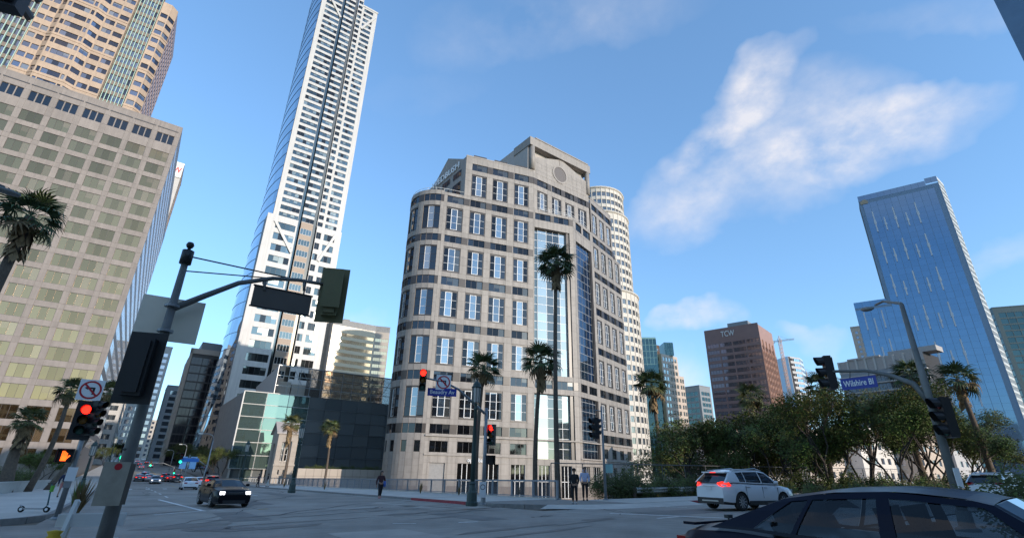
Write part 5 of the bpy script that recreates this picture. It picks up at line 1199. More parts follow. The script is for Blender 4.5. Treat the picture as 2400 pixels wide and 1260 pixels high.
# left corner: signal facing us, walk signal, no-left-turn sign
def left_signal():
    b = G(131, 1217, .15); F = Fac(b, 54.5); o = thing('traffic_signal', 'signal pole with no-left-turn sign, red light and orange hand', 'traffic light', b); V = lambda px, py, w=0: F.at(F.U(px, py)[0], w, F.U(px, py)[1]) - b
    pole_tube(o, [(0, 0, 0), (0, 0, V(215, 930).z)], [.09, .06], GALV); mb = MB(); mb.lathe([(.18, 0), (.18, .05), (.11, .1)], 12); mb.build('base_plate', GALV, o)
    signal_head(o, V(196, 984, .1), R(30), 0, 3, BLACKP, True, 1.0); signal_head(o, V(226, 980, .1), R(88), None, 4, dims=.85); ped_head(o, V(152, 1067, .05), R(36), True); no_left(o, V(213, 914, .12), R(30), .74)
    mb = MB(); mb.box(-.1, .1, -.12, .0, 1.0, 1.4); mb.build('control_box', GALV, o, rz=R(30)); sign_plate(o, V(168, 1110, .13), R(35), .28, .45, SIGNW, 'button_notice')
left_signal()
# overhead signal and lamp entering at the left edge
def edge_signal():
    b = Vector((-9.5, 4.0, gz(-9.5, 4)+.15)); o = thing('traffic_signal', 'black signal head hanging overhead from its own arm at the roadside', 'traffic light', b); p = P(28, 8, 9.0) - b
    pole_tube(o, [(0, 0, 0), (0, 0, p.z+.9)], [.14, .09], POLEG); pole_tube(o, [(0, 0, p.z+.8), (p.x, p.y, p.z+.75)], [.07, .045], POLEG, 'mast_arm'); signal_head(o, p + Vector((0, 0, .35)), R(200), None, 3)
    b = Vector((-19, 10, gz(-19, 10)+.15)); o = thing('street_lamp', 'grey cobra-head street lamp reaching in beside the near palm', 'street lamp', b); p = P(8, 446, 21) - b
    pole_tube(o, [(0, 0, 0), (0, 0, p.z+.2)], [.12, .07], POLEG); e = Vector((p.x, p.y, p.z+.12)); pole_tube(o, [(0, 0, p.z), e*.6 + Vector((0, 0, .4*p.z+.2)), e], [.05, .04, .035], POLEG, 'lamp_arm')
    d = Vector((p.x, p.y, -.12)).normalized(); mb = MB(); M = Matrix.Translation(p) @ d.to_track_quat('X', 'Z').to_matrix().to_4x4(); mb.lathe([(.001, -.45), (.08, -.4), (.15, -.1), (.15, .15), (.10, .38), (.001, .43)], 12, M=M @ Matrix.Rotation(pi/2, 4, 'Y') @ Matrix.Diagonal((.6, 1, 1, 1))); mb.build('lamp_head', POLEG, o, smooth=True)
edge_signal()

# ornate lamp posts
def ornate(b, h, lab, k=1.0):
    o = thing('lamp_post', lab, 'street lamp', b, group='ornate green lamp posts along the avenue'); zl = h - 2.05*k
    mb = MB(); mb.lathe([(.46*k, 0), (.46*k, .28*k), (.40*k, .34*k), (.38*k, .95*k), (.30*k, 1.1*k), (.22*k, 1.5*k), (.26*k, 1.6*k), (.18*k, 1.75*k)], 12); mb.build('pedestal', GREENI, o)
    mb = MB(); mb.lathe([(.17*k, 1.75*k), (.185*k, h*.4), (.13*k, zl-.35), (.20*k, zl-.3), (.12*k, zl-.22), (.10*k, zl-.1), (.24*k, zl)], 16); mb.build('column', GREENI, o, smooth=True)
    ln = MB(); ln.lathe([(.30*k, zl+.05), (.36*k, zl+1.25*k)], 8); L = ln.build('lantern', LAMPGL, o)
    for i in range(8):
        a = 2*pi*i/8; q = MB(); q.bar((.31*k*cos(a), .31*k*sin(a), zl), (.375*k*cos(a), .375*k*sin(a), zl+1.28*k), .045*k); q.build('lantern_bar', GREENI, L)
    mb = MB(); mb.lathe([(.42*k, zl+1.26*k), (.44*k, zl+1.32*k), (.34*k, zl+1.42*k), (.30*k, zl+1.6*k), (.2*k, zl+1.72*k), (.10*k, zl+1.8*k), (.05*k, zl+1.86*k), (.07*k, zl+1.95*k), (.001, zl+2.05*k)], 12); mb.build('lantern_cap', GREENI, o)
for (px, py), (tx, ty), lab in (((1105, 1185), (1118, 886), 'ornate green iron lamp post beside the Beaudry Av signal'), ((683, 1154), (713, 988), 'ornate green lamp post between the two short palms'), ((560, 1143), (588, 1030), 'ornate lamp post in front of the glass podium entrance'),
        ((187, 1152), (228, 1030), 'ornate lamp post on the left pavement near the parked scooter'), ((240, 1133), (266, 1020), 'ornate lamp post further along the left pavement')):
    b = G(px, py, .15); d = hypot(b.x, b.y); ornate(b, P(tx, ty, d).z - b.z, lab, .64 if d < 40 else .72)
# cobra lamps and signals down the avenue
def cobra(px, py, d, h_px, arm_px, lab):
    b = P(px, py, d); b.z = gz(b.x, b.y); t = P(*h_px, d) ; o = thing('street_lamp', lab, 'street lamp', b, group='cobra-head street lamps down the avenue'); h = t.z - b.z; pole_tube(o, [(0, 0, 0), (0, 0, h*.9)], [.14, .08], GALV, n=8); a = P(*arm_px, d) - b
    pole_tube(o, [(0, 0, h*.9), (0.1*a.x, .1*a.y, h*.98), (a.x*.4, a.y*.4, h+.1), (a.x, a.y, h+.1)], .06, GALV, 'lamp_arm', 8); mb = MB(); mb.box(-.25, .25, -.2, .2, h, h+.2); mb.build('lamp_head', mat('lamp_head_pale', (.6, .6, .58), .4), o, (a.x, a.y, 0))
cobra(480, 1115, 92, (499, 1018), (471, 1016), 'tall cobra-head street lamp beside the grey podium wall')
cobra(425, 1100, 150, (443, 1042), (424, 1040), 'shorter far cobra-head lamp in front of the black tower')
cobra(398, 1095, 210, (409, 1055), (395, 1054), 'farthest cobra-head lamp above the dark street trees')
def far_mast(px, py, d, top, sig, lab, sgn=True):
    b = P(px, py, d); b.z = gz(b.x, b.y); o = thing('traffic_signal', lab, 'traffic light', b); F = Fac(b, 54.5); V = lambda x, y, w=0: F.at(F.U(x, y)[0], w, F.U(x, y)[1]) - b
    t = V(*top); pole_tube(o, [(0, 0, 0), (0, 0, t.z)], .11, GALV, n=8); e = V(*sig); pole_tube(o, [(0, 0, t.z-.2), (e.x*.5, e.y*.5, (t.z+e.z)/2+.5), e], .07, GALV, 'mast_arm', 8); signal_head(o, e, R(33), 2, dims=1.3); signal_head(o, Vector((.3, 0, t.z*.5)), R(33), 2, dims=1.2)
    if sgn: s = sign_plate(o, V(444, 1077, .1), R(33), 2.4, .5, mat('sign_mid_blue', (.03, .16, .5), .5), 'street_name_sign')
far_mast(477, 1122, 92, (483, 1088), (425, 1073), 'far signal arm showing green over the avenue with a blue sign')
far_mast(405, 1108, 170, (392, 1092), (354, 1085), 'second green signal further down the avenue', False)
far_mast(262, 1128, 60, (263, 1075), (290, 1058), 'signal pole with pale arm on the left pavement near the green street tree', False)
b = P(432, 1120, 110); b.z = gz(b.x, b.y); o = thing('banner_pole', 'slim pole carrying two pale blue street banners', 'banner pole', b); zt = P(446, 1065, 110).z - b.z; pole_tube(o, [(0, 0, 0), (0, 0, zt)], .08, GALV, n=8)
for k, x in enumerate((-.75, .75)): sign_plate(o, (x*.8, x*.58, zt-1.3), R(33), 1.0, 2.0, mat('banner_blue', (.25, .45, .7), .6), 'banner')

# bridge railing
def railing():
    t0 = 22.4; s0, s1 = 26.0, 132.0; root = thing('bridge_railing', 'grey steel bridge railing with thin balusters behind the far pavement', 'railing', (*ST(s0, t0), gz(*ST(s0, t0)))); rl = root.location.copy(); m = mat('railing_grey', (.22, .235, .26), .5, metal=.3, var=.1); n = int((s1-s0)/2.45)
    zz = lambda s: gz(*ST(s, t0)) + .15
    bal = MB()
    for i in range(n+1):
        s = s0 + 2.45*i; x, y = ST(s, t0); mb = MB(); M = Matrix.Translation((x, y, zz(s))) @ Matrix.Rotation(pi/2-AE, 4, 'Z'); mb.box(-.07, .07, -.05, .05, 0, 1.12, M=M); mb.build('post', m, root, rel=rl)
        if i == n: break
        s2 = s + 2.45; a, b = Vector((*ST(s+.07, t0), zz(s))), Vector((*ST(s2-.07, t0), zz(s2))); up = Vector((0, 0, 1))
        q = MB(); q.bar(a+up*1.08, b+up*1.08, .12, .10); q.build('top_rail', m, root, rel=rl); q = MB(); q.bar(a+up*.14, b+up*.14, .06, .06); q.build('bottom_rail', m, root, rel=rl)
        if i < 26:
            for k in range(16): p = a.lerp(b, (k+.5)/16); bal.box(-.013, .013, -.013, .013, .16, 1.04, M=Matrix.Translation(p))
    o = bal.build('balusters', m, root, rel=rl); o['kind'] = 'stuff'
    # low concrete kerb below the rail
    x, y = ST(s0, t0); k = bpy.data.objects.new('bridge_edge', None); col.objects.link(k); tag(k, kind='structure')
    for i in range(12):
        a, b = s0 + 9*i, s0 + 9*i + 8.98; mb = MB(); A, B_ = Vector((*ST(a, t0+.05), zz(a)-.35)), Vector((*ST(b, t0+.05), zz(b)-.35)); mb.bar(A, B_, .45, .85); mb.build('bridge_edge_block', CONC, k)
railing()
def left_parapet():
    m = mat('parapet_white', (.46, .45, .42), .8, var=.1, scale=1.5, dirt=.2); root = thing('parapet_wall', 'low white concrete parapet along the left pavement', 'wall', (*ST(40, -8.3), gz(*ST(40, -8.3)))); rl = root.location.copy()
    for i in range(24):
        a, b = 36 + 4.6*i, 36 + 4.6*i + 4.56; pa, pb = ST(a, -8.3), ST(b, -8.3); A, B_ = Vector((*pa, gz(*pa))), Vector((*pb, gz(*pb))); q = MB(); q.bar(A+Vector((0, 0, .5)), B_+Vector((0, 0, .5)), .25, 1.0); q.build('wall_panel', m, root, rel=rl); q = MB(); q.bar(A+Vector((0, 0, 1.05)), B_+Vector((0, 0, 1.05)), .36, .10); q.build('coping', m, root, rel=rl)
left_parapet()
def guardrail():
    root = thing('guard_rail', 'weathered steel guard rail in front of the trees', 'guard rail', (*ST(24.9, 28.5), gz(*ST(24.9, 28.5))+.1)); rl = root.location.copy(); m = mat('weathered_steel', (.36, .35, .33), .55, metal=.4, var=.2, scale=2); wd = mat('post_wood', (.12, .09, .07), .9)
    for i in range(14):
        t = 28.5 + 3.8*i; x, y = ST(25.05, t); z = gz(x, y); mb = MB(); mb.box(-.09, .09, -.09, .09, 0, .82, M=Matrix.Translation((x, y, z))); mb.build('post', wd, root, rel=rl)
        prof = [(-.00, .42), (.08, .48), (.08, .54), (.02, .60), (.08, .66), (.08, .72), (0, .78)]; mb = MB(); a, b = ST(24.9, t), ST(24.9, t+3.79); za, zb_ = gz(*a), gz(*b)
        for (o0, z0), (o1, z1) in lines(*prof): mb.poly([(a[0]-EX*o0, a[1]-EY*o0, za+z0), (b[0]-EX*o0, b[1]-EY*o0, zb_+z0), (b[0]-EX*o1, b[1]-EY*o1, zb_+z1), (a[0]-EX*o1, a[1]-EY*o1, za+z1)])
        mb.build('rail_beam', m, root, rel=rl)
guardrail()
def pipe_fence():
    root = thing('pipe_fence', 'tall thin wire fence with pipe top rail below the trees', 'fence', (*ST(28.5, 25), gz(*ST(28.5, 25)))); rl = root.location.copy(); m = mat('fence_pipe', (.13, .13, .13), .5, metal=.5)
    for i in range(22):
        t = 24 + 3*i; x, y = ST(28.5, t); z = gz(x, y); zt = z + 2.35; mb = MB(); mb.tube([(x, y, z-3), (x, y, zt)], .035, 6); mb.build('post', m, root, rel=rl)
        a, b = Vector((x, y, zt)), Vector((*ST(28.5, t+3), gz(*ST(28.5, t+3))+2.35)); q = MB(); q.tube([a, b], .035, 6); q.build('top_rail', m, root, rel=rl)
    w = MB()
    for k in range(9): w.tube([(*ST(28.5, 24), gz(*ST(28.5, 24))+.1+.25*k), (*ST(28.5, 90), gz(*ST(28.5, 90))+.1+.25*k)], .006, 3)
    for i in range(220): x, y = ST(28.5, 24+.3*i); w.tube([(x, y, gz(x, y)), (x, y, gz(x, y)+2.3)], .004, 3)
    o = w.build('fence_wire', m, root, rel=rl); o['kind'] = 'stuff'
pipe_fence()
# scooter
def scooter():
    b = G(80, 1200, .15); o = thing('kick_scooter', 'dark electric kick scooter with green stem standing on the left pavement', 'scooter', b, R(8)); wm = mat('tyre_rubber', (.02, .02, .02), .8)
    for x in (-.52, .42):
        mb = MB(); mb.lathe([(.06, -.03), (.115, -.028), (.125, 0), (.115, .028), (.06, .03)], 18, M=Matrix.Translation((x, 0, .125)) @ Matrix.Rotation(pi/2, 4, 'X')); w = mb.build('wheel', wm, o, smooth=True); h = MB(); h.lathe([(.055, -.035), (.055, .035)], 12, M=Matrix.Translation((x, 0, .125)) @ Matrix.Rotation(pi/2, 4, 'X')); h.build('hub', SIGNW, w)
    mb = MB(); mb.box(-.42, .28, -.08, .08, .12, .17); mb.bar((-.42, 0, .15), (-.60, 0, .28), .10, .02); mb.build('deck', mat('scooter_deck', (.35, .35, .35), .6), o)
    mb = MB(); mb.tube([(.30, 0, .14), (.40, 0, .26), (.30, 0, 1.08)], [.03, .03, .026], 10); mb.build('stem', mat('scooter_teal', (.02, .08, .09), .4), o, smooth=True)
    mb = MB(); mb.tube([(.29, -.24, 1.12), (.29, .24, 1.12)], .018, 8); mb.build('handlebar', BLACKP, o); mb = MB(); mb.box(.33, .40, -.07, .07, .78, 1.02); mb.build('green_pack', mat('scooter_green', (.10, .35, .03), .5), o)
    mb = MB(); mb.bar((.42, 0, .26), (.54, 0, .2), .10, .02); mb.build('mudguard', SIGNW, o)
scooter()
# barricade with sandbag
def barricade():
    b = P(118, 1259, 12.5); b = Vector((b.x, b.y, gz(b.x, b.y)+.0)); o = thing('folding_barricade', 'white folding barricade with a yellow sandbag at the kerb', 'barricade', b, R(30)); m = mat('barricade_white', (.62, .62, .6), .6, var=.1); top = P(152, 1172, 12.5).z - b.z
    for x in (-.38, .38):
        for y in (-.32, .32): mb = MB(); mb.bar((x+.5, y, 0), (x*.75+.5, 0, top), .06, .1); mb.build('leg', m, o)
    for y, z in ((-.08, top*.72), (-.2, top*.38), (.08, top*.72)):
        mb = MB(); mb.box(.02, .98, y-.02, y+.02, z-.1, z+.1); bd = mb.build('board', m, o)
    bg = thing('sandbag', 'yellow sandbag slumped against the folding barricade', 'sandbag', b + Vector((.25, -.25, 0)), R(20)); mb = MB(); mb.lathe([(.001, 0), (.3, .02), (.36, .12), (.33, .26), (.2, .45), (.08, .6), (.12, .66), (.001, .68)], 14); bo = mb.build('bag', mat('sandbag_yellow', (.55, .36, .02), .7, var=.15, scale=6, bump=.3, bscale=15), bg, smooth=True); bo.scale = (1, .7, 1)
    mb = MB(); mb.tube([(.06*cos(2*pi*i/10), .05*sin(2*pi*i/10), .56) for i in range(11)], .015, 5, cap=False); mb.build('tie', SIGNW, bg)
barricade()
# bins and trifles by the lobby, cabinet on left pavement
for px, py, d, w, h, lab, m in ((505, 1128, 118, 1.4, 1.9, 'dark utility cabinet by the podium lobby', DARK_FR), (338, 1128, 150, 1.2, 1.6, 'grey utility cabinet on the far left pavement', GALV)):
    b = P(px, py, d); b.z = gz(b.x, b.y) + .1; o = thing('utility_cabinet', lab, 'cabinet', b, R(35)); mb = MB(); mb.box(-w/2, w/2, -.35, .35, .1, h); mb.build('case', m, o); mb = MB(); mb.box(-w/2-.04, w/2+.04, -.39, .39, h, h+.08); mb.build('lid', m, o); mb = MB(); mb.box(-w/2-.04, w/2+.04, -.39, .39, 0, .1); mb.build('plinth', CONC, o)

# ------------------------------------------------------------ vehicles (x forward, y left, z up, wheels on z = 0)
TYRE = mat('tyre_rubber', (.02, .02, .02), .8)
ALLOY = mat('alloy_rim', (.45, .45, .46), .3, metal=.8, var=.05)
TRIM = mat('black_trim', (.02, .02, .022), .5, var=.1)
CGL = mat('car_window_glass', (.012, .014, .018), .05, spec=.8, var=0)
PLATE = mat('number_plate', (.6, .6, .62), .5, var=.1)
TAIL = mat('tail_lamp', (.28, .008, .008), .2, var=0); TAILON = mat('tail_lamp_lit', (.9, .02, .01), .3, emit=.8, ecol=(1, .03, .015), var=0)
HEADL = mat('head_lamp_lit', (.9, .9, 1), .2, emit=1.6, ecol=(.95, .95, 1), var=0); HEADOFF = mat('head_lamp', (.5, .5, .52), .15, metal=.5, var=0)
def see_glass():
    m = bpy.data.materials.new('tinted_see_through_glass'); m.use_nodes = True; N = m.node_tree.nodes; L = m.node_tree.links; N.clear(); o = N.new('ShaderNodeOutputMaterial'); mx = N.new('ShaderNodeMixShader'); t = N.new('ShaderNodeBsdfTransparent'); g = N.new('ShaderNodeBsdfGlossy'); f = N.new('ShaderNodeFresnel')
    f.inputs[0].default_value = 1.55; t.inputs[0].default_value = (.42, .48, .52, 1); g.inputs['Roughness'].default_value = .02; L.new(f.outputs[0], mx.inputs[0]); L.new(t.outputs[0], mx.inputs[1]); L.new(g.outputs[0], mx.inputs[2]); L.new(mx.outputs[0], o.inputs[0]); return m
SEEGL = see_glass()
def paint(name, c, flake=.0): return mat(name, c, .30, metal=flake, var=.03, scale=1, coat=.03 if max(c) < .05 else .7, spec=.12 if max(c) < .05 else .5)
WHEELS = {}
def wheel_meshes(r, w):
    k = (r, w)
    if k not in WHEELS:
        M = Matrix.Rotation(pi/2, 4, 'X'); t = MB(); t.lathe([(r*.66, -w/2), (r*.9, -w/2), (r, -w*.36), (r, w*.36), (r*.9, w/2), (r*.66, w/2)], 28, M=M); rim = MB()
        rim.lathe([(r*.60, .0), (r*.60, .02)], 24, M=M @ Matrix.Translation((0, 0, -w*.12)), mi=1)
        for i in range(10): a = 2*pi*i/10; rim.bar((r*.08*cos(a), -w*.42, r*.08*sin(a)), (r*.64*cos(a+.08), -w*.46, r*.64*sin(a+.08)), .035, .05)
        for i in range(10): a = 2*pi*i/10; rim.bar((r*.08*cos(a), w*.42, r*.08*sin(a)), (r*.64*cos(a+.08), w*.46, r*.64*sin(a+.08)), .035, .05)
        n = 28
        for sg in (-1, 1):
            for i in range(n):
                a, b = 2*pi*i/n, 2*pi*(i+1)/n; rim.poly([(q*cos(t_), sg*w*.5*(1.02 if q > r*.64 else .9), q*sin(t_)) for q, t_ in ((r*.68, a), (r*.68, b), (r*.62, b), (r*.62, a))])
        rim.lathe([(r*.12, -w*.48), (r*.12, w*.48)], 12, M=M); WHEELS[k] = (t.mesh('tyre', TYRE, True), rim.mesh('rim', [ALLOY, TRIM]))
    return WHEELS[k]
def smooth_angle(o, a=38):
    me = o.data; me.polygons.foreach_set('use_smooth', [True]*len(me.polygons))
    try: me.set_sharp_from_angle(angle=R(a))
    except Exception: pass
def interp(tab, x):
    if x <= tab[0][0]: return tab[0][1]
    for (a, va), (b, vb) in zip(tab, tab[1:]):
        if x <= b: f = (x-a)/(b-a); f = f*f*(3-2*f)*.5 + f*.5; return va + (vb-va)*f
    return tab[-1][1]
def car(name, label, spec, pnt, loc, heading, group=None, lit_tail=False, lit_head=False, see=False, scale=1.0, glassm=None):
    S = spec; o = thing(name, label, 'car', loc, pi/2 - R(heading), group); o.scale = (scale,)*3
    L, W = S['L'], S['W']/2; xr, xf = S['xr'], S['xf']; r = S['r']; ar = r*1.13; top = S['top']; zb0 = S['zb']
    xs = sorted(set([round(-L/2 + L*i/34, 3) for i in range(35)] + [round(x0 + ar*k, 3) for x0 in (xr, xf) for k in (-1.02, -.98, -.85, -.5, 0, .5, .85, .98, 1.02)]))
    rings = []
    for x in xs:
        e = max(0, abs(x)/(L/2) - .62)/.38; w = W*(1 - .17*e**2.2); zt = interp(top, x); zb = zb0 + .10*max(0, e-.6)
        ah = 0
        for xw in (xr, xf):
            if abs(x-xw) < ar: ah = r + math.sqrt(max(0, ar*ar-(x-xw)**2))
        zo = max(zb, ah); crown = .035 if abs(x) < L*.45 else .02
        zm = max(zo+.03, zb + (zt-zb)*.5); zs = max(zm+.03, zt - .13)
        half = [(0, zb), (w*.6, zb), (w*.60 if ah else w*.9, zo if ah else zb), (w*.985, max(zo+.012, zb+.10)), (w*1.0, zm), (w*.975, zs), (w*.90, max(zt-.03, zs+.02)), (w*.55, zt+crown*.7), (0, zt+crown)]
        rings.append([(x, y, z) for y, z in half] + [(x, -y, z) for y, z in reversed(half[1:-1])])
    mb = MB(); n = len(rings[0])
    for q in rings: mb.v += q
    for i in range(len(rings)-1):
        for j in range(n): k = (j+1) % n; mb.f.append((i*n+j, i*n+k, (i+1)*n+k, (i+1)*n+j)); mb.m.append(1 if j in (0, 1, 2) or j >= n-3 else 0)
    mb.f.append(tuple(range(n))[::-1]); mb.m.append(0); mb.f.append(tuple((len(rings)-1)*n+j for j in range(n))); mb.m.append(0)
    body = mb.build('body', [pnt, TRIM], o); smooth_angle(body, 42)
    # cabin
    cl = S['cab']; wb, wr = W*S.get('wb', .93), W*S.get('wr', .72); roof = S['roof']; gm = glassm or (SEEGL if see else CGL)
    vs = (0, .08, .3, .6, .88, 1.0)
    def ln(xb, xt, v, sgn, ins=0.):
        zb_ = interp(top, xb) + .005; zt = interp(roof, xt); f = v; x = xb + (xt-xb)*f; z = zb_ + (zt-zb_)*f; y = (wb + (wr-wb)*(f**1.5)) - ins; return (x, sgn*y, z)
    pm = MB()
    for sgn in (-1, 1):
        for (xb, xt, kd), (xb2, xt2, _) in zip(cl, cl[1:]):
            for v0, v1 in zip(vs, vs[1:]):
                if kd == 'g' and .05 < v0 < .85: continue
                q = [ln(xb, xt, v0, sgn), ln(xb2, xt2, v0, sgn), ln(xb2, xt2, v1, sgn), ln(xb, xt, v1, sgn)]; pm.poly(q if sgn < 0 else q[::-1])
            if kd == 'g':
                g = MB()
                for v0, v1 in ((.08, .3), (.3, .6), (.6, .88)): q = [ln(xb, xt, v0, sgn, .012), ln(xb2, xt2, v0, sgn, .012), ln(xb2, xt2, v1, sgn, .012), ln(xb, xt, v1, sgn, .012)]; g.poly(q if sgn < 0 else q[::-1])
                g.build('side_window', gm, o)
    # roof skin and end glasses
    tops = [(xt, interp(roof, xt)) for xb, xt, kd in cl]; x0, x1 = tops[0][0], tops[-1][0]; ys = [-1, -.9, -.5, 0, .5, .9, 1]; nr = 10; g = []
    for i in range(nr+1):
        x = x0 + (x1-x0)*i/nr; z = interp(roof, x); g.append([(x, wr*y, z + .05*(1-y*y)) for y in ys])
    for i in range(nr):
        for j in range(len(ys)-1): pm.poly([g[i][j], g[i+1][j], g[i+1][j+1], g[i][j+1]][::-1] if x1 < x0 else [g[i][j], g[i+1][j], g[i+1][j+1], g[i][j+1]])
    cab = pm.build('cabin', pnt, o); smooth_angle(cab, 30)
    for nm, (xb, xt, _), bow in (('rear_window', cl[0], -.06), ('windscreen', cl[-1], .08)):
        gq = MB(); pmf = MB()
        for v0, v1 in ((0, .5), (.5, 1)):
            for a, b in zip(ys, ys[1:]):
                def pt(y, v): p = ln(xb, xt, v, 1); return (p[0] + bow*(1-y*y)*(1-v*.5), p[1]*y, p[2] + .05*(1-y*y)*v)
                q = [pt(a, v0), pt(b, v0), pt(b, v1), pt(a, v1)]; (gq if abs(a+b) < 1.85 else pmf).poly(q if bow < 0 else q[::-1])
        e = gq.build(nm, gm, o); smooth_angle(e); 
        p = pmf.build('pillar', pnt, o)
    # wheels
    tm, rm = wheel_meshes(r, S.get('tw', .22))
    for x in (xr, xf):
        for sgn in (-1, 1): t = link('wheel', tm, o, (x, sgn*(W-.13), r)); link('rim', rm, t)
    # lamps, plates, trim
    zl = S.get('zl', .75); xe = L/2; wl = W*.83
    def bx(nm, m, *q): b = MB(); b.box(*q); return b.build(nm, m, o)
    if S.get('kind') == 'suv':
        for sgn in (-1, 1):
            b = MB(); y = sgn*W; b.poly([(-xe+.02, sgn*W*.52, zl+.04), (-xe+.03, sgn*W*.80, zl-.06), (-xe+.42, sgn*(W*.985+.004), zl-.02), (-xe+.30, sgn*(W*.965+.004), zl+.12), (-xe+.05, sgn*W*.80, zl+.15), (-xe+.03, sgn*W*.54, zl+.10)][::sgn]); b2 = b.build('tail_lamp', TAILON if lit_tail else TAIL, o)
            b2.location.x = -.03
            for x in (-1, 1): pass
            rb = MB(); rb.tube([(cl[0][1]+.15, sgn*wr*.93, interp(roof, cl[0][1]+.15)+.05), (0, sgn*wr*.95, interp(roof, 0)+.085), (cl[-1][1]-.1, sgn*wr*.93, interp(roof, cl[-1][1])+.04)], .022, 6); rb.build('roof_rail', ALLOY, o)
        bx('bumper', TRIM, -xe-.015, -xe+.5, -W*.80, W*.80, zb0+.02, zb0+.27); bx('skid_plate', ALLOY, -xe-.03, -xe+.1, -W*.5, W*.5, zb0+.12, zb0+.17)
        bx('spoiler', pnt, cl[0][1]-.22, cl[0][1]+.1, -wr*.95, wr*.95, interp(roof, cl[0][1])-.02, interp(roof, cl[0][1])+.035)
        bx('brake_lamp', TAILON if lit_tail else TAIL, cl[0][1]-.235, cl[0][1]-.2, -.16, .16, interp(roof, cl[0][1])-.015, interp(roof, cl[0][1])+.015); bx('number_plate', PLATE, -xe-.02, -xe+.04, -.16, .16, zl-.22, zl-.08); bx('plate_trim', ALLOY, -xe-.03, -xe+.04, -.32, .32, zl-.06, zl-.03)
    else:
        for sgn in (-1, 1): bx('tail_lamp', TAILON if lit_tail else TAIL, -xe-.012, -xe+.12, *sorted((sgn*wl*.55, sgn*wl*.98)), zl-.06, zl+.08)
        bx('number_plate', PLATE, -xe-.014, -xe+.05, -.16, .16, zl-.22, zl-.07); bx('rear_trim', TRIM, -xe-.006, -xe+.2, -wl*.9, wl*.9, zb0+.02, zb0+.2)
        if lit_tail: bx('brake_lamp', TAILON, cl[0][0]-.02, cl[0][0]+.04, -.2, .2, interp(top, cl[0][0])+.05, interp(top, cl[0][0])+.08)
    zh = S.get('zh', .68)
    for sgn in (-1, 1):
        if lit_head:
            for k in (0, 1): bx('head_lamp', HEADL, xe-.10, xe+.004, *sorted((sgn*wl*(.66+.17*k), sgn*wl*(.78+.17*k))), zh-.09, zh+.07)
        else: bx('head_lamp', HEADOFF, xe-.14, xe-.002, *sorted((sgn*wl*.58, sgn*wl*.95)), zh-.05, zh+.07)
    bx('grille', TRIM, xe-.1, xe+.006, -wl*.6, wl*.6, zh-.10, zh+.03); bx('lower_grille', TRIM, xe-.1, xe+.008, -wl*.7, wl*.7, zb0+.03, zb0+.2); bx('grille_bar', ALLOY, xe, xe+.012, -wl*.45, wl*.45, zh+.0, zh+.012)
    xm = cl[-1][0]; zm = interp(top, xm)
    for sgn in (-1, 1):
        b = MB(); b.lathe([(.001, -.10), (.06, -.08), (.075, 0), (.055, .09), (.001, .1)], 10, M=Matrix.Translation((xm-.32, sgn*(W+.05), zm+.10)) @ Matrix.Rotation(pi/2, 4, 'X') @ Matrix.Diagonal((.8, 1.0, 1.1, 1))); b.build('mirror', pnt, o, smooth=True)
        for x in S.get('handles', ()): bx('door_handle', ALLOY if S.get('kind') == 'suv' else pnt, x-.1, x+.1, *sorted((sgn*(W*.985), sgn*(W*1.01))), interp(top, x)-.16, interp(top, x)-.13)
        for x in S.get('doors', ()): bx('door_seam', TRIM, x-.006, x+.006, *sorted((sgn*W*.97, sgn*(W*1.0+.002))), zb0+.28, interp(top, x)-.12)
    # cladding above the sills
    if S.get('kind') == 'suv':
        for sgn in (-1, 1): bx('sill_cladding', TRIM, xr+ar+.02, xf-ar-.02, *sorted((sgn*W*.95, sgn*(W*1.0+.004))), zb0, zb0+.17)
    # interior
    fl = MB(); fl.box(xr+.1, xf-.3, -W*.8, W*.8, .35, .42); 
    if see:
        fl.build('cabin_floor', TRIM, o); zt = interp(top, 0)
        for x in (-.95, .05):
            for y in ((-.38, .38) if x > -.5 else (-.42, 0, .42)):
                b = MB(); b.box(x-.05, x+.5, y-.25, y+.25, .42, .62); b.bar((x-.02, y, .55), (x-.25, y, 1.12), .46, .14); b.tube([(x-.25, y, 1.1), (x-.29, y, 1.30)], [.10, .12], 8); b.build('seat', mat('seat_cloth', (.03, .03, .035), .9), o)
        bx('dashboard', TRIM, cl[-1][0]-.55, cl[-1][0]-.05, -W*.82, W*.82, .6, interp(top, cl[-1][0])-.02)
        b = MB(); b.tube([(cl[-1][0]-.68 + .06*cos(2*pi*i/14), .36+.18*sin(2*pi*i/14), .95+.18*cos(2*pi*i/14)) for i in range(15)], .016, 6, cap=False); b.build('steering_wheel', TRIM, o)
        bx('rear_shelf', TRIM, cl[0][0]+.1, -1.05, -W*.8, W*.8, interp(top, cl[0][0])-.06, interp(top, cl[0][0])-.02)
    return o
SEDAN = dict(L=4.75, W=1.82, r=.32, xr=-1.36, xf=1.36, zb=.20, zl=.80, zh=.66, top=[(-2.37, .86), (-2.2, .99), (-1.6, 1.02), (-.8, .98), (.8, .95), (1.05, .96), (1.9, .84), (2.25, .74), (2.375, .62)], roof=[(-1.15, 1.33), (-.5, 1.42), (.0, 1.44), (.4, 1.41), (.62, 1.36)],
             cab=[(-1.85, -1.05, 'p'), (-1.38, -.92, 'g'), (-.98, -.78, 'p'), (-.93, -.74, 'g'), (-.18, -.20, 'p'), (-.05, -.10, 'g'), (1.0, .50, 'p'), (1.22, .62, 'p')], handles=(-.75, .2), doors=(-.12, .95))
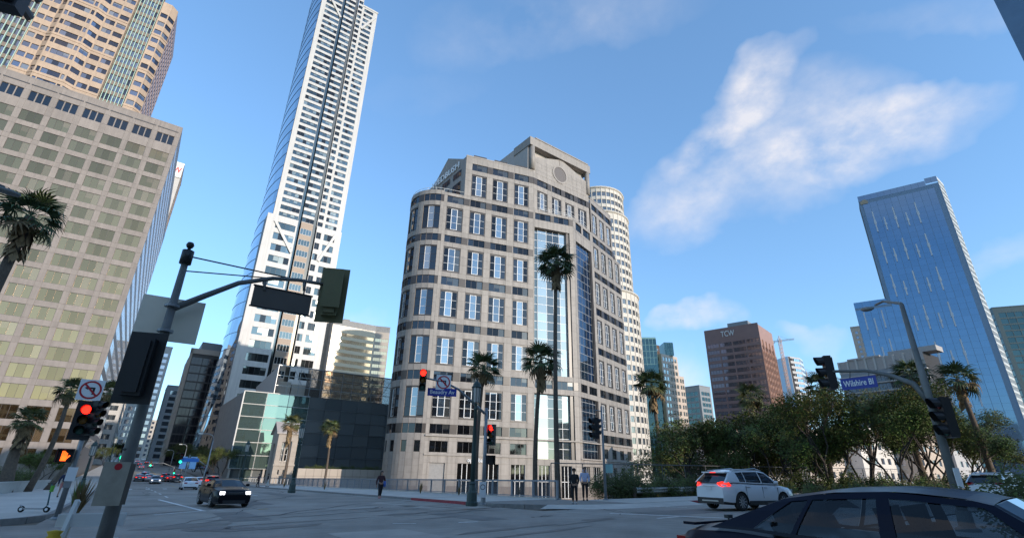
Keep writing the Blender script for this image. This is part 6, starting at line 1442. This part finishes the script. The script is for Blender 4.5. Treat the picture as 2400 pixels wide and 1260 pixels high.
COUPE = dict(L=4.8, W=1.9, r=.355, xr=-1.4, xf=1.42, zb=.18, zl=.85, zh=.74, tw=.26, top=[(-2.4, .84), (-2.2, 1.0), (-1.5, 1.04), (-.6, .99), (.7, .98), (1.0, .99), (2.0, .90), (2.3, .82), (2.4, .68)], roof=[(-1.0, 1.26), (-.4, 1.35), (.05, 1.36), (.35, 1.30)],
             cab=[(-1.75, -.95, 'p'), (-1.2, -.75, 'g'), (-.7, -.55, 'p'), (-.55, -.45, 'g'), (.75, .22, 'p'), (1.0, .35, 'p')], wb=.90, wr=.66, handles=(-.35,), doors=(-.45, .95))
SUV = dict(kind='suv', L=4.6, W=1.84, r=.365, xr=-1.33, xf=1.38, zb=.24, zl=1.03, zh=.82, top=[(-2.3, .98), (-2.22, 1.12), (-1.6, 1.14), (-.5, 1.10), (.9, 1.08), (1.15, 1.08), (1.9, .98), (2.2, .88), (2.3, .70)], roof=[(-1.95, 1.52), (-1.2, 1.63), (-.3, 1.68), (.2, 1.66), (.45, 1.60)],
           cab=[(-2.22, -1.74, 'p'), (-1.70, -1.50, 'p'), (-1.30, -1.42, 'g'), (-.95, -.98, 'p'), (-.90, -.94, 'g'), (.05, -.02, 'p'), (.12, .04, 'g'), (1.05, .42, 'p'), (1.22, .5, 'p')], wb=.95, wr=.76, handles=(-.85, .25), doors=(-1.0, .05, 1.05))
WHITEP = paint('white_car_paint', (.70, .71, .73)); BLACKC = paint('black_car_paint', (.006, .0065, .009)); NAVY = paint('dark_navy_paint', (.007, .009, .02)); REDP = paint('red_car_paint', (.30, .012, .012)); SILV = paint('silver_car_paint', (.35, .36, .38), .6); GREYP = paint('grey_car_paint', (.06, .065, .07), .4)
def onroad(px, py): g = G(px, py); return Vector((g.x, g.y, g.z + .006))
c = onroad(541, 1189); h = R(139); car('sports_coupe', 'black sports coupe with bright headlights turning across the avenue', COUPE, BLACKC, c - Vector((sin(h), cos(h), 0))*2.0, 139, lit_head=True, scale=.97)
w = onroad(1742, 1197); h = R(64); f = Vector((sin(h), cos(h), 0)); lft = Vector((-cos(h), sin(h), 0))
car('white_suv', 'white SUV with glowing tail lights turning beside the red kerb', SUV, WHITEP, w + f*1.33*1.06 + lft*.85*1.06, 64, lit_tail=True, scale=1.06)
h = R(54.5); f = Vector((sin(h), cos(h), 0)); car('white_suv', 'white SUV half hidden behind the clipped bush', SUV, WHITEP, onroad(2330, 1182) + f*2.3, 58, scale=1.0)
sx, sy = 3.86, 5.0; sed = car('dark_sedan', 'dark navy sedan passing close with its windows see-through', SEDAN, NAVY, (sx, sy, gz(sx, sy)+.006), 143, see=True, scale=.945)
b = MB(); b.tube([(-2.12, 0, .98), (-2.12, 0, 1.06)], .01, 6); b.box(-2.15, -2.09, -.05, .05, 1.06, 1.10); b.build('trunk_antenna', TRIM, sed)
b = MB(); b.box(-2.36, -2.2, -.62, .62, 1.0, 1.03); b.build('trunk_spoiler', NAVY, sed)
# traffic down the avenue
fa = 'traffic on the avenue'
def far_car(spec, p, px, py, hd, lab, tail=True, head=False, name='car', sc_=1.0, lift=None):
    g = P(px, py, 100)
    r = ray(px, py); d = 40.
    for i in range(4000):
        d += .25; q = P(px, py, d)
        if q.z <= gz(q.x, q.y) + .02 or d > 700: break
    return car(name, lab, spec, p, Vector((q.x, q.y, gz(q.x, q.y)+.006)), hd, fa, tail, head, scale=sc_)
far_car(SEDAN, WHITEP, 440, 1146, -35.5, 'white sedan seen from behind, first in line past the crossing', False, name='white_sedan')
far_car(SEDAN, WHITEP, 466, 1140, -35.5, 'second white sedan mostly hidden by the red car', True, name='white_sedan')
far_car(SUV, REDP, 490, 1143, -35.5, 'red car with bright brake lights beside the lobby kerb', True, name='red_suv')
far_car(SEDAN, SILV, 362, 1132.5, 144.5, 'pale patrol-like car facing us with headlights on', False, True, name='silver_sedan', sc_=1.05)
k = 0
for px, py, col_, spec in ((324, 1126.5, GREYP, SEDAN), (346, 1126.5, SILV, SEDAN), (384, 1127, GREYP, SUV), (396, 1127.5, REDP, SEDAN), (412, 1129, GREYP, SUV), (336, 1123, SILV, SUV)):
    far_car(spec, col_, px, py, -35.5, ['dark grey sedan braking at the far left lane', 'silver sedan braking beside the dark grey sedan', 'dark grey SUV braking behind the pale patrol-like car', 'red sedan braking beside the dark grey SUV', 'grey SUV braking nearest the dark street trees', 'silver SUV waiting ahead of the silver sedan'][k], True, name='far_car'); k += 1
for i, (d, t) in enumerate(((215, 1), (232, 4.5), (250, 1.5), (262, 8), (285, 4.6), (310, 1.2), (330, 8.0), (360, 4.4))):
    x, y = ST(d, t); car('far_car', 'small car with red tail lights climbing the distant slope of the avenue', SEDAN, (GREYP, SILV, REDP, WHITEP)[i % 4], (x, y, gz(x, y)+.006), -35.5, 'cars climbing the distant avenue', True)

# ------------------------------------------------------------ people (front is -Y, feet on z = 0)
def skin(name, pts, edges, m, par, sub=2, root=0):
    me = bpy.data.meshes.new(name); me.from_pydata([p[:3] for p in pts], edges, []); me.materials.append(m); o = link(name, me, par)
    md = o.modifiers.new('skin', 'SKIN'); md.use_smooth_shade = True
    sv_ = me.skin_vertices[0].data
    for i, p in enumerate(pts): sv_[i].radius = (p[3], p[4] if len(p) > 4 else p[3]); sv_[i].use_root = (i == root)
    s = o.modifiers.new('sub', 'SUBSURF'); s.levels = s.render_levels = sub; return o
SKIN_ = mat('skin', (.32, .18, .12), .6, var=.05)
def person(label, b, rz, H, topm, legm, hair, hands=((-.30, -.02, .80), (.30, -.02, .80)), step=.0, long_hair=False, cap=None, hood=False, shorts=False, bag=None, shoe=None, lean=0.):
    k = H/1.75; o = thing('person', label, 'person', b, rz); o.scale = (k,)*3
    hip = (0, 0, .95); fl = (-.10, -step, .06); fr = (.10, step, .06)
    J = [(0, 0, .97, .13, .11), (0, .01, 1.15, .12, .10), (0, .01, 1.36, .145, .10), (0, .0, 1.47, .06, .06), (0, -.02, 1.54, .052), (0, -.03, 1.60, .075, .085), (0, -.035, 1.67, .08, .09), (0, -.03, 1.72, .06, .07)]
    E_ = [(i, i+1) for i in range(7)]
    for sg, ft, hd in ((-1, fl, hands[0]), (1, fr, hands[1])):
        n = len(J); kn = (sg*.10, ft[1]*.5-.03, .50); sh = (sg*.185, .01, 1.40); el = ((sh[0]+hd[0])/2 + sg*.045, (sh[1]+hd[1])/2 + .05, (sh[2]+hd[2])/2 + .02)
        J += [(sg*.09, 0, .90, .085), (*kn, .06), (ft[0], ft[1]+.02, .12, .042), (ft[0], ft[1]-.03, .045, .042), (ft[0], ft[1]-.15, .035, .035)]; E_ += [(0, n), (n, n+1), (n+1, n+2), (n+2, n+3), (n+3, n+4)]
        m = len(J); J += [(*sh, .055), (*el, .042), (*hd, .032), (hd[0], hd[1]-.02, hd[2]-.05, .036, .02)]; E_ += [(2, m), (m, m+1), (m+1, m+2), (m+2, m+3)]
        for f in range(4): J.append((hd[0] + sg*.0, hd[1]-.045+.022*f, hd[2]-.13+(.012 if f in (0, 3) else 0), .011)); E_.append((m+3, len(J)-1))
        J.append((hd[0]-sg*.0, hd[1]-.06, hd[2]-.075, .012)); E_.append((m+3, len(J)-1))
    skin('body', J, E_, SKIN_, o)
    # face
    f = MB(); f.lathe([(.001, -.02), (.014, 0), (.001, .02)], 6, (0, -.125, 1.63)); f.build('nose', SKIN_, o)
    # top
    T = [(0, 0, .93, .155, .125), (0, .01, 1.15, .155, .125), (0, .01, 1.36, .18, .125), (0, .0, 1.47, .085, .08)]; TE = [(0, 1), (1, 2), (2, 3)]
    for sg, hd in ((-1, hands[0]), (1, hands[1])):
        sh = (sg*.19, .01, 1.40); el = ((sh[0]+hd[0])/2 + sg*.045, (sh[1]+hd[1])/2 + .05, (sh[2]+hd[2])/2 + .02); m = len(T); T += [(*sh, .078), (*el, .065), (hd[0], hd[1], hd[2]+.05, .052)]; TE += [(2, m), (m, m+1), (m+1, m+2)]
    skin('top', T, TE, topm, o)
    B_ = [(0, 0, .98, .145, .125)]; BE = []
    for sg, ft in ((-1, fl), (1, fr)):
        kn = (sg*.10, ft[1]*.5-.03, .52 if not shorts else .56); m = len(B_); B_ += [(sg*.092, 0, .88, .102), (*kn, .078)] + ([(ft[0], ft[1]+.02, .14, .062)] if not shorts else []); BE += [(0, m), (m, m+1)] + ([(m+1, m+2)] if not shorts else [])
    skin('trousers' if not shorts else 'shorts', B_, BE, legm, o)
    for sg, ft in ((-1, fl), (1, fr)):
        s = MB(); s.lathe([(.001, .0), (.045, .005), (.05, .05), (.04, .085), (.001, .10)], 10, M=Matrix.Translation((ft[0], ft[1]-.06, 0)) @ Matrix.Diagonal((1, 2.6, 1, 1))); s.build('shoe', shoe or BLACKP, o, smooth=True)
    h = MB(); hr = [(.001, -.0), (.06, .012), (.10, .06), (.112, .12), (.085, .18), (.001, .215)]
    M = Matrix.Translation((0, -.012, 1.57 if not long_hair else 1.565)) @ Matrix.Diagonal((.95, 1.08, 1.0, 1)); h.lathe([(r_, z) for r_, z in hr], 14, M=M @ Matrix.Translation((0, .028, .01)))
    h.build('hair', hair, o, smooth=True)
    if long_hair: skin('long_hair', [(0, .05, 1.66, .09, .06), (0, .09, 1.5, .12, .05), (0, .10, 1.32, .12, .04)], [(0, 1), (1, 2)], hair, o)
    if cap: c_ = MB(); c_.lathe([(.105, 0), (.108, .05), (.08, .10), (.001, .12)], 14, (0, -.005, 1.675)); c_.box(-.07, .07, -.20, -.09, 1.68, 1.695); c_.build('cap', cap, o, smooth=False)
    if hood: skin('hood', [(0, .05, 1.48, .13, .10), (0, .045, 1.62, .125, .11), (0, .03, 1.74, .09, .09)], [(0, 1), (1, 2)], topm, o)
    if bag: s = MB(); s.lathe([(.001, 0), (.12, .02), (.15, .2), (.12, .36), (.02, .40)], 12, M=Matrix.Translation((.27, .02, .72)) @ Matrix.Diagonal((.7, 1, 1, 1))); s.build('bag', bag, o, smooth=True)
    return o
BLK = mat('black_cloth', (.012, .012, .014), .9, var=.2); HAIRB = mat('brown_hair', (.03, .018, .012), .6); HAIRK = mat('black_hair', (.01, .009, .009), .6)
def facecam(b): return math.atan2(-b.x, b.y)*0 + (-math.atan2(b.x, b.y))
for px, py, H, kw in ((889, 1166.5, 1.68, dict(label='woman in dark clothes carrying a blue bag along the bridge pavement', topm=mat('maroon_jacket', (.05, .018, .022), .9), legm=BLK, hair=HAIRB, long_hair=True, step=.16, bag=mat('blue_bag', (.05, .12, .4), .6), shoe=mat('pink_shoe', (.5, .2, .2), .7), turn=.3)),
        (1347.5, 1180, 1.72, dict(label='person in black jacket and dark cap waiting at the corner', topm=BLK, legm=BLK, hair=HAIRK, cap=BLK, hands=((-.20, -.12, .92), (.20, -.12, .92)), shoe=mat('grey_shoe', (.4, .4, .4), .7), turn=-.25)),
        (1372, 1172.5, 1.84, dict(label='person in pale lavender hoodie and black trousers waiting at the corner', topm=mat('lavender_hoodie', (.42, .44, .58), .9), legm=BLK, hair=HAIRK, hood=True, hands=((-.22, -.10, .93), (.22, -.10, .93)), turn=.1)),
        (139, 1164, 1.76, dict(label='person in navy top and pink shorts walking on the left pavement', topm=mat('navy_top', (.02, .025, .06), .9), legm=mat('pink_shorts', (.45, .18, .16), .9), hair=HAIRB, shorts=True, step=.14, turn=2.9)),
        (603, 1139, 1.72, dict(label='person in maroon top bending forward by the podium corner', topm=mat('maroon_jacket', (.05, .018, .022), .9), legm=BLK, hair=HAIRK, step=.2, turn=1.2)),
        (625, 1140, 1.74, dict(label='person in black top and pale trousers by the podium corner', topm=BLK, legm=mat('pale_trousers', (.5, .52, .5), .9), hair=HAIRK, step=.15, turn=1.4))):
    b = G(px, py, .15); tn = kw.pop('turn'); b.z = gz(b.x, b.y) + .155; lab = kw.pop('label')
    person(lab, b, -math.atan2(b.x, b.y) + tn, H, **kw)

# ------------------------------------------------------------ plants
FR_G = mat('palm_frond_green', (.055, .085, .026), .55, var=.25, scale=3, orand=.3); FR_Y = mat('palm_frond_olive', (.10, .105, .03), .6, var=.25, scale=3, orand=.3); FR_D = mat('palm_frond_dry', (.20, .13, .06), .8, var=.25, scale=3, orand=.25)
BARK = mat('palm_bark', (.11, .082, .06), .9, var=.3, scale=5, bump=.6, bscale=14); TBARK = mat('tree_bark', (.045, .035, .028), .9, var=.3, scale=5, bump=.5, bscale=14)
def frond_mesh(m, seed, droop):
    rr = random.Random(seed); mb = MB(); pl = 1.0
    mb.tube([(0, 0, 0), (pl*.5, 0, .06), (pl, 0, .03)], [.028, .02, .016], 4)
    nb = 15; hub = Vector((pl, 0, .03)); ths = [R(-115 + 230*i/nb) for i in range(nb+1)]
    def pp(th, l, z): return hub + Vector((cos(th)*l, sin(th)*l, z))
    for i in range(nb):
        a, b = ths[i], ths[i+1]; m_ = (a+b)/2; l = (1.0 - .22*abs(m_)/2)*rr.uniform(.9, 1.08); w = (b-a)*.5
        i0, i1, ic = pp(a, l*.52, .0), pp(b, l*.52, .0), pp(m_, l*.52, .07)
        mb.poly([hub, i0, ic]); mb.poly([hub, ic, i1])
        t1 = pp(m_, l*.85, -.06*droop); tip = pp(m_, l*1.12, -.34*droop*rr.uniform(.5, 1.4)); s_ = Vector((-sin(m_), cos(m_), 0))*.05
        mb.poly([i0.lerp(ic, .15), ic, t1, t1 - s_]); mb.poly([ic, i1.lerp(ic, .15), t1 + s_, t1]); mb.poly([t1 - s_, t1 + s_, tip])
    return mb.mesh('frond', m)
FRONDS = {'g': [frond_mesh(FR_G, i, .6+.5*i) for i in range(3)], 'y': [frond_mesh(FR_Y, 7+i, .7+.5*i) for i in range(3)], 'd': [frond_mesh(FR_D, 17+i, 1.5+.5*i) for i in range(2)]}
def palm(label, base, top, crown=1.0, tone='g', n=27, skirt=1.0, r=.24, seed=0, bend=.55):
    rr = random.Random(seed+100); base, top = Vector(base), Vector(top); o = thing('fan_palm', label, 'palm tree', base, 0, None); v = top - base; H = v.length
    pts = []; rad = []
    side = Vector((rr.uniform(-1, 1), rr.uniform(-1, 1), 0))*bend
    for i in range(9): f = i/8; pts.append(v*f + side*sin(pi*f)); rad.append(r*(1.35-.55*f + (.35*(1-f)**6)))
    mb = MB(); mb.tube(pts, rad, 10); mb.build('trunk', BARK, o, smooth=True)
    c = v + Vector((0, 0, .15))
    # dead leaf skirt
    sk = MB(); k = crown
    for i in range(int(90*skirt)):
        a = rr.uniform(0, 2*pi); z = rr.uniform(-2.2*skirt, -.2)*k; p = c + Vector((cos(a), sin(a), 0))*r*1.0 + Vector((0, 0, z)); l = rr.uniform(.5, .95)*k; q = p + Vector((cos(a)*.28*k, sin(a)*.28*k, -l)); s = Vector((-sin(a), cos(a), 0))*rr.uniform(.08, .22)*k
        sk.poly([p, p.lerp(q, .6)+s, q, p.lerp(q, .6)-s])
    if skirt > .05: sk.build('dead_frond_skirt', FR_D, o)['kind'] = 'stuff'
    for i in range(n):
        f = (i+.5)/n; el = R(80 - 128*f**.9) + rr.uniform(-.12, .12); az = i*2.39996 + rr.uniform(-.2, .2); dry = f > .86 and rr.random() < .7; kind = 'd' if dry else (tone if rr.random() < .85 else ('y' if tone == 'g' else 'g'))
        fo = link('frond', rr.choice(FRONDS[kind]), o, c + Vector((0, 0, -.25*f)))
        fo.rotation_euler = (rr.uniform(-.4, .4), -el, az); s = k*rr.uniform(.85, 1.1)*(1.0 if f > .15 else .8); s *= .92; fo.scale = (s, s, s)
    return o
def palm_px(label, bpx, tpx, d, sink=0., **kw):
    t = P(*tpx, d); bb = P(*bpx, d); z = terrain_z(bb.x, bb.y) if sink else gz(bb.x, bb.y); palm(label, (bb.x, bb.y, z-.1), t, **kw)
palm_px('near leaning palm with a heavy dark crown at the left edge', (-40, 700), (72, 508), 30, crown=.85, n=25, seed=1, r=.22, bend=.1)
palm_px('short stout palm with thick pale skirt before the tan block', (30, 1095), (68, 985), 70, tone='y', seed=2, skirt=1.3, r=.42, crown=.95)
palm_px('slender palm rising behind the no-left-turn sign', (85, 1090), (166, 915), 72, tone='y', seed=3, crown=.95, skirt=.6, r=.2)
palm_px('slender palm partly hidden by the left signal head', (125, 1095), (258, 918), 80, tone='y', seed=4, crown=.95, skirt=.6, r=.2)
palm_px('sunlit leaning palm beside the stone pavilion', (662, 1130), (683, 993), 108, 1, tone='y', seed=5, crown=1.25, skirt=1.4, r=.22)
palm_px('sunlit palm in front of the dark glass podium', (755, 1130), (776, 1003), 108, 1, tone='y', seed=6, crown=1.15, skirt=1.2, r=.2)
palm_px('low dark palm behind the ornate lamp post', (1118, 1150), (1134, 862), 47, 1, seed=7, crown=1.05, r=.18, skirt=.5)
palm_px('middle-height dark palm against the entrance glazing', (1262, 1150), (1268, 845), 47, 1, seed=8, crown=1.15, r=.20, n=30)
palm_px('tallest dark palm rising past the entrance glazing', (1312, 1155), (1303, 615), 46, 1, seed=9, crown=1.2, r=.20, n=34, skirt=1.0)
palm_px('dark palm in front of the round white tower', (1535, 1120), (1527, 902), 62, 1, seed=10, crown=1.25, r=.22)
palm_px('palm crown rising out of the dark trees before the red granite tower', (1770, 1110), (1760, 930), 74, 1, seed=11, crown=1.25, tone='y', skirt=.3, r=.2)
palm_px('shaggy palm beside the hanging green signal', (1945, 1120), (1926, 905), 64, 1, seed=12, crown=1.1, r=.2)
palm_px('palm with bushy crown behind the signal arm', (2170, 1120), (2135, 878), 66, 1, seed=13, crown=1.15, r=.22)
palm_px('palm with round crown against the blue glass tower', (2320, 1090), (2243, 888), 66, 1, seed=14, crown=1.15, r=.22)
palm_px('small palm top poking up before the slab apartment block', (2020, 1100), (2018, 948), 80, 1, seed=15, crown=.9, tone='y', skirt=.3, r=.2, n=24)

def leafcloud(seed, clumps, n, size, mats_w, stretch=1.0):
    """clumps: (centre, radius); leaves are small folded quads gathered on twigs through the volume"""
    rr = random.Random(seed); mb = MB()
    tot = sum(c[1]**2 for c in clumps)
    for c, r in clumps:
        m = int(n*r*r/tot); k = 0; cx = Vector(c)
        while k < m:
            d = Vector((rr.gauss(0, 1), rr.gauss(0, 1), rr.gauss(0, .75))).normalized(); p = cx + d*r*(rr.random()**.45)
            ax = Vector((rr.uniform(-1, 1), rr.uniform(-1, 1), rr.uniform(-.9, .3))).normalized(); nl = rr.randint(4, 8); mi = rr.choice(mats_w); sz = size*rr.uniform(.7, 1.4)
            for j in range(nl):
                q = p + ax*sz*.8*j + Vector((rr.uniform(-1, 1), rr.uniform(-1, 1), rr.uniform(-1, 1)))*sz*.7; a = Vector((rr.uniform(-1, 1), rr.uniform(-1, 1), rr.uniform(-.7, .4))).normalized()*sz*stretch; b = a.orthogonal().normalized()*sz*.38
                mb.poly([q, q + a*.5 + b, q + a, q + a*.5 - b], mi); k += 1
    return mb
LG1 = mat('leaf_dark', (.065, .076, .026), .6, var=.3, scale=1.5, spec=.15); LG2 = mat('leaf_olive', (.10, .132, .038), .6, var=.3, scale=1.5, spec=.15); LG3 = mat('leaf_brownish', (.12, .105, .045), .7, var=.3, scale=1.5, spec=.15); LG4 = mat('leaf_fresh', (.09, .14, .03), .55, var=.25, scale=1.5, spec=.15)
def tree_mesh(seed, H, W, leaves, size, mw, multi=3):
    rr = random.Random(seed); tb = MB(); clumps = []
    def branch(p, d, l, r, lev):
        q = p + d*l; mid = p.lerp(q, .5) + Vector((rr.uniform(-1, 1), rr.uniform(-1, 1), rr.uniform(-.5, .5)))*l*.13; tb.tube([p, mid, q], [r, r*.85, r*.7], 6 if lev < 2 else 4, cap=False)
        if lev >= 3: clumps.append((q, rr.uniform(.075, .135)*W)); return
        if lev == 2: clumps.append((q + Vector((0, 0, .2)), rr.uniform(.09, .14)*W))
        for i in range(rr.randint(2, 3)):
            nd = (d + Vector((rr.uniform(-1, 1), rr.uniform(-1, 1), rr.uniform(-.25, .75)))*.85).normalized(); branch(q, nd, l*rr.uniform(.62, .85), r*.62, lev+1)
    for i in range(multi):
        a = 2*pi*i/multi + rr.uniform(-.5, .5); branch(Vector((.12*cos(a), .12*sin(a), -.2)), Vector((cos(a)*.55, sin(a)*.55, 1)).normalized(), H*rr.uniform(.30, .38), .13, 0)
    mb = leafcloud(seed, clumps, leaves, size, mw, 1.3); return tb.mesh('trunk', TBARK, True), mb.mesh('crown', [LG1, LG2, LG3, LG4])
TREES = [tree_mesh(1, 9.0, 8.5, 15000, .13, [0, 0, 1, 1, 2]), tree_mesh(2, 8.6, 9.0, 14500, .13, [0, 1, 1, 2]), tree_mesh(3, 8.2, 8.0, 14000, .13, [0, 0, 1, 3])]
def tree(label, base, sc_, kind, rz, group=None, name='spreading_tree'):
    o = thing(name, label, 'tree', base, rz, group); tm, cm = TREES[kind]; link('trunk', tm, o); link('crown', cm, o); o.scale = (sc_[0], sc_[0], sc_[1]); return o
tl = ['dark spreading tree beside the round white tower', 'dark dense tree behind the guard rail bushes', 'dark tree left of the palm crown', 'brownish tree below the red granite tower', 'leaning tree with bare twigs before the pale blue tower', 'twisted tree under the hanging green signal', 'tree with open branches behind the street sign', 'olive tree below the slab apartment block', 'bushy tree left of the lamp pole', 'sunlit tree right of the lamp pole', 'sparse tree at the foot of the blue tower']
for i, (px, py, d, s, k) in enumerate(((1570, 1095, 60, (1.0, 1.15), 0), (1650, 1095, 56, (1.05, 1.2), 1), (1730, 1095, 60, (1.05, 1.15), 0), (1812, 1095, 55, (.98, 1.0), 2), (1880, 1095, 60, (1.0, 1.15), 1), (1950, 1095, 54, (.95, 1.0), 0), (2030, 1095, 58, (.95, 1.1), 1), (2105, 1095, 55, (.9, 1.0), 2), (2190, 1095, 60, (.95, 1.05), 0), (2270, 1095, 66, (.85, .95), 2), (2330, 1095, 75, (.75, .7), 1))):
    q = P(px, py, d); tree(tl[i], (q.x, q.y, terrain_z(q.x, q.y)-.1), s, k, i*2.1)
tl2 = ['dense dark tree filling in behind the tree beside the round tower', 'second-row dark tree behind the guard rail bushes', 'second-row tree left of the palm crown', 'second-row tree right of the palm crown', 'second-row tree before the pale blue tower', 'second-row bushy tree behind the lamp pole', 'second-row low tree at the foot of the blue tower']
for i, (px, d, s, k) in enumerate(((1605, 68, (1.0, 1.05), 2), (1690, 69, (1.05, 1.1), 0), (1768, 68, (1.0, 1.1), 1), (1845, 70, (1.0, 1.1), 0), (1910, 72, (.9, 1.15), 2), (2150, 70, (1.0, 1.1), 1), (2235, 74, (.95, 1.0), 0))):
    q = P(px, 1095, d); tree(tl2[i], (q.x, q.y, terrain_z(q.x, q.y)-.1), s, k, 1+i*1.9)
# street trees down the avenue and left
for i, (s, t, sc_, k, lab) in enumerate(((150, 19, (.9, .85), 0, 'dark street tree past the glass podium'), (175, 18.5, (.9, .9), 1, 'street tree behind the banner pole'), (205, 18.5, (1, .95), 0, 'far street tree under the black tower'), (240, 19, (1, 1), 2, 'dark street tree below the grey glass block'), (280, 18.5, (1.1, 1.1), 0, 'farthest street tree on the right of the avenue'),
        (118, -11.5, (.7, .7), 2, 'bright green street tree beside the left lamp post'), (140, -12, (.75, .8), 2, 'bright green street tree further along the left pavement'), (330, -6, (1.1, 1.2), 1, 'far street tree on the left of the avenue'), (260, -7, (.8, .8), 0, 'dark street tree on the left before the striped block'))):
    x, y = ST(s, t); tree(lab, (x, y, gz(x, y)), sc_, k, i*1.7, name='street_tree')
def shrub_mesh(seed, w, h, n, size, mw, nc=14):
    rr = random.Random(seed); cl = [(Vector((rr.uniform(-w/2, w/2), rr.uniform(-.5, .5), rr.uniform(.2, .75)*h)), rr.uniform(.25, .42)*h) for _ in range(nc)]; return leafcloud(seed, cl, n, size, mw, 1.4).mesh('foliage', [LG1, LG2, LG3, LG4])
SHR = [shrub_mesh(31, 2.6, 2.0, 5200, .075, [0, 0, 0, 1]), shrub_mesh(32, 3.0, 1.5, 4600, .07, [0, 0, 1]), shrub_mesh(33, 3.4, 1.0, 3000, .06, [1, 2, 2, 3])]
STEM = MB(); [STEM.tube([(.05*i-.1, 0, -.1), (.25*i-.5, .1*(i % 2), .9)], [.03, .012], 5) for i in range(5)]; STEM_ME = STEM.mesh('stems', TBARK)
def shrub(label, base, k, sc_=1.0, rz=0., name='shrub', group=None):
    o = thing(name, label, 'bush', base, rz, group); link('stems', STEM_ME, o); link('foliage', SHR[k], o); o.scale = (sc_ if isinstance(sc_, tuple) else (sc_,)*3); return o
for i, (px, py, d, k, s, lab) in enumerate(((1425, 1165, 38, 0, 1.0, 'dark bush behind the plain signal pole'), (1478, 1163, 39, 0, 1.05, 'dark rounded bush next to the signal pole'), (1530, 1160, 40, 1, 1.1, 'dark bush at the end of the guard rail'), (1590, 1155, 42, 1, 1.15, 'wide bush behind the guard rail beside the white SUV'), (1660, 1150, 44, 1, 1.1, 'wide bush behind the turning white SUV'), (1900, 1145, 46, 2, 1.2, 'dry low bush under the leaning trees'), (2010, 1145, 47, 2, 1.25, 'dry low bush under the open-branched tree'), (2110, 1145, 48, 2, 1.3, 'dry low bush left of the lamp pole'), (2200, 1145, 50, 2, 1.3, 'dry brush below the sunlit tree'), (1780, 1145, 45, 2, 1.2, 'low brush under the dark trees'))):
    q = P(px, py, d); shrub(lab, (q.x, q.y, gz(q.x, q.y)-.05), k, s, -R(54.5)+pi/2)
bl = ['dusty brush clump between the twisted trunks', 'tangled dry brush below the slab apartment block', 'tangled brush beside the leaning tree', 'brown brush clump under the brownish tree', 'dark brush clump under the dense trees', 'straggly brush left of the sunlit tree', 'straggly dry brush right of the lamp pole', 'low dark brush behind the wide bushes']
for i, (px, d, k, s_) in enumerate(((1985, 54, 2, 1.7), (2070, 55, 2, 1.8), (1925, 53, 1, 1.5), (1840, 52, 2, 1.6), (1745, 52, 1, 1.5), (2160, 56, 2, 1.8), (2275, 58, 2, 1.9), (1610, 50, 1, 1.6))):
    q = P(px, 1140, d); shrub(bl[i], (q.x, q.y, terrain_z(q.x, q.y)-.05), k, s_, i*1.3)
# hedge behind the left parapet, clipped bush at right, planting above the low wall, weeds
for i in range(9): x, y = ST(44+7*i, -10.8-(i % 2)*.8); shrub('dark hedge shrub behind the white parapet', (x, y, gz(x, y)), i % 2, (1.5, 1.2, 1.35), R(125), 'hedge_shrub', 'hedge behind the left parapet')
q = P(2425, 1172, 17); shrub('clipped dark bush at the right edge in front of the white SUV', (q.x, q.y, gz(q.x, q.y)+.1), 0, (.75, .9, .85), 0); shrub('dense dark lower growth of the clipped bush at the right edge', (q.x+.05, q.y-.15, gz(q.x, q.y)+.1), 1, (.6, .8, .85), 1.2)
F, L, zt = LW
for i in range(13): p = F.at(1.5+L*i/13.5, -1.6, zt-.45); shrub('green planting along the top of the retaining wall', p, 1 if i % 3 else 2, (1.0, .8, .55 + .35*((i*7) % 3)/2), R(28), 'planter_shrub', 'planting above the retaining wall')
q = MB(); F.box(q, 0, L, -7, zt-.35, -3.2, -.5); o = q.build('planter_bed', DIRT); tag(o, kind='structure')
def weed(label, b, h, m, seed, n=26, spread=.35, group=None):
    rr = random.Random(seed); o = thing('weed', label, 'weed', b, 0, group); mb = MB()
    for i in range(n):
        a = rr.uniform(0, 2*pi); l = h*rr.uniform(.5, 1.1); e = Vector((cos(a)*spread*rr.random(), sin(a)*spread*rr.random(), l)); s = Vector((-sin(a), cos(a), 0))*.02; m1 = e*.5 + Vector((0, 0, .08*l)); mb.poly([(-s.x, -s.y, 0), (s.x, s.y, 0), tuple(m1 + s), tuple(m1 - s)]); mb.poly([tuple(m1-s), tuple(m1+s), tuple(e)])
    ob = mb.build('blades', m, o); ob['kind'] = 'stuff'
DRYG = mat('dry_grass', (.18, .12, .05), .9, var=.3, scale=4)
for i, (px, py, h, lab) in enumerate(((985, 1156, .9, 'dry weed at the foot of the bridge railing'), (1075, 1160, .8, 'dry weed at the foot of the bridge railing'), (1215, 1164, .9, 'dry weed at the foot of the bridge railing'), (1252, 1165, .8, 'dry weed at the foot of the bridge railing'), (760, 1147, .9, 'dry weed at the foot of the bridge railing'), (665, 1142, .9, 'dry weed at the foot of the bridge railing'))):
    b = G(px, py, .15); weed(lab, (b.x, b.y, gz(b.x, b.y)+.15), h, DRYG, i, group='weeds along the bridge railing')
b = G(178, 1208, .15); weed('tall dry brown grass tuft at the left kerb', (b.x, b.y, gz(b.x, b.y)+.15), 1.3, DRYG, 40, 110, .55); b = G(168, 1196, .15); weed('green grass tuft behind the dry tuft at the left kerb', (b.x, b.y, gz(b.x, b.y)+.15), 1.2, LG4, 41, 70, .35)
